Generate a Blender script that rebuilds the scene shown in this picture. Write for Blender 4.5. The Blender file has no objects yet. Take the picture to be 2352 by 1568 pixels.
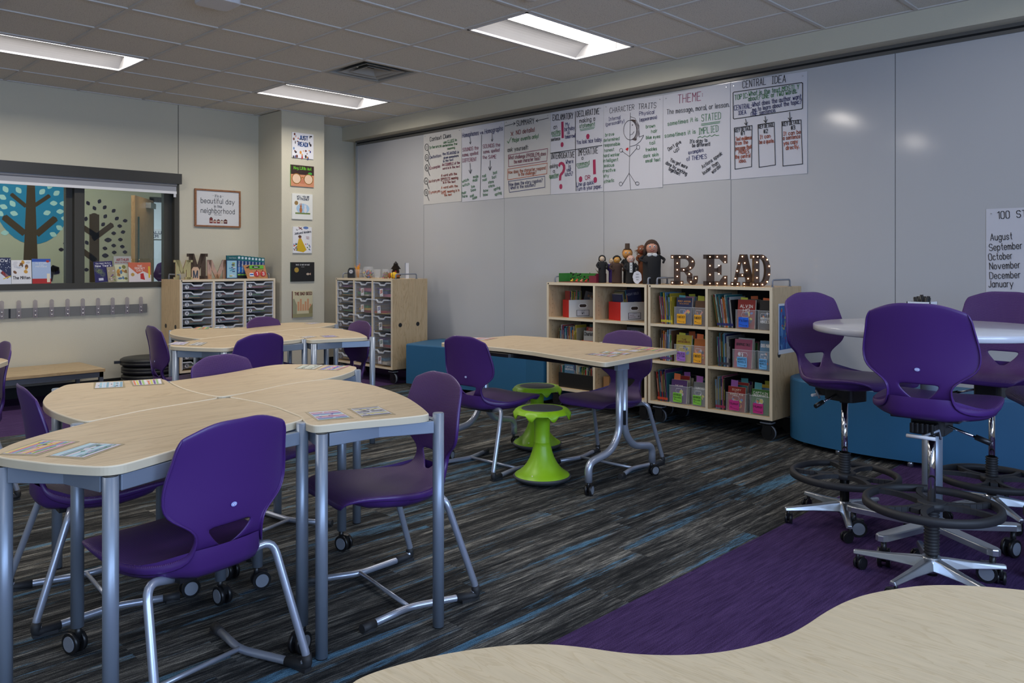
import bpy, bmesh, math, random
from mathutils import Vector, Matrix
random.seed(7)
PI = math.pi
C = bpy.context.scene.collection
SC = bpy.context.scene

# ------------------------------------------------------------------ camera
F_PX, YAW, HOR, CAMZ = 1853.84, 0.7734, 600.73, 1.25
cam = bpy.data.objects.new('camera', bpy.data.cameras.new('camera'))
C.objects.link(cam)
cam.location = (0, 0, CAMZ)
cam.rotation_euler = (PI / 2, 0, YAW - PI / 2)
cam.data.sensor_width = 36
cam.data.lens = F_PX / 2352 * 36
cam.data.shift_y = -(784 - HOR) / 2352
cam.data.clip_start = 0.02
SC.camera = cam
SC.view_settings.view_transform = 'Standard'
SC.view_settings.look = 'None'
SC.view_settings.gamma = 1
SC.view_settings.use_curve_mapping = False
SC.view_settings.exposure = 1.74

# world: overcast daylight outside the windows behind the camera
w = bpy.data.worlds.new('world'); SC.world = w; w.use_nodes = True
w.node_tree.nodes['Background'].inputs[0].default_value = (0.45, 0.62, 1.0, 1)
w.node_tree.nodes['Background'].inputs[1].default_value = 0.5
LAMP_E = 7.5        # ceiling troffer lens
DAY_W = 26.0         # daylight through each window behind the camera
HALL_W = 16.0

def area(name, loc, rot, sx, sy, power, col):
    l = bpy.data.lights.new(name, 'AREA'); l.shape = 'RECTANGLE'; l.size = sx; l.size_y = sy
    l.energy = power; l.color = col
    o = bpy.data.objects.new(name, l); C.objects.link(o); o.location = loc; o.rotation_euler = rot
    return o
for wx in (-2.6, -0.2, 2.2):
    area('daylight', (wx, -2.0, 1.65), (PI / 2, 0, 0), 1.9, 1.45, DAY_W, (0.50, 0.68, 1.0)).rotation_euler = (-PI / 2, 0, PI)
area('corridor_light', (2.0, 9.6, 2.8), (0, 0, 0), 3.5, .7, HALL_W, (1.0, 0.97, 0.9))
area('next_room_light', (5.2, 12.6, 2.7), (0, 0, 0), 2, 1.6, HALL_W * 1.6, (0.8, 0.9, 1.0))

# measuring: a pixel of the 2352x1568 photograph to a point on a real plane of the room
FW = Vector((math.cos(YAW), math.sin(YAW), 0)); RT = Vector((math.sin(YAW), -math.cos(YAW), 0)); EYE = Vector((0, 0, CAMZ))
def ray(x, y): return FW + RT * ((x - 1176) / F_PX) + Vector((0, 0, (HOR - y) / F_PX))
def on_z(x, y, z): r = ray(x, y); return EYE + r * ((z - CAMZ) / r.z)
def on_x(x, y, X): r = ray(x, y); return EYE + r * (X / r.x)
def on_y(x, y, Y): r = ray(x, y); return EYE + r * (Y / r.y)

# ------------------------------------------------------------------ materials
MATS = {}
def mat(name, col, rough=0.5, metal=0.0, bump=None, trans=0.0, emit=None, spec=0.5, alpha=1.0, coat=0.0, var=0.0):
    if name in MATS: return MATS[name]
    m = bpy.data.materials.new(name); m.use_nodes = True; MATS[name] = m
    nt = m.node_tree; b = nt.nodes['Principled BSDF']
    b.inputs['Base Color'].default_value = (*col, 1); b.inputs['Roughness'].default_value = rough
    b.inputs['Metallic'].default_value = metal; b.inputs['Specular IOR Level'].default_value = spec
    b.inputs['Transmission Weight'].default_value = trans; b.inputs['Alpha'].default_value = alpha
    b.inputs['Coat Weight'].default_value = coat
    if emit: b.inputs['Emission Color'].default_value = (*emit[0], 1); b.inputs['Emission Strength'].default_value = emit[1]
    if bump or var:
        tc = nt.nodes.new('ShaderNodeTexCoord'); nz = nt.nodes.new('ShaderNodeTexNoise')
        nt.links.new(tc.outputs['Object'], nz.inputs['Vector'])
        nz.inputs['Scale'].default_value = bump[0] if bump else 8; nz.inputs['Detail'].default_value = 3
        if bump:
            bp = nt.nodes.new('ShaderNodeBump'); bp.inputs['Strength'].default_value = bump[1]; bp.inputs['Distance'].default_value = bump[2]
            nt.links.new(nz.outputs['Fac'], bp.inputs['Height']); nt.links.new(bp.outputs['Normal'], b.inputs['Normal'])
        if var:
            mx = nt.nodes.new('ShaderNodeMix'); mx.data_type = 'RGBA'
            mx.inputs[6].default_value = (*[c * (1 - var) for c in col], 1); mx.inputs[7].default_value = (*[min(1, c * (1 + var)) for c in col], 1)
            nt.links.new(nz.outputs['Fac'], mx.inputs[0]); nt.links.new(mx.outputs[2], b.inputs['Base Color'])
    return m
def srgb(r, g, b):
    f = lambda c: (c / 255 / 12.92) if c / 255 <= .04045 else ((c / 255 + .055) / 1.055) ** 2.4
    return (f(r), f(g), f(b))
def ink(r, g, b): return mat('ink_%d_%d_%d' % (r, g, b), srgb(r, g, b), .6)

def nodes(m): return m.node_tree, m.node_tree.nodes['Principled BSDF']
def math_node(nt, op, a, b=None):
    n = nt.nodes.new('ShaderNodeMath'); n.operation = op
    for i, v in enumerate((a, b)):
        if v is None: continue
        if isinstance(v, (int, float)): n.inputs[i].default_value = v
        else: nt.links.new(v, n.inputs[i])
    return n.outputs[0]

def carpet():
    m = mat('carpet', (.1, .1, .1), .95, spec=.1); nt, b = nodes(m); N = nt.nodes.new; L = nt.links.new
    tc = N('ShaderNodeTexCoord'); sp = N('ShaderNodeSeparateXYZ'); L(tc.outputs['Object'], sp.inputs[0])
    x, y = sp.outputs[0], sp.outputs[1]
    row = math_node(nt, 'FLOOR', math_node(nt, 'DIVIDE', math_node(nt, 'SUBTRACT', y, 1.76), .2025))
    wn = N('ShaderNodeTexWhiteNoise'); wn.noise_dimensions = '1D'; L(row, wn.inputs['W'])
    col = math_node(nt, 'FLOOR', math_node(nt, 'ADD', x, wn.outputs['Value']))
    wn2 = N('ShaderNodeTexWhiteNoise'); wn2.noise_dimensions = '2D'; cb = N('ShaderNodeCombineXYZ'); L(row, cb.inputs[0]); L(col, cb.inputs[1]); L(cb.outputs[0], wn2.inputs['Vector'])
    off = math_node(nt, 'MULTIPLY', wn2.outputs['Value'], 40.0)
    def streak(sx, sy, seed, detail=3, rough=.6):
        c = N('ShaderNodeCombineXYZ'); L(math_node(nt, 'MULTIPLY', x, sx), c.inputs[0]); L(math_node(nt, 'MULTIPLY', y, sy), c.inputs[1]); L(math_node(nt, 'ADD', off, seed), c.inputs[2])
        n = N('ShaderNodeTexNoise'); n.inputs['Scale'].default_value = 1; n.inputs['Detail'].default_value = detail; n.inputs['Roughness'].default_value = rough
        L(c.outputs[0], n.inputs['Vector']); return n.outputs['Fac']
    s1 = streak(7, 120, 0, 6, .8); s2 = streak(1.3, 20, 9, 3)
    s = math_node(nt, 'ADD', math_node(nt, 'MULTIPLY', s1, .62), math_node(nt, 'MULTIPLY', s2, .38))
    r = N('ShaderNodeValToRGB'); L(s, r.inputs[0]); e = r.color_ramp.elements
    e[0].position = .40; e[0].color = (.012, .013, .014, 1); e[1].position = .62; e[1].color = (.30, .29, .255, 1)
    k = e.new(.48); k.color = (.034, .035, .035, 1); k = e.new(.555); k.color = (.108, .106, .098, 1)
    # blue strokes: sparse long bands, broken into fine threads
    bm_ = streak(.8, 13, 23, 2); bf = streak(9, 150, 31, 5, .75)
    mk = N('ShaderNodeMapRange'); L(math_node(nt, 'ADD', bm_, math_node(nt, 'MULTIPLY', math_node(nt, 'SUBTRACT', bf, .5), .62)), mk.inputs[0])
    mk.inputs[1].default_value = .60; mk.inputs[2].default_value = .70
    br = N('ShaderNodeValToRGB'); L(bf, br.inputs[0]); br.color_ramp.elements[0].position = .35; br.color_ramp.elements[0].color = (.026, .080, .145, 1)
    br.color_ramp.elements[1].position = .68; br.color_ramp.elements[1].color = (.13, .26, .37, 1)
    mx = N('ShaderNodeMix'); mx.data_type = 'RGBA'; L(mk.outputs[0], mx.inputs[0]); L(r.outputs[0], mx.inputs[6]); L(br.outputs[0], mx.inputs[7])
    # purple borders
    pn = streak(7, 130, 51, 3); pr = N('ShaderNodeValToRGB'); L(pn, pr.inputs[0])
    pr.color_ramp.elements[0].position = .3; pr.color_ramp.elements[0].color = (.036, .018, .066, 1); pr.color_ramp.elements[1].position = .72; pr.color_ramp.elements[1].color = (.085, .047, .140, 1)
    zone = math_node(nt, 'MAXIMUM', math_node(nt, 'LESS_THAN', y, 1.76), math_node(nt, 'GREATER_THAN', y, 6.62))
    m2 = N('ShaderNodeMix'); m2.data_type = 'RGBA'; L(zone, m2.inputs[0]); L(mx.outputs[2], m2.inputs[6]); L(pr.outputs[0], m2.inputs[7])
    fz = N('ShaderNodeTexNoise'); fz.inputs['Scale'].default_value = 330; L(tc.outputs['Object'], fz.inputs['Vector'])
    m3 = N('ShaderNodeMix'); m3.data_type = 'RGBA'; m3.blend_type = 'MULTIPLY'; m3.inputs[0].default_value = .75
    fr = N('ShaderNodeMapRange'); L(fz.outputs['Fac'], fr.inputs[0]); fr.inputs[1].default_value = .3; fr.inputs[2].default_value = .7; fr.inputs[3].default_value = .35; fr.inputs[4].default_value = 1.75
    L(m2.outputs[2], m3.inputs[6]); L(fr.outputs[0], m3.inputs[7]); L(m3.outputs[2], b.inputs['Base Color'])
    bp = N('ShaderNodeBump'); bp.inputs['Strength'].default_value = .6; bp.inputs['Distance'].default_value = .004
    L(math_node(nt, 'ADD', fz.outputs['Fac'], s1), bp.inputs['Height']); L(bp.outputs['Normal'], b.inputs['Normal'])
    return m

def wood(name, c0, c1, sc=1.0, axis=0, rough=.38, coat=.15):
    m = mat(name, c1, rough, coat=coat); nt, b = nodes(m); N = nt.nodes.new; L = nt.links.new
    tc = N('ShaderNodeTexCoord'); mp = N('ShaderNodeMapping'); L(tc.outputs['Object'], mp.inputs[0])
    s = [11 * sc, 11 * sc, 11 * sc]; s[axis] = 1.3 * sc; mp.inputs['Scale'].default_value = s
    wv = N('ShaderNodeTexNoise'); wv.inputs['Scale'].default_value = 1.0; wv.inputs['Detail'].default_value = 4; wv.inputs['Distortion'].default_value = 1.2
    L(mp.outputs[0], wv.inputs['Vector'])
    f = N('ShaderNodeMath'); f.operation = 'MULTIPLY'; f.inputs[1].default_value = 9; L(wv.outputs['Fac'], f.inputs[0])
    fr = N('ShaderNodeMath'); fr.operation = 'FRACT'; L(f.outputs[0], fr.inputs[0])
    r = N('ShaderNodeValToRGB'); L(fr.outputs[0], r.inputs[0]); e = r.color_ramp.elements
    e[0].position = 0; e[0].color = (*c0, 1); e[1].position = .35; e[1].color = (*c1, 1); k = e.new(.95); k.color = (*c1, 1); k = e.new(1.0); k.color = (*c0, 1)
    n2 = N('ShaderNodeTexNoise'); n2.inputs['Scale'].default_value = 3; n2.inputs['Detail'].default_value = 5; L(mp.outputs[0], n2.inputs['Vector'])
    mx = N('ShaderNodeMix'); mx.data_type = 'RGBA'; mx.blend_type = 'MULTIPLY'; mx.inputs[0].default_value = .35
    r2 = N('ShaderNodeMapRange'); L(n2.outputs['Fac'], r2.inputs[0]); r2.inputs[1].default_value = .3; r2.inputs[2].default_value = .7; r2.inputs[3].default_value = .8; r2.inputs[4].default_value = 1.15
    L(r.outputs[0], mx.inputs[6]); L(r2.outputs[0], mx.inputs[7]); L(mx.outputs[2], b.inputs['Base Color'])
    return m

def shell_front():
    # fine ribs pressed into the sitting side of the seat shell
    m = mat('purple_ribbed_plastic', (.078, .027, .135), .42); nt, b = nodes(m); N = nt.nodes.new; L = nt.links.new
    tc = N('ShaderNodeTexCoord'); sp = N('ShaderNodeSeparateXYZ'); L(tc.outputs['Object'], sp.inputs[0])
    k = 1250
    a = math_node(nt, 'SINE', math_node(nt, 'MULTIPLY', math_node(nt, 'SUBTRACT', sp.outputs[2], sp.outputs[0]), k))
    c = math_node(nt, 'SINE', math_node(nt, 'MULTIPLY', sp.outputs[1], k))
    h = math_node(nt, 'ADD', a, math_node(nt, 'MULTIPLY', c, .5))
    bp = N('ShaderNodeBump'); bp.inputs['Strength'].default_value = .42; bp.inputs['Distance'].default_value = .0010
    L(h, bp.inputs['Height']); L(bp.outputs['Normal'], b.inputs['Normal'])
    return m

def ceiling_tile():
    m = mat('ceiling_tile', (.72, .69, .62), .95, spec=.1); nt, b = nodes(m); N = nt.nodes.new; L = nt.links.new
    tc = N('ShaderNodeTexCoord'); n = N('ShaderNodeTexNoise'); n.inputs['Scale'].default_value = 150; n.inputs['Detail'].default_value = 2; L(tc.outputs['Object'], n.inputs['Vector'])
    r = N('ShaderNodeValToRGB'); L(n.outputs['Fac'], r.inputs[0]); r.color_ramp.elements[0].position = .33; r.color_ramp.elements[0].color = (.45, .42, .39, 1)
    r.color_ramp.elements[1].position = .42; r.color_ramp.elements[1].color = (.72, .69, .62, 1); L(r.outputs[0], b.inputs['Base Color'])
    return m

CARPET = carpet()
MAPLE = wood('maple_laminate', srgb(184, 160, 124), srgb(200, 178, 144), 1.0, 0, .42, 0)
MAPLE2 = wood('maple_panel', srgb(190, 160, 120), srgb(205, 178, 138), 1.0, 2, .45, .05)
EDGE = mat('maple_edge_band', srgb(225, 210, 182), .4)
PURPLE = mat('purple_plastic', (.064, .021, .145), .36, bump=(260, .12, .0006))
PURPLE_F = shell_front()
SILVER = mat('silver_tube', (.46, .50, .60), .30, .6)
BLUESILVER = mat('grey_blue_powder_coat', (.27, .315, .385), .38, .45)
CHROME = mat('chrome', (.75, .76, .8), .08, 1.0)
ALU = mat('polished_aluminium', (.55, .58, .62), .28, .9)
BLACK = mat('black_plastic', (.012, .012, .013), .35)
RUBBER = mat('dark_rubber', (.02, .02, .022), .6)
GREYP = mat('grey_plastic', (.22, .24, .28), .4)
DGREY = mat('dark_grey_pad', (.055, .06, .07), .55)
LIME = mat('lime_plastic', (.27, .52, .012), .38, bump=(300, .1, .0005))
WHITE = mat('white_plastic', (.62, .62, .64), .45)
WALL = mat('painted_wall', srgb(202, 197, 178), .75, bump=(95, .35, .003), spec=.3)
TILE = ceiling_tile()
GRID = mat('ceiling_grid', (.60, .575, .54), .6)
BOARD = mat('white_board_panel', (.50, .50, .51), .10)
BLUEV = mat('blue_vinyl', (.022, .125, .26), .48, bump=(500, .15, .0005))
FRAME = mat('bronze_frame', (.045, .042, .033), .45)
GLASS = mat('window_glass', (.86, .95, .92), .0, trans=1.0, spec=.5)
CLEAR = mat('clear_acrylic', (.9, .92, .93), .06, alpha=.09, spec=.8)
FROST = mat('frosted_tray', (.55, .57, .62), .25, alpha=.10, spec=.6)
FROST2 = mat('frosted_rim', (.66, .69, .74), .35, alpha=.85)
PAPER = mat('paper', (.60, .59, .61), .7)
CHART = mat('chart_paper', (.62, .615, .66), .7)
CHARTW = mat('warm_chart_paper', (.62, .60, .57), .7)
TAPE = mat('packing_tape', srgb(178, 162, 128), .25)
DARK = mat('dark_void', (.01, .01, .01), .9)

# ------------------------------------------------------------------ object helpers
def finish(o, label=None, cat=None, group=None, kind=None):
    if label: o['label'] = label
    if cat: o['category'] = cat
    if group: o['group'] = group
    if kind: o['kind'] = kind
    return o
def thing(name, label, cat, loc=(0, 0, 0), rz=0, group=None):
    o = bpy.data.objects.new(name, None); C.objects.link(o); o.empty_display_size = .05
    o.location = loc; o.rotation_euler = (0, 0, rz)
    return finish(o, label, cat, group)
def dup(root, loc=None, rz=None, label=None, group=None):
    def cp(o, par):
        c = o.copy(); C.objects.link(c); c.parent = par
        for ch in [k for k in bpy.data.objects if k.parent == o and k != c]: cp(ch, c)
        return c
    r = cp(root, None)
    if loc is not None: r.location = loc
    if rz is not None: r.rotation_euler = (0, 0, rz)
    if label: r['label'] = label
    if group: r['group'] = group
    return r

class MB:
    def __init__(s): s.bm = bmesh.new(); s.mats = []; s.M = Matrix()
    def mi(s, m):
        if m not in s.mats: s.mats.append(m)
        return s.mats.index(m)
    def v(s, p): return s.bm.verts.new(s.M @ Vector(p))
    def face(s, vs, m, smooth=False):
        try: f = s.bm.faces.new(vs)
        except ValueError: return
        f.material_index = s.mi(m); f.smooth = smooth; return f
    def poly(s, pts, m): return s.face([s.v(p) for p in pts], m)
    def box(s, x0, y0, z0, x1, y1, z1, m, mz=None, T=None):
        P = [(x0, y0, z0), (x1, y0, z0), (x1, y1, z0), (x0, y1, z0), (x0, y0, z1), (x1, y0, z1), (x1, y1, z1), (x0, y1, z1)]
        if T is not None: P = [T @ Vector(p) for p in P]
        V = [s.v(p) for p in P]
        for i, q in enumerate(((0, 3, 2, 1), (4, 5, 6, 7), (0, 1, 5, 4), (1, 2, 6, 5), (2, 3, 7, 6), (3, 0, 4, 7))):
            s.face([V[k] for k in q], mz if (mz and i == 1) else m)
    def rbox(s, x0, y0, z0, x1, y1, z1, r, m, seg=3):
        # box with rounded vertical edges
        o = []
        for cx, cy, a in ((x1 - r, y1 - r, 0), (x0 + r, y1 - r, 90), (x0 + r, y0 + r, 180), (x1 - r, y0 + r, 270)):
            for k in range(seg + 1):
                t = math.radians(a + 90 * k / seg); o.append((cx + r * math.cos(t), cy + r * math.sin(t)))
        s.prism(o, z0, z1, m)
    def prism(s, o, z0, z1, m, mtop=None, bev=0, smooth=False, mbev=None):
        n = len(o); A = sum(o[i][0] * o[(i + 1) % n][1] - o[(i + 1) % n][0] * o[i][1] for i in range(n))
        if A < 0: o = o[::-1]
        def inset(d):
            r = []
            for i in range(n):
                a, b, c = Vector(o[i - 1]), Vector(o[i]), Vector(o[(i + 1) % n])
                e1 = (b - a); e2 = (c - b)
                if e1.length < 1e-9 or e2.length < 1e-9: r.append(tuple(b)); continue
                n1 = Vector((-e1.y, e1.x)).normalized(); n2 = Vector((-e2.y, e2.x)).normalized()
                k = (n1 + n2); k = k.normalized() if k.length > 1e-6 else n1
                r.append(tuple(b + k * d))
            return r
        lv = [(o, z0, m)]
        if bev: lv += [(o, z1 - bev, m), (inset(bev * .35), z1 - bev * .3, mbev or m), (inset(bev), z1, mbev or m)]
        else: lv += [(o, z1, m)]
        rings = [[s.v((p[0], p[1], z)) for p in pts] for pts, z, _ in lv]
        for k in range(len(rings) - 1):
            for i in range(n): s.face([rings[k][i], rings[k][(i + 1) % n], rings[k + 1][(i + 1) % n], rings[k + 1][i]], lv[k + 1][2], smooth)
        s.face(rings[0][::-1], m); s.face(rings[-1], mtop or m)
    def cyl(s, a, b, r, m, n=16, r2=None, cap=True, mcap=None):
        a, b = Vector(a), Vector(b); d = (b - a).normalized(); u = d.orthogonal().normalized(); w_ = d.cross(u)
        r2 = r if r2 is None else r2
        R0 = [s.v(a + (u * math.cos(t) + w_ * math.sin(t)) * r) for t in [2 * PI * k / n for k in range(n)]]
        R1 = [s.v(b + (u * math.cos(t) + w_ * math.sin(t)) * r2) for t in [2 * PI * k / n for k in range(n)]]
        for k in range(n): s.face([R0[k], R0[(k + 1) % n], R1[(k + 1) % n], R1[k]], m, True)
        if cap: s.face(R0[::-1], mcap or m); s.face(R1, mcap or m)
    def tube(s, pts, r, m, n=12, closed=False, fillet=0, seg=5):
        P = [Vector(p) for p in pts]
        if fillet:
            Q = [P[0]]
            for i in range(1, len(P) - 1):
                a, b, c = P[i - 1], P[i], P[i + 1]; d = min(fillet, (a - b).length * .48, (c - b).length * .48)
                p0 = b + (a - b).normalized() * d; p1 = b + (c - b).normalized() * d
                for k in range(seg + 1): t = k / seg; Q.append(p0 * (1 - t) ** 2 + b * 2 * t * (1 - t) + p1 * t * t)
            Q.append(P[-1]); P = Q
        rings = []; nrm = None; L_ = len(P)
        for i in range(L_):
            if closed: d = (P[(i + 1) % L_] - P[i - 1])
            else: d = P[min(i + 1, L_ - 1)] - P[max(i - 1, 0)]
            d.normalize()
            nrm = (nrm - d * nrm.dot(d)).normalized() if nrm else d.orthogonal().normalized()
            bi = d.cross(nrm); rr = (r[0] + (r[-1] - r[0]) * i / (L_ - 1)) if isinstance(r, (list, tuple)) else r
            rings.append([s.v(P[i] + (nrm * math.cos(t) + bi * math.sin(t)) * rr) for t in [2 * PI * k / n for k in range(n)]])
        for i in range(L_ if closed else L_ - 1):
            A, B = rings[i], rings[(i + 1) % L_]
            for k in range(n): s.face([A[k], A[(k + 1) % n], B[(k + 1) % n], B[k]], m, True)
        if not closed: s.face(rings[0][::-1], m); s.face(rings[-1], m)
    def lathe(s, prof, m, n=32, c=(0, 0, 0), mats=None, wav=None):
        rings = []
        for i, (r, z) in enumerate(prof):
            if r < 1e-5: rings.append([s.v((c[0], c[1], c[2] + z))]); continue
            ring = []
            for k in range(n):
                t = 2 * PI * k / n; dz = wav(i, t) if wav else 0
                ring.append(s.v((c[0] + r * math.cos(t), c[1] + r * math.sin(t), c[2] + z + dz)))
            rings.append(ring)
        for i in range(len(rings) - 1):
            A, B = rings[i], rings[i + 1]; mm = mats[i] if mats else m
            for k in range(n):
                k2 = (k + 1) % n
                if len(A) == 1 and len(B) == 1: continue
                if len(A) == 1: s.face([A[0], B[k], B[k2]][::-1], mm, True)
                elif len(B) == 1: s.face([A[k], A[k2], B[0]], mm, True)
                else: s.face([A[k], A[k2], B[k2], B[k]], mm, True)
    def ball(s, c, r, m, sx=1, sy=1, sz=1, n=14):
        prof = [(math.sin(PI * k / 8) * r, -math.cos(PI * k / 8) * r) for k in range(9)]
        old = s.M; s.M = old @ Matrix.Translation(c) @ Matrix.Diagonal((sx, sy, sz, 1)); s.lathe(prof, m, n); s.M = old
    def build(s, name, parent=None, label=None, cat=None, group=None, kind=None, loc=None, rot=None, bevel=0, weld=True):
        if weld: bmesh.ops.remove_doubles(s.bm, verts=s.bm.verts, dist=1e-6)
        me = bpy.data.meshes.new(name); s.bm.to_mesh(me); s.bm.free()
        for m in s.mats: me.materials.append(m)
        o = bpy.data.objects.new(name, me); C.objects.link(o); o.parent = parent
        if loc is not None: o.location = loc
        if rot is not None: o.rotation_euler = rot
        if bevel:
            b = o.modifiers.new('bevel', 'BEVEL'); b.width = bevel; b.segments = 2; b.limit_method = 'ANGLE'; b.angle_limit = math.radians(50)
        return finish(o, label, cat, group, kind)

# ------------------------------------------------------------------ single-stroke lettering
GL = {'A': "002640 1232", 'B': "00063645443303 3342413000", 'C': "4536160501103041", 'D': "00062645412000", 'E': "46060040 0333", 'F': "460600 0333",
 'G': "45361605011030414323", 'H': "0006 4046 0343", 'I': "2026 1030 1636", 'J': "3631201001", 'K': "0006 460340", 'L': "060040", 'M': "0006234640",
 'N': "00064046", 'O': "163645413010010516", 'P': "00063645443303", 'Q': "163645413010010516 2240", 'R': "00063645443303 2340", 'S': "453616050413334241301001",
 'T': "0646 2620", 'U': "060110304146", 'V': "062046", 'W': "0610233046", 'X': "0046 0640", 'Y': "062346 2320", 'Z': "06460040",
 'a': "3324140301102031 3430", 'b': "0600 0314243331201001", 'c': "3324140301102031", 'd': "3630 3324140301102031", 'e': "02323324140301102031",
 'f': "26161510 0424", 'g': "3324140301102031 343b2a1a0b", 'h': "0600 0314243330", 'i': "0400 0605", 'j': "141b0a 1615", 'k': "0600 340230", 'l': "0600",
 'm': "0400 03142320 23344340", 'n': "0400 0314243330", 'o': "142433312010010314", 'p': "040a 0314243331201001", 'q': "3324140301102031 343a",
 'r': "0400 031424", 's': "33241403122231201001", 't': "161120 0424", 'u': "0401102031 3430", 'v': "042044", 'w': "0410233044", 'x': "0034 0430",
 'y': "0420 441a", 'z': "04340030", '0': "163645413010010516", '1': "052620", '2': "05163645440040", '3': "05163645443313 334241301001", '4': "30360242",
 '5': "460603334241301001", '6': "36160501103041423303", '7': "064610", '8': "13040516364544331302011030414233", '9': "4333130405163645413010",
 '.': "0001", ',': "010b", ':': "0001 0304", '!': "0602 0001", '?': "05163645442321 2000", "'": "0605", '(': "1604011b", ')': "0614110b", '-': "0323", '#': "1016 3036 0242 0444"}
def gy(c): return {'a': -2, 'b': -1}.get(c, None) if c in 'ab' else int(c)
def glyph(ch):
    out = []
    for st in GL.get(ch, '').split():
        out.append([(int(st[i]), gy(st[i + 1])) for i in range(0, len(st), 2)])
    return out
def layout(s):
    x = 0; L_ = []
    for ch in s:
        if ch == ' ': x += 3; continue
        g = glyph(ch)
        if not g: continue
        mx = max(p[0] for st in g for p in st)
        for st in g: L_.append([(x + p[0], p[1]) for p in st])
        x += mx + 1.7
    return L_, max(x - 1.7, 1)
class Art:
    """Flat marks on a surface: local plane u (right), v (up), normal n, all in world metres."""
    def __init__(s, mb, O, U, V, lift=.0008):
        s.mb = mb; s.O = Vector(O); s.U = Vector(U).normalized(); s.V = Vector(V).normalized(); s.N = s.U.cross(s.V); s.k = 0; s.l = lift
    def P(s, u, v, dz=0): return s.O + s.U * u + s.V * v + s.N * (s.l + dz)
    def poly(s, pts, m, dz=None):
        s.k += 1; dz = min(s.k, 40) * 2.5e-5 if dz is None else dz
        n = len(pts); A = sum(pts[i][0] * pts[(i + 1) % n][1] - pts[(i + 1) % n][0] * pts[i][1] for i in range(n))
        if A < 0: pts = pts[::-1]
        s.mb.poly([s.P(u, v, dz) for u, v in pts], m)
    def rect(s, u0, v0, u1, v1, m): s.poly([(u0, v0), (u1, v0), (u1, v1), (u0, v1)], m)
    def disc(s, u, v, r, m, ry=None, rot=0, n=16):
        ry = ry or r; c_, s_ = math.cos(rot), math.sin(rot)
        s.poly([(u + r * math.cos(t) * c_ - ry * math.sin(t) * s_, v + r * math.cos(t) * s_ + ry * math.sin(t) * c_) for t in [2 * PI * k / n for k in range(n)]], m)
    def line(s, pts, w, m, closed=False, dz=.0012):
        pts = list(pts) + ([pts[0]] if closed else [])
        for a, b in zip(pts, pts[1:]):
            a, b = Vector(a), Vector(b); d = b - a
            if d.length < 1e-7: continue
            d.normalize(); q = Vector((-d.y, d.x)) * w / 2; a2 = a - d * w * .35; b2 = b + d * w * .35
            s.mb.poly([s.P(*(a2 - q), dz), s.P(*(b2 - q), dz), s.P(*(b2 + q), dz), s.P(*(a2 + q), dz)], m)
    def ring(s, u, v, rx, ry, w, m, n=16): s.line([(u + rx * math.cos(2 * PI * k / n), v + ry * math.sin(2 * PI * k / n)) for k in range(n)], w, m, True)
    def text(s, t, p0, p1, h, m, w=None, jit=0):
        L_, W = layout(t); p0, p1 = Vector(p0), Vector(p1); d = p1 - p0; ln = d.length; d.normalize(); q = Vector((-d.y, d.x))
        sx = ln / W; sy = h / 6; w = w or h * .11
        for st in L_:
            s.line([tuple(p0 + d * (x * sx) + q * (y * sy)) for x, y in st], w, m)
    def textc(s, t, u, v, h, m, w=None, asp=.62):
        L_, W = layout(t); hw = W * h / 6 * asp / 2; s.text(t, (u - hw, v), (u + hw, v), h, m, w)
    def arrow(s, a, b, w, m, head=.02):
        s.line([a, b], w, m); a, b = Vector(a), Vector(b); d = (b - a).normalized(); q = Vector((-d.y, d.x))
        s.line([tuple(b - d * head + q * head * .6), tuple(b), tuple(b - d * head - q * head * .6)], w, m)
# ================================================================== ROOM
XB, XS, XW = 5.76, 5.615, 5.80        # marker board face, soffit face, wall behind
YB, YR, XL = 8.39, -1.87, -4.08
ZC, ZS, ZT = 2.8865, 2.7265, 2.668
TS = .6096; GX, GY = 3.234, 4.834
m = MB(); m.poly([(XL, YR, 0), (XW, YR, 0), (XW, YB, 0), (XL, YB, 0)], CARPET); m.build('floor', kind='structure')
WX0, WX1, WZ0, WZ1 = .55, 3.607, .99, 2.10
# back wall with the window opening
m = MB(); t = .16
m.box(XL, YB, 0, WX0, YB + t, ZC, WALL); m.box(WX1, YB, 0, XW, YB + t, ZC, WALL)
m.box(WX0, YB, 0, WX1, YB + t, WZ0, WALL); m.box(WX0, YB, WZ1, WX1, YB + t, ZC, WALL)
m.box(3.597, YB - .001, 2.17, 3.602, YB + .01, ZC, DARK)
m.build('wall_back', kind='structure')
m = MB(); m.box(XW, YR, 0, XW + .15, YB + .16, ZC + .3, WALL); m.build('wall_right', kind='structure')
m = MB(); m.box(XL - .15, YR, 0, XL, YB, ZC, WALL); m.build('wall_left', kind='structure')
m = MB()
ed = [XL, -3.55, -1.65, -1.15, .75, 1.25, 3.15, XW]
m.box(XL, YR - .2, 0, XW, YR, .92, WALL); m.box(XL, YR - .2, 2.4, XW, YR, ZC, WALL)
for a in range(0, 7, 2): m.box(ed[a], YR - .2, .92, ed[a + 1], YR, 2.4, WALL)
m.build('wall_front', kind='structure')
for k, a in enumerate(range(1, 7, 2)):
    m = MB(); x0, x1 = ed[a], ed[a + 1]; mid = (x0 + x1) / 2
    for q in ((x0, .92, x1, .97), (x0, 2.35, x1, 2.4), (x0, .97, x0 + .05, 2.35), (x1 - .05, .97, x1, 2.35), (mid - .025, .97, mid + .025, 2.35)): m.box(q[0], YR - .12, q[1], q[2], YR - .06, q[3], FRAME)
    m.build('window_%d' % (k + 2), kind='structure')
# column in the corner
m = MB(); m.box(4.507, 7.885, 0, 5.04, YB, ZC, WALL); m.build('wall_column', kind='structure')
m = MB(); m.box(XS, YR, ZS, XW, YB, ZC, WALL); m.build('trim_1', kind='structure')   # soffit over the board
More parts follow.
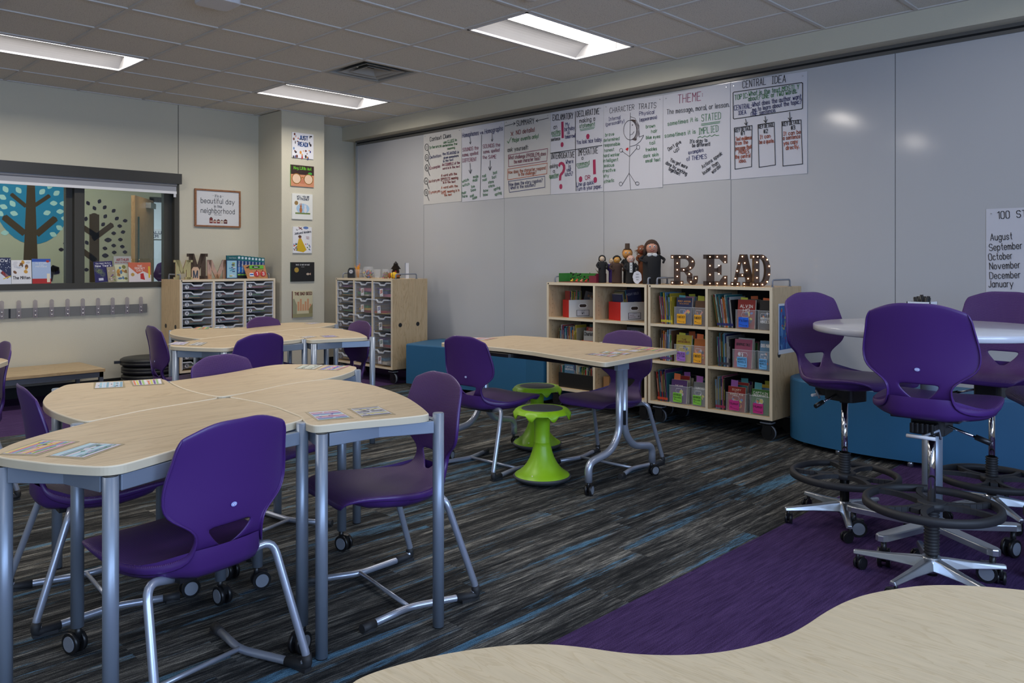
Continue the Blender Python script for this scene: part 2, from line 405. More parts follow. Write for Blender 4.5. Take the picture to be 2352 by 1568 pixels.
# baseboards
BB = mat('black_baseboard', (.012, .012, .012), .5)
m = MB(); m.box(XL, YB - .008, 0, 4.507, YB, .1, BB); m.box(5.04, YB - .008, 0, XW, YB, .1, BB)
m.box(4.499, 7.877, 0, 5.048, 7.885, .1, BB); m.box(4.499, 7.885, 0, 4.507, YB - .008, .1, BB); m.box(5.04, 7.885, 0, 5.048, YB - .008, .1, BB)
m.build('baseboard_back', kind='structure')
m = MB(); m.box(XB + .012, YR, 0, XW, YB - .01, .1, BB); m.build('baseboard_right', kind='structure')

# ceiling: tile field + grid
lights = [(1, -2), (1, 3), (-3, 3), (-3, -2), (-7, 3), (-7, -2), (1, -7), (-3, -7), (-7, -7)]
own = {}
for li, (i, j) in enumerate(lights): own[(i, j)] = own[(i + 1, j)] = 'L%d' % li
own[(1, 1)] = 'V'
m = MB()
cl = lambda v, a, b: max(a, min(b, v))
for i in range(-12, 5):
    for j in range(-12, 7):
        x0, x1 = cl(GX + i * TS, XL, XS), cl(GX + (i + 1) * TS, XL, XS); y0, y1 = cl(GY + j * TS, YR, YB), cl(GY + (j + 1) * TS, YR, YB)
        if x1 - x0 < .01 or y1 - y0 < .01: continue
        if (i, j) not in own: m.poly([(x0, y0, ZC + .008), (x0, y1, ZC + .008), (x1, y1, ZC + .008), (x1, y0, ZC + .008)], TILE)
        h = .012
        if not (own.get((i, j)) and own.get((i, j)) == own.get((i - 1, j))): m.box(x0 - h, y0, ZC, x0 + h, y1, ZC + .02, GRID)
        m.box(x0, y0 - h, ZC - .0004, x1, y0 + h, ZC + .02, GRID)
m.box(XS - .02, YR, ZC - .0008, XS, YB, ZC + .02, GRID); m.box(XL, YB - .02, ZC - .0008, XS, YB, ZC + .02, GRID)
m.build('ceiling', kind='structure', weld=False)
m = MB(); m.box(XL, YR, ZC + .25, XW, YB, ZC + .3, DARK); m.build('ceiling_deck', kind='structure')

LENS = mat('lamp_lens', (.9, .9, .9), .5, emit=((1.0, .93, .85), LAMP_E))
REFL = mat('lamp_reflector', (.27, .27, .28), .6)
LENS2 = mat('lamp_lens_dimmed', (.9, .9, .9), .5, emit=((1.0, .93, .85), LAMP_E * .3))
def troffer(i, j, label):
    x0, y0 = GX + i * TS, GY + j * TS; t = thing('ceiling_light', label, 'ceiling light', (x0 + TS, y0 + TS / 2, ZC), 0, 'recessed ceiling lights')
    L_, W_ = TS - .014, TS / 2 - .014
    m = MB()
    m.box(-L_, -W_, -.002, L_, -W_ + .018, .012, WHITE); m.box(-L_, W_ - .018, -.002, L_, W_, .012, WHITE)
    m.box(-L_, -W_, -.002, -L_ + .018, W_, .012, WHITE); m.box(L_ - .018, -W_, -.002, L_, W_, .012, WHITE)
    m.build('frame', t)
    # curved side reflectors rising to the lens
    m = MB(); a, b = L_ - .018, W_ - .018; prof = []
    for k in range(9):
        q = k / 8; prof.append((b - (b - .135) * q, .012 + .085 * math.sin(q * PI / 2)))
    for s in (-1, 1):
        for k in range(8):
            (u0, z0), (u1, z1) = prof[k], prof[k + 1]
            P = [(-a, s * u0, z0), (a, s * u0, z0), (a, s * u1, z1), (-a, s * u1, z1)]
            f = m.poly(P if s > 0 else P[::-1], REFL)
        for e in (-1, 1):
            m.poly([(e * a, s * u, z) for u, z in prof] + [(e * a, s * .135, .012)], REFL)
    for e in (-1, 1): m.box(e * a - .002, -.135, .012, e * a + .002, .135, .1, REFL)
    m.build('reflector', t)
    m = MB(); n = 8; pr = [(-.135 + .27 * k / n, .097 - .012 * math.sin(PI * k / n)) for k in range(n + 1)]
    for k in range(n):
        (u0, z0), (u1, z1) = pr[k], pr[k + 1]; m.poly([(-a, u0, z0), (-a, u1, z1), (a, u1, z1), (a, u0, z0)], LENS2 if j < -4 else LENS)
    m.build('diffuser', t)
    return t
LL = ['recessed ceiling light nearest the marker wall charts, largest in view', 'recessed ceiling light in front of the column', 'recessed ceiling light at the left, over the wall with the window']
for k, (i, j) in enumerate(lights): troffer(i, j, LL[k] if k < 3 else 'recessed ceiling light over the part of the room behind the camera')
# air diffuser
vx, vy = GX + 1 * TS, GY + 1 * TS
t = thing('ceiling_vent', 'square ceiling air diffuser with nested louvres', 'ceiling vent', (vx + TS / 2, vy + TS / 2, ZC))
m = MB(); VM = mat('vent_metal', (.36, .35, .32), .5)
def sqring(m, r0, z0, r1, z1, mt):
    a = [(-r0, -r0), (r0, -r0), (r0, r0), (-r0, r0)]; b = [(-r1, -r1), (r1, -r1), (r1, r1), (-r1, r1)]
    for k in range(4): k2 = (k + 1) % 4; m.poly([(*a[k], z0), (*a[k2], z0), (*b[k2], z1), (*b[k], z1)], mt)
sqring(m, .292, 0, .262, .004, VM); sqring(m, .262, .004, .25, .09, VM); m.build('frame', t)
m = MB()
for r in (.20, .13): sqring(m, r + .006, .004, r - .004, .004, VM); sqring(m, r - .004, .004, r - .06, .055, VM)
m.build('louvre', t)
m = MB(); m.poly([(-.26, -.26, .1), (.26, -.26, .1), (.26, .26, .1), (-.26, .26, .1)], DARK); m.build('duct', t)
# wireless access point on the ceiling
p = on_z(500, -8, ZC)
t = thing('access_point', 'white wireless access point on the ceiling, top left of centre', 'access point', (p.x, p.y, ZC - .03))
m = MB(); m.rbox(-.11, -.11, -.02, .11, .11, .012, .04, WHITE, 5); m.build('body', t, bevel=.006); m = MB(); m.rbox(-.08, -.08, .012, .08, .08, .03, .02, BLACK); m.build('bracket', t)
p = on_z(1218, -6, ZC); m = MB(); m.lathe([(.0, -.018), (.04, -.016), (.05, 0)], WHITE, 20); m.build('smoke_detector', None, 'small round white detector on the ceiling above the large light', 'detector', loc=(p.x, p.y, ZC))

# marker board wall
t = thing('whiteboard', 'wall-high whiteboard of tall glossy panels behind the charts', 'whiteboard', (XB, 0, 0))
ys = [8.275, 7.0, 5.733, 4.471, 3.21, 1.974, .73, -.52, -1.8]
for a, b in zip(ys, ys[1:]):
    m = MB(); m.box(0, b + .0022, .11, .01, a - .0022, ZT, BOARD); m.build('panel', t)
m = MB(); m.box(.006, -1.8, .11, .02, 8.275, ZT, mat('seam', (.05, .05, .055), .5)); m.build('backing', t)
RAILM = mat('anodised_rail', (.17, .165, .155), .4, .5)
m = MB(); m.box(-.012, -1.8, ZT, .02, 8.29, ZT + .022, RAILM); m.box(-.004, -1.8, ZT + .022, .02, 8.29, ZT + .036, DARK); m.box(-.016, -1.8, ZT + .036, .02, 8.29, ZS, RAILM)
m.build('top_rail', t)
m = MB(); m.box(-.012, 8.275, 0.1, .02, 8.30, ZS, ALU); m.build('end_trim', t)

# ---- window to the corridor
win = bpy.data.objects.new('window_1', None); C.objects.link(win); win['kind'] = 'structure'; win.location = (0, YB, 0)
m = MB()
def fr(x0, z0, x1, z1, y0=.02, y1=.12): m.box(x0, y0, z0, x1, y1, z1, FRAME)
fr(WX0, WZ0, WX1, 1.045, -.01, .16); fr(WX0, 2.06, WX1, WZ1, 0, .16); fr(WX1 - .05, 1.045, WX1, 2.06, -.01, .16); fr(WX0, 1.045, WX0 + .05, 2.06, -.01, .16)
fr(2.60, 1.045, 2.685, 2.06, -.005, .14); fr(WX1 - .13, 1.045, WX1 - .05, 2.06, .06, .13); fr(2.545, 1.045, 2.60, 2.06, .06, .13); fr(2.685, 1.045, 2.71, 2.06, .06, .13)
m.build('window_frame', win)
for a, b in ((WX0 + .05, 2.56), (2.70, WX1 - .12)):
    m = MB(); m.box(a, .095, 1.045, b, .101, 2.06, GLASS); m.build('pane', win)
# roller shade over it
t = thing('roller_shade', 'dark roller shade box with raised white blind over the window', 'window shade', (0, YB, 0))
HSG = mat('dark_anodised', (.035, .035, .033), .4); ye = YB - .085
xr = on_y(418, 400, ye).x; z0 = on_y(200, 408, ye).z; z1 = on_y(200, 382.5, ye).z
m = MB(); m.box(WX0 - .1, -.085, z0, xr, 0, z1, HSG); m.build('housing', t)
m = MB(); FAB = mat('grey_shade_cloth', (.30, .31, .34), .6)
zb = on_y(200, 427, YB - .05).z; xs = on_y(405, 430, YB - .05).x
m.box(WX0, -.052, zb, xs, -.048, z0, FAB); m.cyl((WX0, -.045, z0 - .0), (xs, -.045, z0 - .0), .028, FAB); m.build('shade_cloth', t)
m = MB(); m.box(WX0, -.06, zb - .026, xs, -.042, zb, mat('hem_bar', (.75, .75, .76), .4)); m.build('hem_bar', t)
m = MB(); m.box(xs - .03, -.058, zb - .06, xs - .005, -.05, zb - .026, WHITE); m.build('pull_tab', t)

# ---- corridor seen through the window
YH = 10.8
m = MB(); HW = mat('corridor_wall', srgb(176, 178, 158), .8)
xd = on_y(343, 560, YH).x
m.box(-2, YH, 0, xd, YH + .1, 2.9, HW); m.box(xd, YH, 2.08, 8, YH + .1, 2.9, HW); m.box(xd + 1.0, YH, 0, 8, YH + .1, 2.08, HW)
m.build('wall_corridor', kind='structure')
m = MB(); m.box(-2, YB + .16, -.05, 8, 14.6, 0, DARK); m.build('floor_corridor', kind='structure')
m = MB(); m.box(-2, YB + .16, 2.9, 8, 14.6, 2.95, HW); m.build('ceiling_corridor', kind='structure')
m = MB(); m.box(-2, 14.5, 0, 9, 14.6, 2.9, mat('far_wall', (.62, .66, .70), .7)); m.build('wall_far', kind='structure')
m = MB(); m.box(-2.1, YB + .16, 0, -2, 14.6, 2.9, HW); m.box(8, YB + .16, 0, 8.1, 14.6, 2.9, HW); m.build('wall_end', kind='structure')
m = MB(); m.box(xd, YH - .02, 0, xd + .05, YH + .12, 2.08, FRAME); m.box(xd, YH - .02, 2.04, xd + 1.0, YH + .12, 2.10, FRAME); m.box(xd + .95, YH - .02, 0, xd + 1, YH + .12, 2.08, FRAME); m.build('trim_2', kind='structure')
# open door, leaf swung into the corridor
_h = Vector((xd + .04, YH - .03)); _r = ray(313, 560); DOOR_A = 0
for _k in range(100, 180):
    _a = -math.radians(_k); _q = _h + Vector((math.cos(_a), math.sin(_a))) * .88
    if _q.x * _r.y - _q.y * _r.x < 0: DOOR_A = _a; break
dr = bpy.data.objects.new('door_1', None); C.objects.link(dr); dr['kind'] = 'structure'; dr.location = (xd + .04, YH - .03, 0); dr.rotation_euler = (0, 0, DOOR_A)
DW = wood('door_wood', srgb(150, 112, 74), srgb(176, 138, 96), 1, 2)
m = MB(); m.box(0, -.045, .01, .88, 0, 2.05, DW); m.build('door_leaf', dr)
m = MB(); m.box(.70, -.05, 1.0, .76, .005, 1.8, mat('door_lite', (.02, .06, .06), .1)); m.build('door_window', dr)
m = MB(); m.box(.12, .0, 1.93, .38, .06, 2.0, ALU); m.build('door_closer', dr)
m = MB(); m.cyl((.80, -.05, 1.0), (.80, -.11, 1.0), .02, ALU); m.box(.70, -.115, .99, .81, -.10, 1.01, ALU); m.build('door_handle', dr)
# painted trees on the corridor wall
m = MB(); A = Art(m, (0, YH, 0), (1, 0, 0), (0, 0, 1), .002)
def hp(x, y): p = on_y(x / 5.2262, 380 + y / 5.2262, YH); return (p.x, p.z)
BLU = mat('mural_blue', srgb(28, 128, 172), .8); BRN = mat('mural_brown', srgb(66, 52, 36), .8); PAL = mat('mural_pale', srgb(168, 208, 206), .8); NAV = mat('mural_navy', srgb(34, 30, 52), .8)
c0 = hp(400, 380); r0 = hp(960, 380)[0] - c0[0]; ry = c0[1] - hp(400, 985)[1]
A.disc(c0[0], c0[1] + .1, r0 * .85, BLU, ry * 1.1, n=40)
A.poly([hp(*q) for q in ((330, 60), (412, 60), (468, 1600), (258, 1600))], BRN)
def limb(a, b, w):
    A.line([hp(*a), hp(*b)], w, BRN, dz=.0015); A.disc(*hp(*b), w / 2, BRN)
limb((300, 480), (148, 355), .045); limb((430, 470), (580, 370), .045); limb((275, 800), (70, 635), .075); limb((455, 810), (645, 650), .075)
def leaf(x, y, rx, ry, a, mt):
    c = hp(x, y); s = abs(hp(100, 100)[0] - hp(200, 100)[0]) / 100 * 1.02; pts = []
    for k in range(12):
        t = 2 * PI * k / 12; u = rx * math.cos(t) * s; v = ry * math.sin(t) * (1 - .35 * abs(math.cos(t))) * s; r = math.radians(a)
        pts.append((c[0] + u * math.cos(r) - v * math.sin(r), c[1] + u * math.sin(r) + v * math.cos(r)))
    A.poly(pts, mt)
for x, y, a in ((65, 285, -60), (222, 297, -55), (30, 380, -30), (150, 458, -55), (42, 495, -20), (167, 575, -15), (0, 575, -40), (57, 808, 5), (105, 188, -40), (228, 190, -15), (598, 245, 60), (505, 315, 50), (677, 332, 40), (643, 453, 5), (758, 457, 0), (563, 568, 20), (720, 552, 5), (776, 635, -5), (712, 748, -35), (638, 828, -25), (825, 722, -20), (712, 225, 55)): leaf(x, y, 48, 36, a, PAL)
for x, y, a in ((1055, 452, -60), (1192, 430, 65), (1132, 512, -60), (1255, 502, 50), (1363, 543, 45), (1262, 610, 55), (1400, 635, 40), (1500, 662, 10), (1236, 706, 50), (1435, 726, 0), (1475, 797, 15), (1363, 812, 5), (1443, 888, 0), (1363, 960, 0), (1466, 973, -5), (1258, 993, -10), (1370, 1042, 0), (1498, 1038, 0), (1030, 640, 80), (1040, 925, -60), (1035, 1250, 0), (785, 940, -20), (733, 1008, 0), (825, 1023, 0), (800, 1122, 10)): leaf(x, y, 34, 27, a, NAV)
leaf(1295, 893, 52, 34, 3, NAV); leaf(1262, 1080, 46, 34, 0, NAV)
A.line([hp(1130, 625), hp(1130, 1600)], .115, BRN, dz=.0015); A.disc(*hp(1130, 625), .057, BRN)
limb((1130, 870), (1330, 720), .065); limb((1130, 830), (960, 720), .065); limb((1130, 1130), (960, 1000), .065)
A.line([hp(*q) for q in ((600, 1370), (620, 1250), (640, 1225), (680, 1240), (685, 1275), (660, 1280))], .055, NAV)
m.build('wall_mural', None, 'painted mural of blue and bare brown trees on the corridor wall', 'mural')
# pendant lamp and sign in the room beyond
p = on_y(372, 440, 10.1)
t = thing('pendant_lamp', 'dark dome pendant lamp seen through the window', 'pendant lamp', (p.x + .06, 10.1, p.z + .02))
m = MB(); m.lathe([(.17, 0), (.165, .04), (.12, .11), (.03, .15), (.012, .2)], BLACK, 24); m.cyl((0, 0, .2), (0, 0, 2.9 - t.location.z), .006, BLACK); m.build('lamp_shade', t)
m = MB(); m.lathe([(.15, .012), (0, .015)], mat('pendant_glow', (.9, .9, .9), .5, emit=((1, .95, .85), 2)), 24); m.build('bulb', t)
m = MB(); A = Art(m, (0, 14.48, 0), (1, 0, 0), (0, 0, 1), .003)
a = on_y(334, 529, 14.48); b = on_y(379, 547, 14.48); s = (b.x - a.x)
m.box(a.x - s, 14.47, b.z - .02, b.x, 14.482, a.z + .03, PAPER); A.O = Vector((0, 14.468, 0))
dk = ink(30, 40, 80)
zt = on_y(360, 540, 14.48).z; zb2 = on_y(360, 546.5, 14.48).z; hh = on_y(360, 530, 14.48).z - on_y(360, 536, 14.48).z
A.text('PLACE VALUE', (a.x - s * .75, on_y(360, 537, 14.48).z), (b.x - .02, on_y(360, 537, 14.48).z), hh, dk, hh * .2)
A.text('SYSTEM', (a.x - s * .45, on_y(360, 545.5, 14.48).z), (a.x + s * .62, on_y(360, 545.5, 14.48).z), hh, dk, hh * .2)
m.build('wall_sign', None, 'white sign on the far wall seen through the open door', 'sign')
# ================================================================== SEATING
ROWS = [  # x, z, half width, skirt, hole half width
 (.228, -.040, .150, .004, .05), (.228, -.018, .172, .008, .05), (.212, -.002, .192, .012, .05), (.165, .004, .210, .014, .05), (.095, .000, .221, .018, .05),
 (.02, -.008, .226, .022, .05), (-.05, -.013, .221, .024, .05), (-.100, -.012, .207, .026, .045), (-.143, -.007, .182, .026, .035), (-.178, .003, .150, .026, .022),
 (-.205, .019, .124, .022, .012), (-.219, .040, .113, .018, .040), (-.226, .062, .110, .020, .060), (-.230, .082, .116, .016, .074),
 (-.233, .102, .142, .014, .074), (-.236, .122, .176, .014, .07), (-.239, .148, .200, .014, .06), (-.243, .195, .205, .014, .06), (-.249, .24, .197, .014, .06), (-.256, .285, .190, .014, .06),
 (-.263, .325, .185, .013, .06), (-.269, .358, .182, .012, .06), (-.273, .384, .168, .010, .06)]
def shell_mesh():
    m = MB(); m.mi(PURPLE_F); m.mi(PURPLE); grid = []
    for ri, (x, z, hw, sk, hh) in enumerate(ROWS):
        a = ROWS[max(ri - 1, 0)]; b = ROWS[min(ri + 1, len(ROWS) - 1)]
        t = Vector((b[0] - a[0], 0, b[1] - a[1])).normalized(); n = Vector((t.z, 0, -t.x))      # n: up on the seat, forward on the back
        if n.z < 0 and ri < 8: n = -n
        q = cl((z - .02) / .12, 0, 1) if ri > 9 else 0
        us = [0, hh * .5, hh, hh + (hw - hh) * .35, hh + (hw - hh) * .7, hw - .010, hw]
        row = []
        for sgn in (-1, 1):
            half = []
            for k, u in enumerate(us):
                up = (.25 + .55 * q) * u * u
                if q == 0 and k >= 5: up -= .004 * (k - 4)
                drop = max(0, u - .080) * .40 * cl((z - .25) / .12, 0, 1) if ri > 9 else 0
                half.append(Vector((x, sgn * u, z - drop)) + n * up)
            half.append(half[-1] - n * sk + Vector((0, sgn * (.002 if q else -.004), 0)))
            row.append(half)
        grid.append([m.bm.verts.new(p) for p in row[0][::-1]] + [m.bm.verts.new(p) for p in row[1][1:]])
    nc = len(grid[0]); mid = nc // 2
    for i in range(len(grid) - 1):
        for j in range(nc - 1):
            if 10 <= i <= 12 and mid - 2 <= j < mid + 2: continue
            m.face([grid[i][j], grid[i + 1][j], grid[i + 1][j + 1], grid[i][j + 1]], PURPLE if j in (0, nc - 2) or i in (0,) else PURPLE_F, True)
    bmesh.ops.recalc_face_normals(m.bm, faces=m.bm.faces)
    return m
SH = None
def add_shell(par, zs):
    global SH
    if SH is None:
        mb = shell_mesh(); f = mb.bm.faces; f.ensure_lookup_table()
        up = [q for q in f if abs(q.calc_center_median().x - .1) < .06 and abs(q.calc_center_median().y) < .05][0]; up.normal_update()
        if up.normal.z < 0: bmesh.ops.reverse_faces(mb.bm, faces=list(mb.bm.faces))
        o = mb.build('seat_shell', par, weld=False)
        s = o.modifiers.new('thick', 'SOLIDIFY'); s.thickness = .008; s.offset = -1; s.material_offset = 1; s.material_offset_rim = 1
        u = o.modifiers.new('smooth', 'SUBSURF'); u.levels = 1; u.render_levels = 1
        SH = o
    else:
        o = SH.copy(); C.objects.link(o); o.parent = par
    o.location = (0, 0, zs); return o
def add_badge(par, zs):
    m = MB(); A = Art(m, (-.2385, 0, zs + .137), (0, -1, 0), (.045, 0, 1), .0105)
    A.disc(0, 0, .010, ink(150, 160, 215), .0065, n=20); A.k = 4; A.text('VS', (-.006, -.003), (.006, -.003), .006, ink(245, 245, 255), .0013)
    return m.build('badge', par, 'small oval logo badge')

def add_pan(par, zs):
    # the moulded body under the seat, closed at the back below the hand hole
    m = MB(); lv = [(-.006, 0), (-.022, .000), (-.040, .010), (-.052, .026)]; base = []
    half = [(.175, .0), (.168, .10), (.14, .165), (.08, .203), (.0, .219), (-.06, .212), (-.105, .197), (-.145, .172), (-.180, .142), (-.210, .118), (-.229, .098), (-.237, .05), (-.239, 0)]
    o = half + [(x, -y) for x, y in half[-2:0:-1]]; rings = []
    for dz, ins in lv:
        r = []
        for x, y in o:
            d = Vector((x + .02, y)); L_ = d.length; d = d * ((L_ - ins * (1.6 if x > .05 else 1)) / L_); r.append(m.v((d.x - .02, d.y, zs + dz + (cl((-.12 - x) * .36, 0, .038) if dz > -.01 else 0))))
        rings.append(r)
    n = len(o)
    for a_, b_ in zip(rings, rings[1:]):
        for i in range(n): m.face([a_[i], a_[(i + 1) % n], b_[(i + 1) % n], b_[i]], PURPLE, True)
    m.face(rings[-1], PURPLE); bmesh.ops.recalc_face_normals(m.bm, faces=m.bm.faces)
    return m.build('seat_pan', par)
def student_chair(label, group, first=None):
    t = thing('student_chair', label, 'chair', (0, 0, 0), 0, group)
    zs = .43
    for o in (add_shell(t, zs), add_pan(t, zs), add_badge(t, zs)): o.location.x += .045
    for s in (-1, 1):
        m = MB()
        m.tube([(.235, s * .250, .017), (.03, s * .195, .017), (-.235, s * .248, .017), (-.112, s * .208, .392), (-.09, s * .10, .366)], .0125, SILVER, 14, fillet=.045)
        m.build('leg_frame', t)
        m = MB(); m.tube([(.240, s * .252, .016), (.185, s * .237, .016)], .0155, RUBBER, 12); m.box(.19, s * .245 - .014, .001, .238, s * .245 + .014, .01, RUBBER); m.build('front_glide', t)
        m = MB(); m.tube([(-.15, s * .231, .017), (-.228, s * .2475, .017), (-.222, s * .2465, .05)], .0158, RUBBER, 12, fillet=.02)
        m.box(-.235, s * .243 - .014, .001, -.16, s * .243 + .014, .012, RUBBER); m.build('rear_glide', t)
    m = MB(); m.tube([(.03, -.195, .02), (.03, .195, .02)], .008, SILVER, 10); m.build('crossbar', t)
    m = MB(); m.box(-.13, -.12, zs - .066, .10, .12, zs - .050, BLACK); m.build('seat_plate', t)
    return t
CH = student_chair('purple student chair in the foreground, back turned, at the front table of the near cluster', 'purple student chairs')
def pose(near_rear, far_rear, near_tip, far_tip):
    r = (Vector(near_rear[:2]) + Vector(far_rear[:2])) / 2; t = (Vector(near_tip[:2]) + Vector(far_tip[:2])) / 2
    d = t - r; return ((r.x + t.x) / 2, (r.y + t.y) / 2, math.atan2(d.y, d.x))
rx = lambda a: math.radians(a)
g = lambda x, y: on_z(x, y, .02)
p4 = pose(g(1095, 1362), g(945, 1273), g(828, 1438), g(710, 1333))
CHAIRS = [
 ((1.045, 2.35, rx(100)), None),
 ((1.06, 3.235, rx(-5)), 'purple student chair at the left end of the near cluster, facing right'),
 ((1.005, 5.08, rx(178)), 'purple student chair cut off by the left edge of the frame'),
 (p4, 'purple student chair with long silver runners at the right of the near cluster, facing left'),
 ((1.82, 3.42, rx(-72)), 'purple student chair on the far side of the near cluster, only its backrest top showing'),
 ((2.42, 4.76, rx(101)), 'purple student chair with its back turned, between the two table clusters'),
 ((2.45, 5.60, rx(-5)), 'purple student chair at the left end of the far cluster'),
 ((3.27, 5.69, rx(-72)), 'purple student chair behind the far cluster, by the numbered tray cabinet'),
 ((3.285, 5.01, rx(171)), 'purple student chair at the right end of the far cluster'),
 ((3.43, 3.54, rx(2)), 'purple student chair with its back turned at the left of the two-person table'),
 ((3.975, 3.05, rx(182)), 'purple student chair at the right of the two-person table, facing left'),
]
for (x, y, a), lab in CHAIRS:
    if lab is None: CH.location = (x, y, 0); CH.rotation_euler = (0, 0, a)
    else: dup(CH, (x, y, 0), a, lab)

def caster(par, x, y, a, r=.03, name='caster', top=None, mt=None, hub=None):
    m = MB(); T = Matrix.Translation((x, y, 0)) @ Matrix.Rotation(a, 4, 'Z'); m.M = T; hub = hub or GREYP; tp = top or r * 2.6
    for s in (-1, 1):
        m.cyl((-.012, s * r * .22, r), (-.012, s * r * .62, r), r, mt or BLACK, 22); m.cyl((-.012, s * r * .6, r), (-.012, s * r * .68, r), r * .72, hub, 20)
    m.cyl((-.012, -r * .3, r), (-.012, r * .3, r), r * .5, BLACK, 12)
    m.box(-.012 - r * .7, -r * .25, r * 1.2, .010, r * .25, r * 2.02, BLACK); m.cyl((.004, 0, r * 1.3), (.004, 0, tp), r * .3, BLACK, 12)
    return m.build(name, par)

# tall chairs on five-star bases
def tall_chair(x, y, a, zs, ringz, label, basea):
    t = thing('tall_chair', label, 'chair', (x, y, 0), a, 'tall purple swivel chairs'); off = .02
    for o in (add_shell(t, zs), add_pan(t, zs), add_badge(t, zs)): o.location.x += .05
    m = MB(); zt = zs - .062
    m.box(-.11, -.12, zt, .10, .12, zt + .022, BLACK); m.rbox(-.075, -.06, zt - .062, .085, .06, zt, .02, BLACK); m.box(-.13, -.045, zt - .05, -.075, .045, zt - .012, BLACK)
    for k in range(5): m.box(-.140, -.040 + k * .017, zt - .046, -.128, -.030 + k * .017, zt - .008, BLACK)
    m.build('seat_mechanism', t, bevel=.003)
    m = MB(); m.cyl((-.15, -.05, zt - .058), (-.15, .05, zt - .058), .007, WHITE, 10); m.tube([(-.15, .0, zt - .058), (-.12, -.055, zt - .03), (-.10, -.055, zt - .065)], .005, GREYP, 8); m.build('tilt_handle', t)
    m = MB(); m.tube([(.0, -.055, zt - .03), (.0, -.155, zt - .062)], .005, CHROME, 8); m.tube([(.0, -.15, zt - .060), (.0, -.20, zt - .076)], .0105, BLACK, 12); m.build('height_lever', t)
    m = MB(); m.cyl((0, 0, ringz - .02), (0, 0, zt - .055), .0145, CHROME, 20); m.cyl((0, 0, zt - .075), (0, 0, zt - .06), .022, BLACK, 16); m.build('gas_lift', t)
    m = MB(); z0, z1 = .12, ringz - .018
    if ringz < .27: z0, z1 = ringz, ringz + .10; m.cyl((0, 0, .08), (0, 0, ringz), .021, BLACK, 16)
    k = 0; pr = []
    z = z0
    while z < z1: pr += [(.024, z), (.029, z + .005), (.024, z + .010)]; z += .012
    m.lathe(pr, RUBBER, 20); m.cyl((0, 0, .07), (0, 0, z0), .021, BLACK, 16); m.build('bellows', t)
    # ring
    R = .248; m = MB(); m.M = Matrix.Rotation(basea * .5, 4, 'Z')
    n = 48; pr = [(R - .026, -.014), (R - .024, .012), (R - .014, .015), (R - .002, .010), (R, .002), (R, -.014), (R - .008, -.018)]
    for i in range(len(pr)):
        (r0, z0_), (r1, z1_) = pr[i], pr[(i + 1) % len(pr)]
        for k in range(n):
            a0, a1 = 2 * PI * k / n, 2 * PI * (k + 1) / n
            m.face([m.v((r0 * math.cos(a0), r0 * math.sin(a0), ringz + z0_)), m.v((r0 * math.cos(a1), r0 * math.sin(a1), ringz + z0_)), m.v((r1 * math.cos(a1), r1 * math.sin(a1), ringz + z1_)), m.v((r1 * math.cos(a0), r1 * math.sin(a0), ringz + z1_))], RUBBER, True)
    m.cyl((0, 0, ringz - .016), (0, 0, ringz + .012), .05, RUBBER, 24)
    for k in range(3):
        b = 2 * PI * k / 3
        for s in (-1, 1):
            p0 = Vector((.035 * math.cos(b + s * .6), .035 * math.sin(b + s * .6))); p1 = Vector((.14 * math.cos(b + s * .08), .14 * math.sin(b + s * .08))); p2 = Vector(((R - .02) * math.cos(b + s * .42), (R - .02) * math.sin(b + s * .42)))
            P = [p0 * (1 - q) ** 2 + p1 * 2 * q * (1 - q) + p2 * q * q for q in [i / 8 for i in range(9)]]
            for A_, B_ in zip(P, P[1:]):
                d = (B_ - A_).normalized(); w_ = Vector((-d.y, d.x)) * .010
                m.prism([tuple(A_ - w_), tuple(B_ - w_), tuple(B_ + w_), tuple(A_ + w_)], ringz - .012, ringz + .008, RUBBER)
        m.prism([(.03 * math.cos(b - .9), .03 * math.sin(b - .9)), (.13 * math.cos(b - .12), .13 * math.sin(b - .12)), (.13 * math.cos(b + .12), .13 * math.sin(b + .12)), (.03 * math.cos(b + .9), .03 * math.sin(b + .9))], ringz - .012, ringz + .006, RUBBER)
    bmesh.ops.remove_doubles(m.bm, verts=m.bm.verts, dist=1e-6); bmesh.ops.recalc_face_normals(m.bm, faces=m.bm.faces)
    m.build('foot_ring', t)
    for k in range(5):
        b = basea + 2 * PI * k / 5; m = MB(); m.M = Matrix.Rotation(b, 4, 'Z')
        P = [(.015, .026, .108, .062), (.06, .024, .104, .064), (.15, .019, .092, .066), (.285, .0145, .079, .063)]
        for (x0, w0, t0, b0), (x1, w1, t1, b1) in zip(P, P[1:]):
            q = lambda X, Wd, Z: m.v((X, Wd, Z)); e = .6
            A_ = [(x0, -w0, b0), (x0, w0, b0), (x0, w0 * e, t0), (x0, -w0 * e, t0)]; B_ = [(x1, -w1, b1), (x1, w1, b1), (x1, w1 * e, t1), (x1, -w1 * e, t1)]
            for i in range(4): j = (i + 1) % 4; m.face([m.v(A_[i]), m.v(A_[j]), m.v(B_[j]), m.v(B_[i])], ALU)
        m.face([m.v(p) for p in B_], ALU)
        bmesh.ops.remove_doubles(m.bm, verts=m.bm.verts, dist=1e-6); bmesh.ops.recalc_face_normals(m.bm, faces=m.bm.faces)
        m.build('base_arm', t, bevel=.004)
        caster(t, .268 * math.cos(b), .268 * math.sin(b), b + 1.1 + k, .0245, top=.072, hub=BLACK)
    m = MB(); m.cyl((0, 0, .055), (0, 0, .112), .033, ALU, 20); m.cyl((0, 0, .04), (0, 0, .06), .02, BLACK, 16); m.build('base_hub', t)
    return t
tall_chair(3.865, 1.555, rx(-107), .715, .235, 'tall purple swivel chair left of the round white table, by the bookcase end', rx(241))
tall_chair(3.37, 1.02, rx(3), .715, .312, 'tall purple swivel chair nearest the camera with its back turned', rx(95))
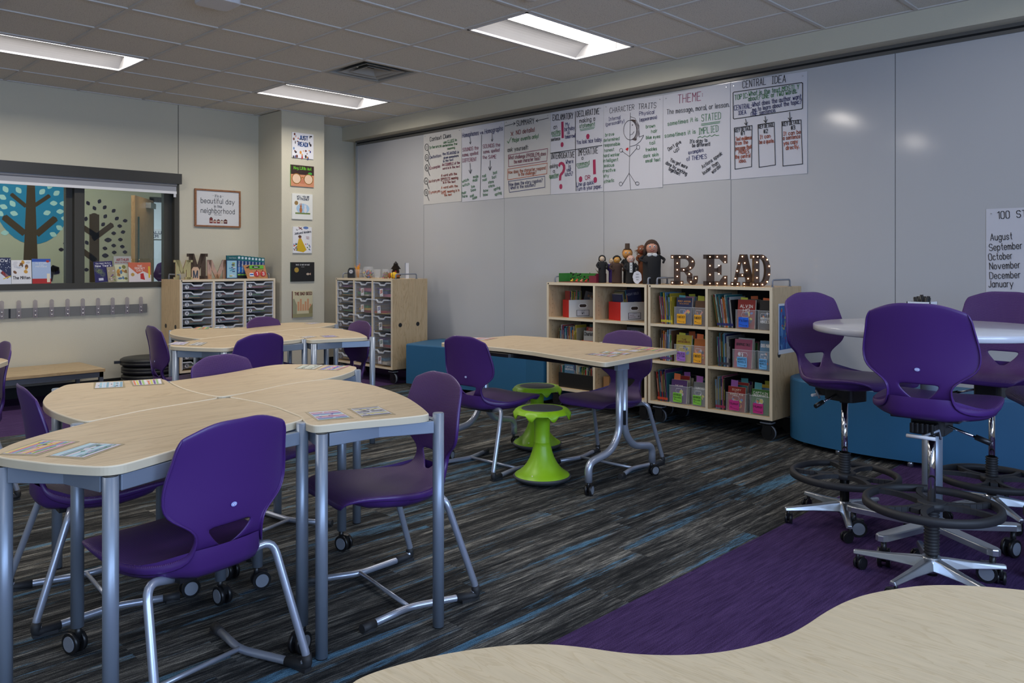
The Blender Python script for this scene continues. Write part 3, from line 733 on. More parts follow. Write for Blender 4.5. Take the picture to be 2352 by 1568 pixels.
tall_chair(4.47, 1.08, rx(178), .715, .19, 'tall purple swivel chair beyond the round white table, facing the camera', rx(40))
tall_chair(3.90, .575, rx(118), .715, .23, 'tall purple swivel chair cut off by the right edge of the frame', rx(20))

px_ = on_y(355, 620, 11.9)
tall_chair(px_.x, 11.9, rx(200), .87, .235, 'purple tall chair in the room beyond, seen through the window and door', rx(10))

# round white table
t = thing('round_table', 'round white table on a pedestal among the tall chairs', 'table', (3.74, 1.13, 0)); TW = mat('white_laminate', (.58, .58, .62), .16)
m = MB(); ztp = .974
m.lathe([(0, ztp - .028), (.474, ztp - .028), (.48, ztp - .024), (.48, ztp - .003), (.477, ztp), (0, ztp)], TW, 96); m.build('tabletop', t)
m = MB(); m.cyl((0, 0, .13), (0, 0, .60), .040, BLUESILVER, 28); m.cyl((0, 0, .56), (0, 0, .94), .046, BLUESILVER, 28); m.build('column', t)
m = MB(); m.box(-.3, -.035, .935, .3, .035, .946, BLACK); m.box(-.035, -.3, .935, .035, .3, .946, BLACK); m.rbox(-.33, .02, .925, -.22, .12, .945, .01, BLACK); m.build('top_bracket', t)
for k in range(5):
    b = rx(92 + 72 * k); m = MB(); m.M = Matrix.Rotation(b, 4, 'Z')
    o = [(.0, -.032), (.33, -.026), (.352, -.018), (.36, 0), (.352, .018), (.33, .026), (.0, .032)]
    m.prism(o, .112, .138, ALU, bev=.005); m.build('base_arm', t); caster(t, .325 * math.cos(b), .325 * math.sin(b), b + .6, .038, top=.112)
m = MB(); m.cyl((0, 0, .10), (0, 0, .145), .06, ALU, 24); m.build('base_hub', t)

# white pen tray with black markers, between the tall chairs
p = on_z(2165, 737, ztp)
t = thing('marker_caddy', 'white caddy on the round table holding a bunch of black markers', 'caddy', (3.93, 1.23, ztp))
c_ = on_y(2160, 690, 1.23)
m = MB()
for q in ((-.05, -.05, .05, -.046), (-.05, .046, .05, .05), (-.05, -.05, -.046, .05), (.046, -.05, .05, .05)): m.box(q[0], q[1], 0, q[2], q[3], .095, WHITE)
m.box(-.05, -.05, 0, .05, .05, .004, WHITE); m.build('tray', t)
for k in range(9):
    a = random.uniform(0, 6.3); x, y = random.uniform(-.035, .035), random.uniform(-.035, .035)
    m = MB(); m.cyl((x * .6, y * .6, .006), (x + .012 * math.cos(a), y + .012 * math.sin(a), .118 + random.uniform(-.008, .012)), .0075, BLACK, 12)
    m.build('marker', None, 'black marker standing in the white caddy on the round table', 'marker', 'black markers in the white caddy', loc=t.location)

# ================================================================== wobble stools
def wobble(x, y, label):
    t = thing('wobble_stool', label, 'stool', (x, y, 0), rx(20), 'lime green wobble stools')
    m = MB()
    m.lathe([(.0, .0), (.09, .002), (.14, .012), (.160, .026), (.166, .036), (.160, .042), (.1, .042)], DGREY, 48); m.build('base_pad', t)
    m = MB()
    m.lathe([(.158, .040), (.152, .048), (.135, .058), (.110, .078), (.088, .105), (.070, .138), (.058, .172), (.050, .205), (.047, .225), (.0475, .226), (.0475, .228), (.046, .23), (.044, .28), (.045, .33), (.050, .36), (.06, .39)], LIME, 48); m.build('stem', t)
    m = MB(); n = 96
    def wv(i, t_): return -(max(0, math.cos(8 * t_)) ** 1.3) * (0, 0, 0, 0, 0, .004, .014, .030, .030, .012, 0, 0)[i] + .008 * (i in (7, 8))
    pr = [(0, .418), (.085, .418), (.118, .417), (.128, .420), (.142, .418), (.154, .410), (.163, .398), (.167, .386), (.163, .386), (.150, .400), (.09, .404), (.04, .395)]
    m.lathe(pr, LIME, n, wav=wv); m.build('seat', t)
    m = MB(); m.lathe([(0, .4215), (.108, .4215), (.117, .419), (.117, .415)], DGREY, 48); m.build('seat_pad', t)
    m = MB(); A = Art(m, (0, 0, 0), (math.sin(YAW), -math.cos(YAW), 0), (0, 0, 1))
    m.M = Matrix.Rotation(-rx(20), 4, 'Z')
    d = Vector((-math.cos(YAW) * .9, -math.sin(YAW) * .9, 0)) + Vector((-math.sin(YAW), math.cos(YAW), 0)) * .45; d.normalize()
    m.ball(tuple(d * .132 + Vector((0, 0, .060))), .006, mat('badge_pale', (.7, .8, .3), .2)); m.build('badge', t)
wobble(3.405, 3.085, 'lime green wobble stool nearer the camera beside the two-person table')
wobble(3.99, 3.66, 'lime green wobble stool farther back, behind the nearer one')

# ================================================================== student tables
def smooth(pts, it=2):
    # corner cutting that keeps a dense outline round
    for _ in range(it):
        o = []
        n = len(pts)
        for i in range(n):
            a, b = Vector(pts[i]), Vector(pts[(i + 1) % n])
            L_ = (b - a).length; k = min(.25, .02 / L_ if _ == 0 and L_ > .08 else .25)
            o += [tuple(a.lerp(b, k)), tuple(a.lerp(b, 1 - k))]
        pts = o
    return pts
def crv(a, b, sag, n=8):
    """points along an arc from a towards b (b left out), sag to the left of travel"""
    a, b = Vector(a), Vector(b); d = b - a; q = Vector((-d.y, d.x)).normalized()
    return [tuple(a + d * (k / n) + q * sag * 4 * (k / n) * (1 - k / n)) for k in range(n)]
C1 = (1.43, 2.93)
TZ = .735
# outlines relative to the cluster centre; neighbours share an edge with a hairline gap
E_FL = [(-.125, -.026), (-.25, -.046), (-.338, -.067), (-.425, -.100), (-.495, -.130)]
E_FR = [(.024, -.06), (.036, -.19), (.033, -.30), (.030, -.349), (.014, -.45), (.000, -.545)]
E_LB = [(-.018, .06), (-.024, .136), (-.025, .24), (-.018, .334), (.0, .45), (.013, .51)]
E_BR = [(.10, .030), (.201, .065), (.30, .104), (.403, .130), (.47, .128)]
gp = lambda P, dx, dy: [(x + dx, y + dy) for x, y in P]
O_F = [(-.004, -.016)] + gp(E_FR, -.003, 0) + [(-.010, -.590), (-.05, -.612), (-.13, -.639), (-.24, -.660), (-.36, -.688), (-.467, -.712), (-.564, -.754), (-.62, -.777), (-.655, -.789), (-.690, -.782), (-.718, -.75), (-.778, -.652), (-.835, -.52), (-.855, -.46), (-.852, -.42), (-.826, -.370), (-.785, -.32), (-.729, -.272), (-.644, -.215), (-.56, -.168)] + gp(E_FL[::-1], 0, -.003)
O_L = [(-.012, .002)] + gp(E_FL, 0, .003) + [(-.522, -.128), (-.534, -.10), (-.541, -.03), (-.546, .07), (-.545, .17), (-.535, .27), (-.512, .38), (-.484, .464), (-.45, .545), (-.405, .635), (-.349, .725), (-.325, .760), (-.295, .776), (-.22, .765), (-.141, .734), (-.05, .695), (.020, .664), (.036, .640), (.032, .60)] + gp(E_LB[::-1], -.003, 0)
O_B = [(.004, .014)] + gp(E_LB, .003, 0) + [(.022, .548), (.05, .560), (.15, .575), (.267, .603), (.38, .645), (.489, .695), (.57, .725), (.63, .735), (.665, .728), (.70, .70), (.746, .645), (.80, .56), (.844, .485), (.868, .43), (.874, .405), (.866, .375), (.83, .325), (.78, .275), (.725, .232), (.639, .178), (.56, .142)] + gp(E_BR[::-1], 0, .003)
O_R = [(.014, .0)] + gp(E_BR, 0, -.003) + [(.53, .118), (.552, .10), (.572, .03), (.582, -.06), (.578, -.16), (.555, -.27), (.525, -.39), (.480, -.52), (.43, -.63), (.386, -.72), (.345, -.795), (.332, -.818), (.305, -.826), (.25, -.812), (.19, -.792), (.11, -.762), (.03, -.738), (-.02, -.728), (-.046, -.714), (-.050, -.69), (-.046, -.655), (-.020, -.600)] + gp(E_FR[::-1], .003, 0)
LEGS = {'F': [(-.06, -.10, 1), (-.045, -.635, 1), (-.678, -.776, 0), (-.838, -.470, 0)], 'L': [(-.10, .04, 1), (-.555, -.135, 1), (-.37, .70, 0), (.02, .63, 0)],
        'B': [(.075, .08, 1), (.03, .56, 1), (.815, .300, 0), (.60, .66, 0)], 'R': [(.10, -.075, 1), (.56, .045, 1), (-.028, -.722, 0), (.372, -.818, 0)]}
PLY = mat('laminate_edge', srgb(206, 192, 164), .45, bump=(40, .1, .0005))
def student_table(cx, cy, outline, legs, label, rough_skip=()):
    t = thing('student_table', label, 'table', (cx, cy, 0), 0, 'maple student tables')
    m = MB(); m.prism(smooth(outline), TZ - .024, TZ, PLY, MAPLE, .0035, mbev=EDGE); m.build('tabletop', t)
    cen = Vector((sum(p[0] for p in outline) / len(outline), sum(p[1] for p in outline) / len(outline)))
    P = [Vector((x, y)) for x, y, _ in legs]
    for (x, y, cs), p in zip(legs, P):
        m = MB(); z0 = .085 if cs else .004
        outside = TZ - .004 if not point_in((x, y), outline) else TZ - .027
        m.cyl((x, y, z0), (x, y, outside), .0195, BLUESILVER, 24); m.cyl((x, y, outside - .001), (x, y, outside + .002), .0178, BLUESILVER if outside > TZ - .01 else BLACK, 24)
        if not cs: m.cyl((x, y, 0), (x, y, .006), .0185, RUBBER, 20)
        m.build('leg', t)
        if cs: caster(t, x, y, math.atan2(y - cen.y, x - cen.x) + .9, .034, top=.09)
    order = sorted(P, key=lambda q: math.atan2(q.y - cen.y, q.x - cen.x))
    m = MB(); 
    for a, b in zip(order, order[1:] + order[:1]):
        d = (b - a).normalized(); a2, b2 = a + d * .022, b - d * .022; q = Vector((-d.y, d.x)) * .012; s = (cen - (a + b) / 2).normalized() * .035
        mid = (a2 + b2) / 2 + s
        for u, v in ((a2, mid), (mid, b2)):
            m.prism([tuple(u - q), tuple(v - q), tuple(v + q), tuple(u + q)], TZ - .068, TZ - .027, BLUESILVER)
    m.build('apron_rail', t, bevel=.002)
    return t
def point_in(p, o):
    c = False; n = len(o)
    for i in range(n):
        (x0, y0), (x1, y1) = o[i], o[(i + 1) % n]
        if (y0 > p[1]) != (y1 > p[1]) and p[0] < (x1 - x0) * (p[1] - y0) / (y1 - y0) + x0: c = not c
    return c
C2 = (2.93, 5.385)
for ci, (cx, cy) in enumerate((C1, C2)):
    w_ = ('near', 'far')[ci]
    student_table(cx, cy, O_F, LEGS['F'], 'wavy-edged maple student table at the front left of the %s cluster' % w_)
    student_table(cx, cy, O_L, LEGS['L'], 'wavy-edged maple student table at the back left of the %s cluster' % w_)
    student_table(cx, cy, O_B, LEGS['B'], 'wavy-edged maple student table at the back right of the %s cluster' % w_)
    student_table(cx, cy, O_R, LEGS['R'], 'wavy-edged maple student table at the right end of the %s cluster' % w_)

# two-person table on T legs
o2 = [on_z(*q, TZ)[:2] for q in ()]
t = thing('two_person_table', 'maple table for two on T-shaped tube legs with casters', 'table', (3.66, 3.22, 0))
O2 = crv((.40, -.60), (-.34, -.69), -.03, 5) + crv((-.375, -.66), (-.30, .70), -.052, 12)[0:12] + crv((-.31, .70), (-.02, .745), 0, 2) + crv((.0, .745), (.385, .72), 0, 2) + crv((.41, .70), (.42, -.57), -.05, 10)
W2 = [(3.30, 2.535), (3.70, 2.575), (4.055, 2.605), (4.075, 2.625), (4.07, 2.90), (4.075, 3.18), (4.10, 3.45), (4.095, 3.70), (4.06, 3.90), (4.03, 3.935), (3.85, 3.95), (3.63, 3.95), (3.45, 3.93), (3.365, 3.915), (3.35, 3.89), (3.385, 3.70), (3.415, 3.43), (3.40, 3.15), (3.335, 2.85), (3.285, 2.60), (3.28, 2.55)]
m = MB(); m.prism(smooth([(x - 3.66, y - 3.22) for x, y in W2]), TZ - .024, TZ, PLY, MAPLE, .0035, mbev=EDGE); m.build('tabletop', t)
m = MB(); m.box(-.05, -.50, TZ - .085, .05, .62, TZ - .027, BLACK); m.rbox(-.28, .10, TZ - .05, .28, .3, TZ - .03, .03, BLACK); m.build('beam', t)
for s, nm in ((-1, 0), (1, 1)):
    yb = -.505 if s < 0 else .62
    m = MB(); m.box(-.052, yb - .012, TZ - .09, .052, yb + .012, TZ - .026, BLUESILVER); m.box(-.22, yb - .02, TZ - .032, .22, yb + .02, TZ - .026, BLUESILVER); m.build('end_bracket', t)
    for q in (-1, 1):
        m = MB(); xx = q * .022
        m.tube([(xx, yb, TZ - .09), (xx, yb, .30), (q * .10, yb, .205), (q * .295, yb, .175), (q * .295, yb, .075)], .0205, SILVER, 18, fillet=.07, seg=7); m.build('leg', t)
        caster(t, q * .295, yb, rx(200) if q < 0 else rx(160), .030, top=.08)
m = MB(); m.box(-.006, -.53, .34, .006, -.52, .42, BLACK); m.build('clip', t)

# front corner table
t = thing('wavy_table', 'maple table with a wavy edge cut off by the bottom of the frame', 'table', (.95, .35, 0))
FG = [(.50, .79), (.566, .833), (.60, .836), (.66, .822), (.714, .80), (.77, .768), (.811, .733), (.84, .69), (.862, .645), (.885, .612), (.915, .58), (.95, .553), (.99, .532), (1.056, .509), (1.11, .503), (1.17, .502), (1.23, .496), (1.285, .482), (1.34, .455), (1.385, .428), (1.43, .38), (1.472, .311), (1.50, .24), (1.50, .10), (1.40, -.05), (1.1, -.1), (.7, .05), (.45, .35), (.42, .62)]
m = MB(); m.prism(smooth([(x - .95, y - .35) for x, y in FG]), TZ - .024, TZ, PLY, wood('maple_close', srgb(190, 168, 132), srgb(200, 180, 146), 2.6, 1, .5, 0), .0035, mbev=EDGE); m.build('tabletop', t)
for x, y in ((-.33, .30), (.40, .0), (.30, -.30), (-.35, .0)):
    m = MB(); m.cyl((x, y, .004), (x, y, TZ - .024), .0195, BLUESILVER, 20); m.build('leg', t)
m = MB(); m.box(-.3, -.02, TZ - .066, .3, .02, TZ - .026, BLUESILVER); m.build('apron_rail', t)
# sliver of a table at the far left
pz = on_z(0, 826, TZ)
t = thing('student_table', 'maple student table corner at the left edge of the frame', 'table', (pz.x - .33, pz.y + .0, 0))
m = MB(); m.prism(smooth([(-.45, -.3), (.2, -.32), (.36, -.05), (.36, .08), (.25, .3), (-.45, .3)]), TZ - .024, TZ, PLY, MAPLE, .0035, mbev=EDGE); m.build('tabletop', t)
for x, y in ((-.4, -.25), (.12, -.2), (.15, .2), (-.4, .25)):
    m = MB(); m.cyl((x, y, 0), (x, y, TZ - .024), .0195, BLUESILVER, 20); m.build('leg', t)

# ================================================================== blue benches
def ottoman(outline, h, label, seams=()):
    cx = sum(p[0] for p in outline) / len(outline); cy = sum(p[1] for p in outline) / len(outline)
    t = thing('padded_bench', label, 'bench', (cx, cy, 0))
    m = MB(); o = [(x - cx, y - cy) for x, y in outline]; m.prism(o, .035, h, BLUEV, bev=.014, smooth=False); m.build('cushion', t)
    m = MB()
    for k in range(0, len(o), max(1, len(o) // 6)):
        q = Vector(o[k]) * .86; m.cyl((q.x, q.y, 0), (q.x, q.y, .036), .018, ALU, 14)
    m.build('feet', t)
    m = MB()
    for (x0, y0) in seams: m.box(x0 - cx - .0008, y0 - cy - .001, .05, x0 - cx + .0008, y0 - cy + .0008, h - .02, DARK)
    if seams: m.build('seam', t)
    else: m.bm.free()
    return t
ol = [(5.06, 6.42), (5.06, 4.73), (5.25, 4.72), (5.60, 4.72), (5.60, 6.55), (5.10, 6.55), (5.06, 6.52)]
a1, b1, b2 = on_z(933, 789, .43), on_z(1202, 920, 0), on_z(958, 776, .43)
ottoman([(a1.x, a1.y), (a1.x + (b1.x - a1.x) * 1.15, b1.y), (5.24, 4.73), (5.66, 4.73), (5.66, 6.56), (5.45, 6.56)], .43, 'straight padded bench in blue vinyl against the whiteboard wall')
# curved one: arc bulging into the room
front = [on_z(*q, .035) for q in ((1787, 1003), (1800, 1013), (1850, 1030), (1930, 1046), (2000, 1057), (2090, 1068), (2180, 1075), (2270, 1081), (2352, 1086))]
fo = [(p.x, p.y) for p in front]
fo[0] = (5.40, 2.60)
oc = [(5.70, 2.56), (5.55, 2.585), (5.44, 2.575), (5.345, 2.52), (5.27, 2.42), (5.215, 2.26), (5.185, 2.08), (5.18, 1.88), (5.20, 1.68), (5.245, 1.48), (5.31, 1.28), (5.40, 1.08), (5.50, .90), (5.60, .76), (5.70, .66)]
ottoman(smooth(oc, 2), .45, 'curved padded bench in blue vinyl behind the tall chairs')

# low bench under the coat rail
bz = .29
t = thing('low_bench', 'low wooden-topped bench with grey frame under the coat rail', 'bench', (0, 0, 0))
fx = on_z(242, 846, bz); bx0 = 0.2
yF, yB2 = fx.y, YB - .03; x1 = fx.x; t.location = (x1, yF, 0)
SLATE = mat('slate_frame', (.10, .115, .14), .45, .3)
BW = wood('bench_top', srgb(160, 134, 96), srgb(182, 156, 116), 1, 0)
m = MB(); m.box(bx0 - x1, 0, bz - .028, 0, yB2 - yF, bz, BW); m.build('seat', t, bevel=.003)
m = MB(); m.box(bx0 - x1 + .01, .012, bz - .075, -.012, .04, bz - .03, SLATE); m.box(bx0 - x1 + .01, yB2 - yF - .04, bz - .075, -.012, yB2 - yF - .012, bz - .03, SLATE); m.box(-.04, .04, bz - .075, -.012, yB2 - yF - .04, bz - .03, SLATE); m.build('apron', t)
for x, y in ((-.045, .012), (-.045, yB2 - yF - .045), (bx0 - x1 + .02, .012), (bx0 - x1 + .02, yB2 - yF - .045)):
    m = MB(); m.box(x, y, 0, x + .033, y + .033, bz - .03, SLATE); m.build('leg', t)

# coat rail
t = thing('coat_rail', 'grey wall rail with a row of clear acrylic coat hooks', 'coat rail', (3.27, YB, .78)); yr = YB - .022
RM = mat('grey_laminate_rail', (.16, .16, .155), .4)
xe = on_y(338, 707, yr).x; m = MB(); m.box(.9 - 3.27, -.022, -.043, xe - 3.27, 0, .043, RM); xg = on_y(23, 720, yr).x
m.build('rail', t); m = MB(); m.box(xg - 3.27 - .012, -.0225, -.043, xg - 3.27 + .005, -.0215, .043, BLACK); m.build('joint_strip', t)
AC = mat('acrylic_hook', (.36, .33, .36), .1, alpha=.45)
for px in (4, 43.5, 81.3, 119, 155.5, 190.5, 225.5, 259, 292.5, 324, -35, -76):
    x = on_y(px, 700, yr - .01).x - 3.27; m = MB(); w_ = .0185
    pts = [(x - w_, -.048), (x - w_, .10)] + [(x + w_ * math.cos(a), .10 + w_ * math.sin(a)) for a in [PI * (1 - k / 8) for k in range(1, 8)]] + [(x + w_, .10), (x + w_, -.048)]
    for y0, y1 in ((-.030, -.0245),):
        f1 = [m.v((p[0], y0, p[1])) for p in pts]; f2 = [m.v((p[0], y1, p[1])) for p in pts]
        m.face(f1, AC); m.face(f2[::-1], AC); n = len(pts)
        for k in range(n): m.face([f1[k], f2[k], f2[(k + 1) % n], f1[(k + 1) % n]], AC)
    for z in (-.024, .012): m.ball((x, -.033, z), .0085, CHROME)
    m.build('hook', t)

# stack of round floor cushions
cc = on_y(333, 840, 8.08); cx = 3.175
for k in range(4):
    z0 = .012 + k * .078; m = MB(); R = .245 if k < 3 else .255
    m.lathe([(0, z0), (R - .02, z0), (R, z0 + .01), (R, z0 + .030), (R - .006, z0 + .034), (R, z0 + .040), (R, z0 + .060), (R - .02, z0 + .072), (R * .6, z0 + .076), (0, z0 + .077)], mat('black_vinyl', (.016, .017, .018), .42), 48)
    if k == 3: m.box(-R - .05, -.02, z0 + .02, -R + .01, .02, z0 + .045, BLACK)
    m.build('floor_cushion', None, 'black round floor cushion, ' + ('lowest', 'second from the bottom', 'second from the top', 'topmost')[k] + ' of the stack by the tray cabinet', 'cushion', 'stack of round floor cushions', loc=(cx, 8.08, 0), rot=(0, 0, rx(-20)))
# ================================================================== STORAGE
ORD = 'first second third fourth fifth sixth seventh eighth ninth tenth eleventh twelfth thirteenth fourteenth fifteenth sixteenth seventeenth eighteenth nineteenth twentieth'.split()
ZB, ZCAB, PT = .148, 1.071, .02
def storage(name, label, cat, loc, rz, W, D, cols, shelves=False):
    t = thing(name, label, cat, loc, rz)
    for x0 in (0, W - PT):
        m = MB(); m.box(x0, 0, ZB, x0 + PT, D, ZCAB - .022, MAPLE2, ); m.box(x0 - .0004, -.0012, ZB, x0 + PT + .0004, .001, ZCAB - .022, EDGE)
        m.build('side_panel', t)
    m = MB(); m.box(0, 0, ZCAB - .022, W, D, ZCAB, MAPLE2); m.box(0, -.0012, ZCAB - .022, W, .001, ZCAB, EDGE); m.build('top_panel', t)
    m = MB(); m.box(PT, 0, ZB, W - PT, D, ZB + .022, MAPLE2); m.box(PT, -.0012, ZB, W - PT, .001, ZB + .022, EDGE); m.build('bottom_panel', t)
    cw = (W - PT * (cols + 1)) / cols
    for k in range(1, cols):
        x = k * (cw + PT); m = MB(); m.box(x, .001, ZB + .022, x + PT, D - .01, ZCAB - .022, MAPLE2); m.box(x, -.001, ZB + .022, x + PT, .0012, ZCAB - .022, EDGE); m.build('divider', t)
    m = MB(); BK = mat('dark_pegboard', (.03, .034, .034), .6); m.box(PT, D - .008, ZB + .022, W - PT, D - .001, ZCAB - .022, BK)
    m.build('back_panel', t)
    for x in (.035, W - .035):
        m = MB(); m.tube([(x, .07, ZCAB), (x, .07, ZCAB + .05), (x, .34, ZCAB + .05), (x, .34, ZCAB)], .007, GREYP, 10, fillet=.02)
        m.cyl((x, .07, ZCAB), (x, .07, ZCAB + .004), .014, GREYP, 12); m.cyl((x, .34, ZCAB), (x, .34, ZCAB + .004), .014, GREYP, 12); m.build('handle', t)
    for x in (.065, W - .065):
        for y in (.06, D - .07):
            m = MB(); r = .052
            for s in (-1, 1): m.cyl((x + .01, y + s * .011, r), (x + .01, y + s * .016, r), r * .45, BLACK, 16)
            m.cyl((x + .01, y - .0115, r), (x + .01, y + .0115, r), r, GREYP, 28, mcap=BLACK); m.cyl((x + .01, y - .013, r), (x + .01, y + .013, r), r * .82, BLACK, 24)
            for s in (-1, 1): m.prism([(x - .03, y + s * .016), (x + .035, y + s * .016), (x + .035, y + s * .0195), (x - .03, y + s * .0195)], r * .9, .118, BLACK)
            m.rbox(x - .045, y - .035, .118, x + .045, y + .035, .125, .01, GREYP); m.cyl((x, y, .105), (x, y, .120), .028, BLACK, 16); m.rbox(x - .035, y - .028, .125, x + .035, y + .028, ZB, .01, BLACK)
            m.box(x - .075, y - .012, .098, x - .03, y + .012, .104, BLACK); m.build('caster', t)
    for x0, s in ((0, -1), (W, 1)):
        for y in ((.10, .33) if not shelves else (.10,)):
            m = MB(); m.cyl((x0 + s * .0002, y, .60), (x0 + s * .002, y, .60), .022, BLACK, 24); m.build('grommet', t)
    m = MB(); m.cyl((.018, -.004, ZCAB - .011), (.018, 0, ZCAB - .011), .006, BLACK, 12); m.build('lock', t)
    if shelves:
        for c in range(cols):
            for z in (.485, .77):
                x = PT + c * (cw + PT); m = MB(); m.box(x, .003, z - .02, x + cw, D - .01, z, MAPLE2); m.box(x, .0015, z - .02, x + cw, .0032, z, EDGE); m.build('shelf', t)
            x = PT + c * (cw + PT); m = MB()
            for side in (x + .0006, x + cw - .0006):
                for k in range(22):
                    z = .20 + k * .038
                    if abs(z - .475) < .02 or abs(z - .76) < .02: continue
                    for y in (.05, .36): m.cyl((side - .0003, y, z), (side + .0003, y, z), .0025, DARK, 8)
            m.build('peg_holes', t)
    return t, cw
CONT = [srgb(*c) for c in ((60, 70, 120), (160, 60, 60), (90, 140, 90), (200, 190, 170), (190, 150, 60), (90, 60, 120), (40, 60, 70), (200, 120, 140), (70, 120, 150))]
CM = [mat('tray_content_%d' % i, c, .6) for i, c in enumerate(CONT)]
def tray(par, x0, z0, w, h, D, num=None, pic=None, out=0):
    t = bpy.data.objects.new('tray', None); C.objects.link(t); t.parent = par; t.location = (x0, .012 - out, z0)
    d = D - .04; tp = .004
    m = MB(); m.box(tp, 0, 0, w - tp, .002, h - .012, FROST); m.box(tp, 0, 0, w - tp, d, .002, FROST)
    m.box(tp, 0, 0, tp + .002, d, h - .008, FROST); m.box(w - tp - .002, 0, 0, w - tp, d, h - .008, FROST); m.build('tray_body', t)
    m = MB(); dp = min(.020, h * .32)
    top = [(0, h), (w * .29, h), (w * .38, h - dp), (w * .64, h - dp), (w * .72, h), (w, h)]; th = [.010, .012, .016, .016, .012, .010]
    for k in range(5):
        (xa, za), (xb, zb_) = top[k], top[k + 1]; a, b = th[k], th[k + 1]
        P = [(xa, za - a), (xb, zb_ - b), (xb, zb_), (xa, za)]
        F_ = [m.v((p[0], -.010, p[1])) for p in P]; G_ = [m.v((p[0], .004, p[1])) for p in P]
        m.face(F_, FROST2); m.face(G_[::-1], FROST2)
        for i in range(4): m.face([F_[i], G_[i], G_[(i + 1) % 4], F_[(i + 1) % 4]], FROST2)
    m.box(0, 0, h - .008, .006, d, h - .003, FROST2); m.box(w - .006, 0, h - .008, w, d, h - .003, FROST2)
    m.build('rim', t)
    m = MB(); A = Art(m, (0, 0, 0), (1, 0, 0), (0, 0, 1), .0015)
    if num:
        u, v = w * .16, h * .40; r = min(.0225, h * .36)
        A.disc(u, v, r, ink(225, 225, 228)); A.ring(u, v, r * .88, r * .88, .0022, ink(20, 20, 24)); A.k = 6
        L_ = r * .42 if len(num) == 1 else r * .95; A.text(num, (u - L_ / 2 - .0005, v - r * .48), (u + L_ / 2, v - r * .48), r * .98, ink(15, 15, 20), r * .2)
    if pic is not None:
        u, v = w * .42, h * .30; A.poly([(u - .026, v - .040), (u + .03, v - .036), (u + .026, v + .042), (u - .03, v + .038)], ink(226, 226, 228))
        cc = ink(*((150, 90, 60), (190, 140, 90), (60, 60, 66), (200, 190, 40), (70, 110, 60), (190, 80, 50), (90, 90, 150), (30, 30, 30), (60, 100, 90), (120, 60, 60))[pic % 10])
        for q in range(3): A.line([(u - .015, v + .02 - q * .014), (u + .018, v + .028 - q * .012)], .007, cc)
        A.text('supply', (u - .02, v - .034), (u + .018, v - .032), .007, ink(30, 30, 30))
    m.build('number_label' if num else 'picture_label', t)
    m = MB(); rr = random.Random(int(x0 * 1000 + z0 * 7777)); zz = .004
    for q in range(rr.randint(2, 4)):
        a = rr.uniform(.01, w * .3); b = rr.uniform(w * .55, w - .012); hh = rr.uniform(.004, h * .16 if num else h * .22)
        m.box(a, .006 + rr.uniform(0, .03), zz, b, d * rr.uniform(.6, .9), zz + hh, rr.choice(CM)); zz += hh + .001
        if zz > h * .6: break
    m.build('contents', t)
    return t
def rails(par, x0, cw, D):
    m = MB()
    for x in (x0 + .0005, x0 + cw - .0105):
        m.box(x, .004, ZB + .03, x + .010, .016, ZCAB - .03, WHITE)
        for k in range(20): m.box(x - 0, .002, .19 + k * .0435, x + .010, D - .03, .194 + k * .0435, FROST2)
    m.build('runner', par)
cabL, cw = storage('tray_cabinet', 'maple tray cabinet on casters against the back wall, beside the window', 'cabinet', (3.405, 7.90, 0), 0, 1.035, .44, 3)
for c in range(3):
    x0 = PT + c * (cw + PT); rails(cabL, x0, cw, .44)
    for k in range(10):
        if c == 2: n = str(k + 1)
        else: n = str(k + 1 + 10 * c)
        tray(cabL, x0 + .008, 1.071 - .102 - k * .0868, cw - .018, .068, .44, num=n)
cabR, cw = storage('tray_cabinet', 'maple tray cabinet on casters at the whiteboard corner, with deep supply trays', 'cabinet', (5.02, 7.62, 0), -PI / 2, 1.02, .46, 3)
for c in range(3):
    x0 = PT + c * (cw + PT); rails(cabR, x0, cw, .46)
    if c == 0:
        for k in range(10): tray(cabR, x0 + .008, 1.071 - .102 - k * .0868, cw - .018, .068, .46, num=str(k + 1))
    else:
        for k in range(5): tray(cabR, x0 + .008, 1.071 - .188 - k * .1735, cw - .018, .152, .46, pic=k + 5 * (c - 1), out=(.0, .02, .0, .03, .01)[(k + c) % 5] * (c == 2 or k == 2))
OL, OR_ = (5.25, 4.70), (5.25, 3.64)
bcL, cwB = storage('bookcase', 'maple bookcase on casters with the row of puppets on top', 'bookcase', (OL[0], OL[1], 0), -PI / 2, 1.045, .45, 2, True)
bcR, _ = storage('bookcase', 'maple bookcase on casters with the lit letters on top', 'bookcase', (OR_[0], OR_[1], 0), -PI / 2, 1.03, .45, 2, True)
# painting taped to the bookcase end
m = MB(); A = Art(m, (5.25, OR_[1] - 1.03, 0), (1, 0, 0), (0, 0, 1), .002); m.M = Matrix()
A.N = Vector((0, -1, 0))
u0, z1, z0 = .085, .955, .60
A.rect(u0, z0, u0 + .26, z1, ink(222, 222, 226)); A.rect(u0 + .015, z0 + .03, u0 + .245, z1 - .015, ink(48, 96, 158))
rr = random.Random(4)
for k in range(30):
    u, v = rr.uniform(u0 + .03, u0 + .23), rr.uniform(z0 + .05, z1 - .04)
    A.line([(u, v), (u + rr.uniform(-.01, .01), max(z0 + .035, v - rr.uniform(.04, .12)))], .006, ink(*rr.choice([(80, 140, 200), (120, 170, 215), (60, 80, 160), (70, 120, 190)])), dz=.0009)
for k in range(26):
    u, v = rr.uniform(u0 + .035, u0 + .225), rr.uniform(z0 + .05, z1 - .04); A.disc(u, v, rr.uniform(.006, .018), ink(*rr.choice([(200, 190, 80), (190, 70, 50), (90, 40, 110), (60, 150, 130), (210, 120, 60), (150, 170, 60), (40, 50, 110)])), rr.uniform(.006, .014), rr.uniform(0, 3))
m.build('painting', None, 'blue underwater painting taped to the end of the bookcase', 'painting')

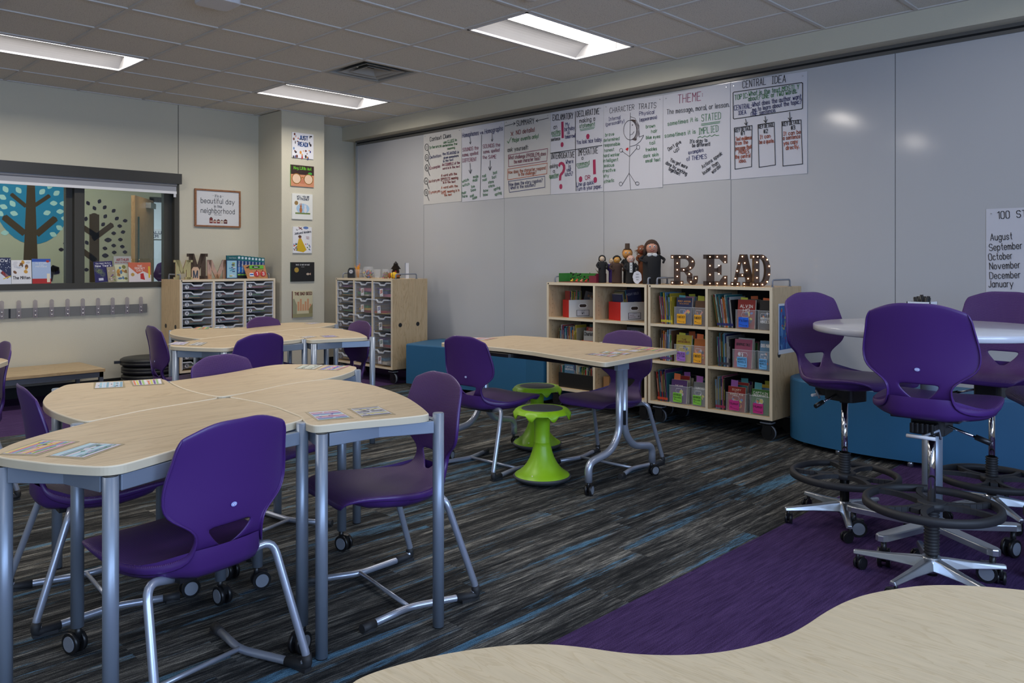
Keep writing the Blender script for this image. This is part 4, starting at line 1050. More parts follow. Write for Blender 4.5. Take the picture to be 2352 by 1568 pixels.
# ================================================================== BOOKS
PAL_ = [('red', (165, 45, 40)), ('navy', (40, 50, 95)), ('yellow', (205, 180, 60)), ('green', (70, 130, 60)), ('white', (205, 205, 200)), ('teal', (50, 120, 125)), ('orange', (200, 110, 45)),
        ('black', (35, 33, 36)), ('light blue', (110, 155, 190)), ('brown', (110, 75, 50)), ('purple', (95, 60, 120)), ('grey', (130, 132, 135)), ('cream', (200, 185, 150)), ('pink', (185, 90, 120)), ('olive', (110, 110, 60))]
COV = {n: mat('cover_' + n.replace(' ', '_'), srgb(*[q * .82 for q in c]), .38) for n, c in PAL_}
PAGES = mat('book_pages', srgb(205, 196, 172), .8)
def book_mesh(m, T, th, h, d, mt, soft=True):
    m.box(0, 0, 0, th, d, h, mt, T=T); e = .0008
    m.box(e * 2, .003, -e * .2 + .0015, th - e * 2, d + e, h + e, PAGES, T=T) if not soft else m.box(e * 1.5, .002, .002, th - e * 1.5, d - .001, h + e, PAGES, T=T)
def az(a): return Matrix.Rotation(a - PI / 2 * 3, 4, 'Z')   # local -y faces azimuth a
def row(O, azim, width, where, group, hr=(.17, .24), tr=(.004, .014), d=.19, lean=(0, 0), n=None, seed=0, tape=None, pal=None, spread=0):
    """spine-out row of separate books, starting at the viewer's left"""
    rr = random.Random(seed); x = 0; k = 0
    while x < width - .004 and k < 20:
        nm, _ = rr.choice(pal or PAL_); th = rr.uniform(*tr); h = rr.uniform(*hr); th = min(th, width - x)
        l = lean[0] + (lean[1] - lean[0]) * (x / width)
        T = Matrix.Rotation(l, 4, 'Y')
        m = MB(); book_mesh(m, Matrix(), th, h, d * rr.uniform(.88, 1), COV[nm])
        # printed marks on the spine
        A = Art(m, (0, 0, 0), (1, 0, 0), (0, 0, 1), .0004); tn = rr.choice(['white', 'yellow', 'black', 'cream']) if nm not in ('white', 'cream', 'yellow') else 'black'
        if th > .006: A.rect(th * .3, h * .3, th * .7, h * rr.uniform(.6, .85), COV[tn])
        if tape: A.rect(0, .012, th, .03, tape)
        o = m.build('book', None, '%s %s book, %s from left, %s' % (('thin' if th < .009 else 'thick'), nm, ORD[k], where), 'book', group)
        o.matrix_world = Matrix.Translation(O) @ az(azim) @ Matrix.Translation((x, 0, max(0, -math.sin(l) * th) + .001)) @ T
        x += th * 1.02 + .0012 + spread; k += 1
def cover_book(O, azim, w, h, th, nm, label, group, title=(), tcol=(240, 235, 225), lean=0, extra=None, tilt=0, cat='book'):
    """front cover faces azimuth azim; O is the lower left front corner as seen"""
    m = MB(); mt = COV[nm] if isinstance(nm, str) else ink(*nm)
    m.box(0, 0, 0, w, th, h, mt); m.box(.0015, .0012, .0012, w + .0004, th - .0012, h + .0004, PAGES)
    A = Art(m, (0, 0, 0), (1, 0, 0), (0, 0, 1), .0004)
    if extra: extra(A, w, h)
    A.k = max(A.k, 20)
    for s, v, hh, frac in title:
        A.text(s, (w * (1 - frac) / 2, h * v), (w * (1 + frac) / 2, h * v), hh * h, ink(*tcol), hh * h * .17)
    o = m.build('book', None, label, cat, group)
    o.matrix_world = Matrix.Translation(O) @ az(azim) @ Matrix.Rotation(-lean, 4, 'X') @ Matrix.Rotation(tilt, 4, 'Y')
    return o
def blobs(seed, cols, n=10, lo=.05, hi=.6):
    def f(A, w, h):
        rr = random.Random(seed)
        for k in range(n): A.disc(rr.uniform(.16, .84) * w, rr.uniform(lo, hi) * h, rr.uniform(.05, .13) * w, ink(*rr.choice(cols)), rr.uniform(.04, .12) * w, rr.uniform(0, 3))
    return f
WXA = PI  # azimuth of things facing the room (-x)
def ly(px, X): return on_x(px, 800, X).y
shelfz = (.7705, .4855, .1705)
TAPES = {(0, 0): ink(200, 190, 60), (1, 0): ink(30, 40, 110), (0, 2): ink(200, 70, 40), (1, 2): ink(150, 40, 80), (0, 1): ink(90, 60, 120), (1, 1): ink(60, 60, 70)}
cells = {
 (0, 0): ((1519, 1546), [(1549, 1589, 'FANTASY', (238, 170, 40), 'navy', (('PERCY JACKSON', .83, .055, .8), ('THE OLYMPIANS', .75, .035, .6)), (225, 160, 80), 1), (1592, 1634, 'FANTASY', (238, 170, 40), 'brown', (), (0, 0, 0), -1)]),
 (1, 0): ((1648, 1686), [(1690, 1735, 'Fiction', (30, 100, 220), 'red', (('ALVIN', .72, .10, .7), ('HO', .58, .10, .35)), (235, 225, 215), 1), (1741, 1788, None, None, 'black', (('WORLD WAR', .34, .07, .8), ('HEROES', .22, .09, .8)), (225, 225, 225), 0)]),
 (0, 1): ((1516, 1544), [(1549, 1587, 'REALISTIC FICTION', (160, 110, 200), 'yellow', (('THE', .80, .06, .3), ('UNTEACHABLES', .72, .06, .8)), (120, 50, 40), -1), (1590, 1634, 'FANTASY', (238, 170, 40), 'orange', (), (0, 0, 0), 1)]),
 (1, 1): ((1649, 1678), [(1683, 1736, 'GRAPHIC NOVELS', (110, 180, 235), 'pink', (('GRAPHIC TALE', .78, .08, .8),), (60, 50, 60), 1), (1741, 1788, 'GRAPHIC NOVELS', (110, 180, 235), 'light blue', (('DOG MAN', .78, .11, .8),), (240, 240, 240), -1)]),
 (0, 2): ((1511, 1534), [(1538, 1583, 'HISTORICAL Novels', (130, 200, 70), 'purple', (('THE WAR', .72, .06, .5),), (220, 200, 190), -1), (1589, 1634, 'HISTORICAL Novels', (130, 200, 70), 'grey', (('I SURVIVED', .70, .08, .8),), (230, 230, 230), -1)]),
 (1, 2): ((1644, 1666), [(1668, 1714, 'Humor', (195, 45, 130), 'red', (('DIARY', .84, .07, .5), ('of a', .77, .04, .2), ('Wimpy Kid', .66, .07, .75)), (235, 215, 190), -1), (1722, 1770, 'Humor', (195, 45, 130), 'green', (('CAPTAIN', .82, .08, .8), ('UNDERPANTS', .71, .08, .85)), (235, 235, 230), 1)])}
CW_ = ('left', 'right'); SW_ = ('top', 'middle', 'bottom')
for (c, s), ((r0, r1), bins) in cells.items():
    z = shelfz[s]; where = '%s shelf, %s column, letter bookcase' % (SW_[s], CW_[c]); Xf = 5.285
    y0, y1 = ly(r0, Xf), ly(r1, Xf)
    row((Xf, y0, z), WXA, y0 - y1, where, 'picture books at the left of the %s %s shelf' % (SW_[s], CW_[c]), hr=(.20, .245), tr=(.004, .011), d=.24, lean=((-.12, -.02), (0, 0), (-.12, -.05), (-.18, -.1), (-.05, .0), (-.05, .03))[c * 3 + s] if c * 3 + s < 5 else (-.03, 0), seed=10 + c * 5 + s, tape=TAPES[(c, s)])
    for bi, (p0, p1, card, cc, cn, title, tc, arr) in enumerate(bins):
        ya, yb_ = ly(p0, 5.275), ly(p1, 5.275); yb_ = max(yb_, OR_[1] - 1.03 + .025) if c else max(yb_, OR_[1] - PT - cwB + .004)
        if c == 0: ya, yb_ = min(ya, OR_[1] - .03), max(yb_, OR_[1] - PT - .470)
        W_ = ya - yb_; dD = .30; hb = .135
        t = thing('book_bin', '%s clear book bin%s, %s' % (('left', 'right')[bi], ' with %s %s card' % ({(238, 170, 40): 'yellow', (30, 100, 220): 'blue', (160, 110, 200): 'purple', (110, 180, 235): 'light blue', (130, 200, 70): 'lime', (195, 45, 130): 'magenta'}[cc], card.split()[0].lower()) if card else ' without card', where), 'bin', (5.27, ya, z), -PI / 2, 'acrylic book bins')
        m = MB(); e = .0025
        m.box(0, 0, 0, W_, dD, e, CLEAR); m.box(0, 0, e, W_, e, hb, CLEAR); m.box(0, dD - e, e, W_, dD, hb + .03, CLEAR); m.box(0, e, e, e, dD - e, hb, CLEAR); m.box(W_ - e, e, e, W_, dD - e, hb, CLEAR); m.build('body', t)
        m = MB(); u = W_ / 2
        m.tube([(u - .022 + .0, -.001, hb * .62), (u + .022, -.001, hb * .62), (u + .028, -.001, hb * .74), (u + .022, -.001, hb * .86), (u - .022, -.001, hb * .86), (u - .028, -.001, hb * .74)], .0013, FROST2, 6, closed=True); m.tube([(0, 0, hb), (W_, 0, hb)], .0013, FROST2, 6); m.tube([(W_, 0, hb), (W_, dD, hb)], .0013, FROST2, 6); m.build('rim', t)
        if card:
            m = MB(); A = Art(m, (0, -.0005, 0), (1, 0, 0), (0, 0, 1), .0006); cwid = min(.078, W_ * .62); u = W_ * .42
            pts = [(u + sx * cwid / 2, .012 + v) for sx, v in ((-1, .004), (-.9, 0), (.9, 0), (1, .004), (1, .068), (.9, .072), (-.9, .072), (-1, .068))]; A.poly(pts, ink(*cc))
            kk = ink(20, 22, 30)
            if ' ' in card:
                a_, b_ = card.split(); A.textc(a_, u, .062, .013, kk, .0016, asp=cwid * .86 / (layout(a_)[1] * .013 / 6)); A.textc(b_, u, .043, .013, kk, .0016, asp=cwid * .8 / (layout(b_)[1] * .013 / 6))
            else: A.textc(card, u, .052, .018, kk, .002, asp=cwid * .84 / (layout(card)[1] * .018 / 6))
            a0, b0 = (u - cwid * .4, .034), (u + cwid * .36, .024)
            if arr < 0: a0, b0 = (u + cwid * .42, .022), (u - cwid * .36, .034)
            A.line([a0, ((a0[0] + b0[0]) / 2, (a0[1] + b0[1]) / 2 - .004), b0], .0016, kk); A.arrow(((a0[0] + b0[0]) / 2, (a0[1] + b0[1]) / 2 - .004), b0, .0016, kk, .007)
            m.build('genre_card', t)
        # books filed behind each other, the first with its cover showing
        bh = .205 if title else .185; rr = random.Random(c * 10 + s * 3 + bi); yy = .012; nb = 5
        for k in range(nb):
            nm = cn if k == 0 else rr.choice(PAL_)[0]; wb = min(W_ - .012, .136) * (1 if k == 0 else rr.uniform(.85, 1)); hh = (bh if k == 0 else rr.uniform(.17, .215)) - (.03 if s == 2 and k == 0 else 0)
            O = (5.27 + yy, ya - .004 - (0 if k == 0 else rr.uniform(0, .006)), z + .0035)
            cover_book(O, WXA, wb, hh, .014, nm, ('%s book facing out, front of %s bin, %s' % (nm, ('left', 'right')[bi], where)) if k == 0 else ('%s book %s behind the front, %s bin, %s' % (nm, ('', 'first', 'second', 'third', 'fourth')[k], ('left', 'right')[bi], where)), 'books filed in the acrylic bins', title if k == 0 else (), tc, lean=.10, extra=blobs(c * 9 + s * 2 + bi, [(200, 190, 70), (80, 120, 180), (220, 120, 60), (60, 60, 90), (200, 200, 210)], 8, .2, .55) if k == 0 else None)
            yy += .019 + (.022 if k == 0 else 0) + k * .004
        if s != 1 or c == 0:
            for q in range(2):
                nm, cc2 = (('teal', (80, 150, 155)), ('olive', (170, 170, 60)), ('orange', (205, 105, 60)), ('pink', (150, 90, 160)))[(q + bi + s + c) % 4]
                m = MB(); m.box(0, 0, 0, .055, .001, .06, ink(*cc2)); o = m.build('divider_card', None, '%s divider card, %s in %s bin, %s' % (nm, ('first', 'second')[q], ('left', 'right')[bi], where), 'card', 'divider cards in the bins')
                o.matrix_world = Matrix.Translation((5.27 + .036 + q * .075, ya - .02 - q * .045, z + .165 + .005 * q)) @ az(WXA) @ Matrix.Rotation(.06 * (1 - 2 * q), 4, 'Y')
# left bookcase
def fabric_bin(px, s, azim, w, d, h, mf, ms, label, X=5.29, tag_=None):
    z = shelfz[s]; y = ly(px, X); t = thing('fabric_bin', label, 'bin', (X, y, z), azim - PI / 2 * 3, 'fabric book bins'); e = .004
    m = MB(); m.box(0, 0, 0, w, e, h, mf); m.build('front_panel', t, bevel=.001)
    m = MB(); m.box(0, e, 0, e, d, h, ms); m.box(w - e, e, 0, w, d, h, ms); m.box(e, d - e, 0, w - e, d, h, ms); m.box(e, e, 0, w - e, d - e, e, ms); m.build('side_panels', t)
    if tag_ is not None:
        m = MB(); A = Art(m, (0, 0, 0), (1, 0, 0), (0, 0, 1), .001); u = w * .5; v = h * .66
        o = [(u + sx * (.022) + .016 * sx * math.cos(a), v + .016 * math.sin(a)) for sx, a0 in ((1, -90), (-1, 90)) for a in [math.radians((a0 + 180 * k / 8)) * 1 for k in range(9)] for _ in (0,)]
        o = [(u + .024 + .018 * math.cos(math.radians(-90 + 180 * k / 8)), v + .018 * math.sin(math.radians(-90 + 180 * k / 8))) for k in range(9)] + [(u - .024 + .018 * math.cos(math.radians(90 + 180 * k / 8)), v + .018 * math.sin(math.radians(90 + 180 * k / 8))) for k in range(9)]
        A.poly(o, ink(235, 235, 235)); o2_ = [(u + (a - u) * .8, v + (b - v) * .72) for a, b in o]; A.poly(o2_, ink(60, 48, 42)); m.build('handle_hole', t)
        m = MB(); A = Art(m, (0, 0, 0), (1, 0, 0), (0, 0, 1), .001); A.rect(u - .062, .010, u + .062, h * .42, ink(60, 60, 66)); A.rect(u - .057, .014, u + .057, h * .40, ink(200, 200, 206)); A.k = 10
        A.textc('CLASSROOM LIBRARY', u, h * .36, .004, ink(60, 60, 60), asp=.7)
        if tag_ == 'Wt': A.textc('Wt', u, .026, .022, ink(15, 15, 15), .003, asp=.8)
        else: A.textc('American', u - .028, .040, .009, ink(120, 40, 50), .001, .9); A.textc('Historical Fiction', u - .026, .024, .009, ink(120, 40, 50), .001, .7); A.textc('Wt', u + .040, .026, .013, ink(15, 15, 15), .002, asp=.8)
        m.build('label_card', t)
    return t
REDF, WHF, BKF, ORF = mat('red_fabric', srgb(190, 28, 24), .6, bump=(60, .3, .002)), mat('white_vinyl', (.62, .62, .60), .4, bump=(30, .3, .003)), mat('black_vinyl_bin', (.012, .012, .012), .35, bump=(30, .3, .003)), mat('orange_fabric', srgb(200, 85, 30), .6)
cell = lambda s, c: '%s shelf, %s column, puppet bookcase' % (SW_[s], CW_[c])
def bin_books(t, w, d, n0, where, seed, hr=(.19, .23), x0=.01, wid=.13, grp='books in the fabric bins', lean=(0, 0)):
    T = Matrix.Translation(t.location) @ Matrix.Rotation(t.rotation_euler.z, 4, 'Z'); O = T @ Vector((x0, .012, .006))
    row(O, t.rotation_euler.z + PI * 1.5, wid, where, grp, hr=hr, tr=(.006, .012), d=min(.14, d - .03), seed=seed, lean=lean)
    return T
t = fabric_bin(1307, 0, math.radians(246), .265, .125, .150, WHF, REDF, 'white-fronted red fabric bin in the upper left cell of the puppet bookcase', 5.30, 'Wt')
T = bin_books(t, .265, .125, 0, 'red bin, ' + cell(0, 0), 31, x0=-.0 + .008, wid=.12)
cover_book(T @ Vector((.135, .06, .006)), math.radians(240), .13, .225, .012, 'grey', 'grey picture book leaning in red bin, ' + cell(0, 0), 'books in the fabric bins', (), tilt=.25, extra=blobs(3, [(170, 130, 100), (120, 90, 70), (190, 180, 170)], 8, .1, .9))
t = fabric_bin(1426, 0, math.radians(250), .265, .18, .150, WHF, REDF, 'white-fronted red fabric bin in the upper right cell of the puppet bookcase', 5.29, 'x')
T = bin_books(t, .265, .18, 0, 'red bin, ' + cell(0, 1), 32, x0=.034, wid=.06, lean=(-.12, -.12), hr=(.2, .24))
cover_book(T @ Vector((.105, .07, .006)), math.radians(240), .15, .24, .012, 'navy', 'navy picture book with pale title leaning in red bin, ' + cell(0, 1), 'books in the fabric bins', (('NIGHT GOLD', .8, .07, .7), ('The Girl', .5, .06, .4), ('Who Drank', .38, .06, .5)), (150, 150, 165), tilt=-.12)
# middle shelf
t = fabric_bin(1280, 1, WXA, .245, .30, .10, BKF, BKF, 'black vinyl bin on ' + cell(1, 0), 5.29)
bin_books(t, .245, .3, 0, 'black bin, ' + cell(1, 0), 33, x0=.004, wid=.225, hr=(.14, .22))
t = fabric_bin(1334.5, 1, WXA, .15, .30, .10, ORF, ORF, 'orange fabric bin on ' + cell(1, 0), 5.29)
T = Matrix.Translation(t.location) @ Matrix.Rotation(t.rotation_euler.z, 4, 'Z')
cover_book(T @ Vector((.008, .02, .006)), WXA, .132, .175, .012, 'white', 'white book with swirly black title in orange bin, ' + cell(1, 0), 'books in the fabric bins', (('Charlotte', .78, .15, .9),), (25, 25, 28), lean=.05)
cover_book(T @ Vector((.012, .05, .006)), WXA, .125, .205, .012, 'red', 'red book second in orange bin, ' + cell(1, 0), 'books in the fabric bins', (('STEVE', .88, .07, .6),), (220, 200, 180), lean=.05)
cover_book(T @ Vector((.02, .08, .006)), WXA, .12, .225, .012, 'teal', 'teal book third in orange bin, ' + cell(1, 0), 'books in the fabric bins', lean=.05)
t = thing('white_box', 'white lidded box on ' + cell(1, 1), 'box', (5.28, ly(1377, 5.28) - .0, shelfz[1]), -PI / 2)
m = MB(); m.box(0, 0, 0, .17, .24, .085, WHF); m.build('body', t); m = MB(); m.box(-.003, -.003, .078, .173, .243, .10, WHF); m.build('lid', t, bevel=.002)
for k, (nm, hh) in enumerate((('teal', .18), ('brown', .20), ('grey', .225))):
    cover_book((5.36 + k * .03, ly(1432, 5.36) + .005 * k, shelfz[1] + .001), WXA, .17, hh, .02, nm, '%s book behind white box, %s' % (nm, cell(1, 1)), 'books behind the white box', (('HISTORY', .85, .07, .5),), (200, 200, 200))
t = fabric_bin(1283, 2, WXA, .40, .30, .125, BKF, BKF, 'wide black vinyl bin on ' + cell(2, 0), 5.285)
bin_books(t, .4, .3, 0, 'wide bin, ' + cell(2, 0), 36, x0=.006, wid=.04, hr=(.17, .19))
bin_books(t, .4, .3, 0, 'comic bin, ' + cell(2, 0), 37, x0=.165, wid=.22, hr=(.15, .20))
T = Matrix.Translation(t.location) @ Matrix.Rotation(t.rotation_euler.z, 4, 'Z')
cover_book(T @ Vector((.05, .02, .006)), WXA, .11, .195, .012, 'light blue', 'blue comic book with white title in wide black bin, ' + cell(2, 0), 'books in the fabric bins', (('CAPTAIN', .84, .07, .7), ('UNDERPANTS', .73, .07, .85)), (235, 235, 235))
t = fabric_bin(1412, 2, WXA, .27, .30, .16, BKF, BKF, 'black vinyl bin on ' + cell(2, 1), 5.30)
m = MB(); m.box(0, 0, 0, .06, .25, .13, mat('cardboard', srgb(150, 110, 70), .8)); m.build('cardboard_box', None, 'brown cardboard box on ' + cell(2, 1), 'box', loc=(5.31, ly(1386, 5.31), shelfz[2]), rot=(0, 0, -PI / 2))

# ================================================================== LETTERS
def strip(m, pts, w, y0, y1, mt):
    for a, b in zip(pts, pts[1:]):
        a, b = Vector(a), Vector(b); d = (b - a).normalized(); q = Vector((-d.y, d.x)) * w / 2; a2, b2 = a - d * w * .12, b + d * w * .12
        P = [a2 - q, b2 - q, b2 + q, a2 + q]; F_ = [m.v((p.x, y0, p.y)) for p in P]; G_ = [m.v((p.x, y1, p.y)) for p in P]
        m.face(F_, mt); m.face(G_[::-1], mt)
        for i in range(4): m.face([F_[i], G_[i], G_[(i + 1) % 4], F_[(i + 1) % 4]], mt)
def ext(m, P, y0, y1, mt):
    A = sum(P[i][0] * P[(i + 1) % len(P)][1] - P[(i + 1) % len(P)][0] * P[i][1] for i in range(len(P)))
    if A < 0: P = P[::-1]
    F_ = [m.v((p[0], y0, p[1])) for p in P]; G_ = [m.v((p[0], y1, p[1])) for p in P]; m.face(F_, mt); m.face(G_[::-1], mt); n = len(P)
    for i in range(n): m.face([F_[i], G_[i], G_[(i + 1) % n], F_[(i + 1) % n]], mt)
def rc(x0, z0, x1, z1): return [(x0, z0), (x1, z0), (x1, z1), (x0, z1)]
def arcstrip(cx, cz, ro, so, ri, si, a0, a1, n=10):
    o = []
    for k in range(n):
        t0, t1 = math.radians(a0 + (a1 - a0) * k / n), math.radians(a0 + (a1 - a0) * (k + 1) / n)
        o.append([(cx + ro * math.cos(t0), cz + so * math.sin(t0)), (cx + ro * math.cos(t1), cz + so * math.sin(t1)), (cx + ri * math.cos(t1), cz + si * math.sin(t1)), (cx + ri * math.cos(t0), cz + si * math.sin(t0))])
    return o
LSH = {
 'R': [rc(.12, 0, .36, 1), rc(0, 0, .47, .13), rc(0, .87, .36, 1), rc(.35, .86, .52, 1), rc(.35, .43, .52, .57)] + arcstrip(.5, .715, .40, .285, .17, .145, -90, 90) +
      [[(.44, .50), (.62, .50), (.80, .36), (.80, .22), (.60, .22), (.60, .30)], [(.60, .26), (.80, .26), (.80, .17), (.83, .12), (.80, 0), (.70, .02), (.60, .12)], [(.78, 0), (.90, .01), (.98, .08), (1.0, .18), (1.0, .30), (.84, .30), (.84, .16), (.80, .14)]],
 'E': [rc(.13, 0, .46, 1), rc(0, 0, 1, .14), rc(0, .86, 1, 1), [(.84, .86), (1, .86), (1, .72), (.84, .72), (.74, .80), (.66, .86)], [(.84, .14), (1, .14), (1, .32), (.84, .32), (.74, .22), (.66, .14)], rc(.46, .44, .62, .56), [(.55, .44), (.76, .33), (.76, .68), (.55, .56)]],
 'A': [[(.08, 0), (.24, 0), (.50, .86), (.50, 1), (.38, 1)], [(.38, 1), (.70, 1), (.98, .10), (.64, .10), (.46, .80)], rc(0, 0, .40, .13), rc(.50, 0, 1.04, .13), rc(.26, .28, .72, .40)],
 'D': [rc(.12, 0, .40, 1), rc(0, 0, .45, .13), rc(0, .87, .45, 1), rc(.4, .86, .55, 1), rc(.4, 0, .55, .14)] + arcstrip(.52, .5, .46, .5, .22, .36, -90, 90, 12),
 'M': [rc(.10, 0, .32, 1), rc(.68, 0, .90, 1), rc(0, 0, .40, .12), rc(.60, 0, 1, .12), rc(0, .88, .30, 1), rc(.70, .88, 1, 1), [(.10, 1), (.34, 1), (.58, .30), (.42, .30)], [(.90, 1), (.66, 1), (.42, .30), (.58, .30)]],
 'm': [rc(0, 0, .22, 1), rc(.78, 0, 1, 1), [(0, 1), (.24, 1), (.60, .02), (.42, .02)], [(1, 1), (.76, 1), (.40, .02), (.58, .02)]]}
RUST = mat('rusty_metal', (.050, .026, .012), .55, .3, var=.6)
BULB = mat('warm_bulb', (1, .8, .5), .4, emit=((1.0, .60, .28), 8))
BP = {'R': [(.06, .07), (.4, .07), (.24, .28), (.24, .5), (.24, .72), (.06, .93), (.33, .93), (.62, .93), (.80, .78), (.72, .57), (.48, .50), (.68, .36), (.74, .10), (.92, .22)],
      'E': [(.28, .07), (.58, .07), (.90, .07), (.90, .26), (.28, .35), (.28, .64), (.65, .38), (.65, .65), (.28, .93), (.58, .93), (.90, .93), (.90, .76)],
      'A': [(.08, .07), (.30, .07), (.58, .07), (.92, .07), (.20, .24), (.74, .24), (.28, .48), (.50, .35), (.68, .5), (.36, .72), (.60, .73), (.5, .93)],
      'D': [(.08, .07), (.28, .07), (.55, .07), (.80, .16), (.26, .28), (.26, .52), (.26, .76), (.90, .38), (.90, .64), (.80, .84), (.58, .93), (.30, .93), (.08, .93)]}
def letter(ch, p0, p1, X, azim, h, label, dep=.055):
    a = on_x(p0, 640, X); b = on_x(p1, 640, X); w_ = abs((b - a).length) * .5 + 0
    pc = on_x((p0 + p1) / 2, 640, X); dist = (Vector((pc.x, pc.y, 0))).dot(FW); w_ = (p1 - p0) * dist / F_PX
    t = thing('marquee_letter', label, 'letter', (pc.x, pc.y, ZCAB), azim - PI * 1.5, 'light-up letters')
    m = MB(); m.M = Matrix.Translation((-w_ / 2, 0, 0)) @ Matrix.Diagonal((w_, 1, h, 1))
    for P in LSH[ch]: ext(m, P, -dep * .45, dep * .5, RUST)
    m.build('letter_body', t)
    for x, z in BP[ch]:
        m = MB(); m.ball(((x - .5) * w_, -dep * .45 - .004, z * h), .0036, BULB, n=8); m.build('bulb', t)
HL = .232
letter('R', 1541, 1602, 5.42, math.radians(214), HL, 'rusty light-up letter R nearest the puppets')
letter('E', 1616, 1670, 5.40, math.radians(210), HL, 'rusty light-up letter E')
letter('A', 1679, 1732, 5.40, math.radians(206), HL, 'rusty light-up letter A, partly behind the letter D')
letter('D', 1725, 1768, 5.36, math.radians(222), HL * .99, 'rusty light-up letter D nearest the bookcase end', .06)

# ================================================================== PUPPETS
SK = {'cream': srgb(205, 180, 150), 'tan': srgb(200, 140, 70), 'pink': srgb(205, 160, 140), 'brown': srgb(125, 70, 40), 'fair': srgb(190, 135, 110), 'ochre': srgb(195, 140, 55)}
def puppet(px, X, h, hr_, skin, coat, hair, label, style='', bodyr=.036, extra=None, coat2=None):
    p = on_x(px, 640, X); t = thing('puppet', label, 'puppet', (p.x, p.y, ZCAB), math.radians(218) - PI * 1.5, 'handmade puppets')
    K = mat('felt_' + '_'.join('%d' % (c * 255) for c in coat), coat, .9); S_ = mat('skin_' + skin, SK[skin], .6); H_ = mat('hair_' + '_'.join('%d' % (c * 255) for c in hair), hair, .9)
    hz = h - hr_ - (.035 if 'tophat' in style else .006)
    m = MB(); m.lathe([(0, 0), (bodyr, 0), (bodyr, .01), (bodyr * .98, hz * .4), (bodyr * 1.02, hz * .72), (bodyr * .8, hz - hr_ * 1.1), (bodyr * .35, hz - hr_ * .75), (0, hz - hr_ * .7)], K, 20)
    m.build('robe', t)
    for s in (-1, 1):
        m = MB(); z0 = hz - hr_ * 1.15; m.tube([(s * bodyr * .75, 0, z0), (s * bodyr * 1.4, -.006, z0 - .03), (s * bodyr * (1.2 if s > 0 else .6), -bodyr * .9, z0 - .055)], [.012, .011, .009], K, 8, fillet=.01); m.build('sleeve', t)
    m = MB(); m.ball((0, 0, hz), hr_, S_, 1, 1, 1.08, 20); m.ball((0, -hr_ * 1.0, hz - hr_ * .08), hr_ * .16, S_, n=8)
    for s in (-1, 1): m.ball((s * hr_ * .95, 0, hz), hr_ * .18, S_, .5, 1, 1, 8)
    m.build('head', t)
    m = MB(); A = Art(m, (0, -hr_ * 1.0, hz), (1, 0, 0), (0, 0, 1), .0005)
    for s in (-1, 1):
        m.ball((s * hr_ * .33, -hr_ * .86, hz + hr_ * .25), hr_ * .17, mat('eye_white', (.7, .7, .7), .3), n=8); m.ball((s * hr_ * .33, -hr_ * 1.0, hz + hr_ * .25), hr_ * .085, BLACK, n=8)
    m.build('eyes', t)
    m = MB(); m.tube([(-hr_ * .35, -hr_ * .86, hz - hr_ * .38), (0, -hr_ * .90, hz - hr_ * .50), (hr_ * .35, -hr_ * .86, hz - hr_ * .38)], hr_ * .06, mat('lip_red', srgb(140, 30, 30), .6), 6, fillet=hr_ * .2); m.build('mouth', t)
    m = MB()
    if 'bonnet' in style:
        m.ball((0, hr_ * .25, hz + hr_ * .15), hr_ * 1.22, H_, 1.05, .8, 1.05, 18)
        for s in (-1, 1): m.ball((s * hr_ * 1.05, -.002, hz - hr_ * .25), hr_ * .42, H_, .6, .8, 1.5, 10)
    elif 'curly' in style:
        rr = random.Random(2)
        for k in range(30):
            a = rr.uniform(0, 2 * PI); e = rr.uniform(.0, 1.5); d = Vector((math.cos(a) * math.cos(e), abs(math.sin(a)) * math.cos(e) * 1.0 - .15, math.sin(e) * .95 + .1)) * hr_ * 1.1
            m.ball(tuple(d + Vector((0, 0, hz))), hr_ * .36, H_, n=8)
    elif 'bob' in style:
        for k in range(34):
            a = -.35 * PI + 1.7 * PI * k / 33 - .0 ; x, y = math.cos(a), math.sin(a)
            if y < -.55: continue
            m.tube([(0, hr_ * .15, hz + hr_ * 1.12), (x * hr_ * .8, y * hr_ * .8 + hr_ * .1, hz + hr_ * .85), (x * hr_ * 1.12, y * hr_ * 1.1 + hr_ * .12, hz), (x * hr_ * 1.2, y * hr_ * 1.1 + hr_ * .12, hz - hr_ * 1.0)], hr_ * .17, H_, 6, fillet=hr_ * .4)
        m.ball((0, hr_ * .15, hz + hr_ * .35), hr_ * 1.02, H_, 1.05, .95, 1, 16)
    elif 'wild' in style:
        rr = random.Random(5)
        for k in range(70):
            a = rr.uniform(0, 2 * PI); e = rr.uniform(-.6, 1.5); d = Vector((math.cos(a) * math.cos(e), abs(math.sin(a)) * math.cos(e), math.sin(e)))
            m.tube([tuple(d * hr_ * .9 + Vector((0, 0, hz))), tuple(d * hr_ * 1.5 + Vector((rr.uniform(-.01, .01), 0, hz - .01)))], [.003, .0012], H_, 5)
    elif 'bald' in style:
        for s in (-1, 1): m.ball((s * hr_ * .85, hr_ * .2, hz + hr_ * .05), hr_ * .4, H_, .6, 1, 1.1, 10)
        m.ball((0, -hr_ * .92, hz - hr_ * .28), hr_ * .28, H_, 1.8, .4, .35, 10)
    else: m.ball((0, hr_ * .2, hz + hr_ * .2), hr_ * 1.05, H_, 1, .95, 1, 16)
    m.build('hair', t)
    if 'tophat' in style:
        m = MB(); z = hz + hr_ * .92; BH = mat('hat_brown', (.045, .025, .015), .8); m.lathe([(0, z), (hr_ * .75, z), (hr_ * .75, z + .004), (hr_ * .5, z + .004), (hr_ * .46, z + .05), (0, z + .05)], BH, 18); m.build('top_hat', t)
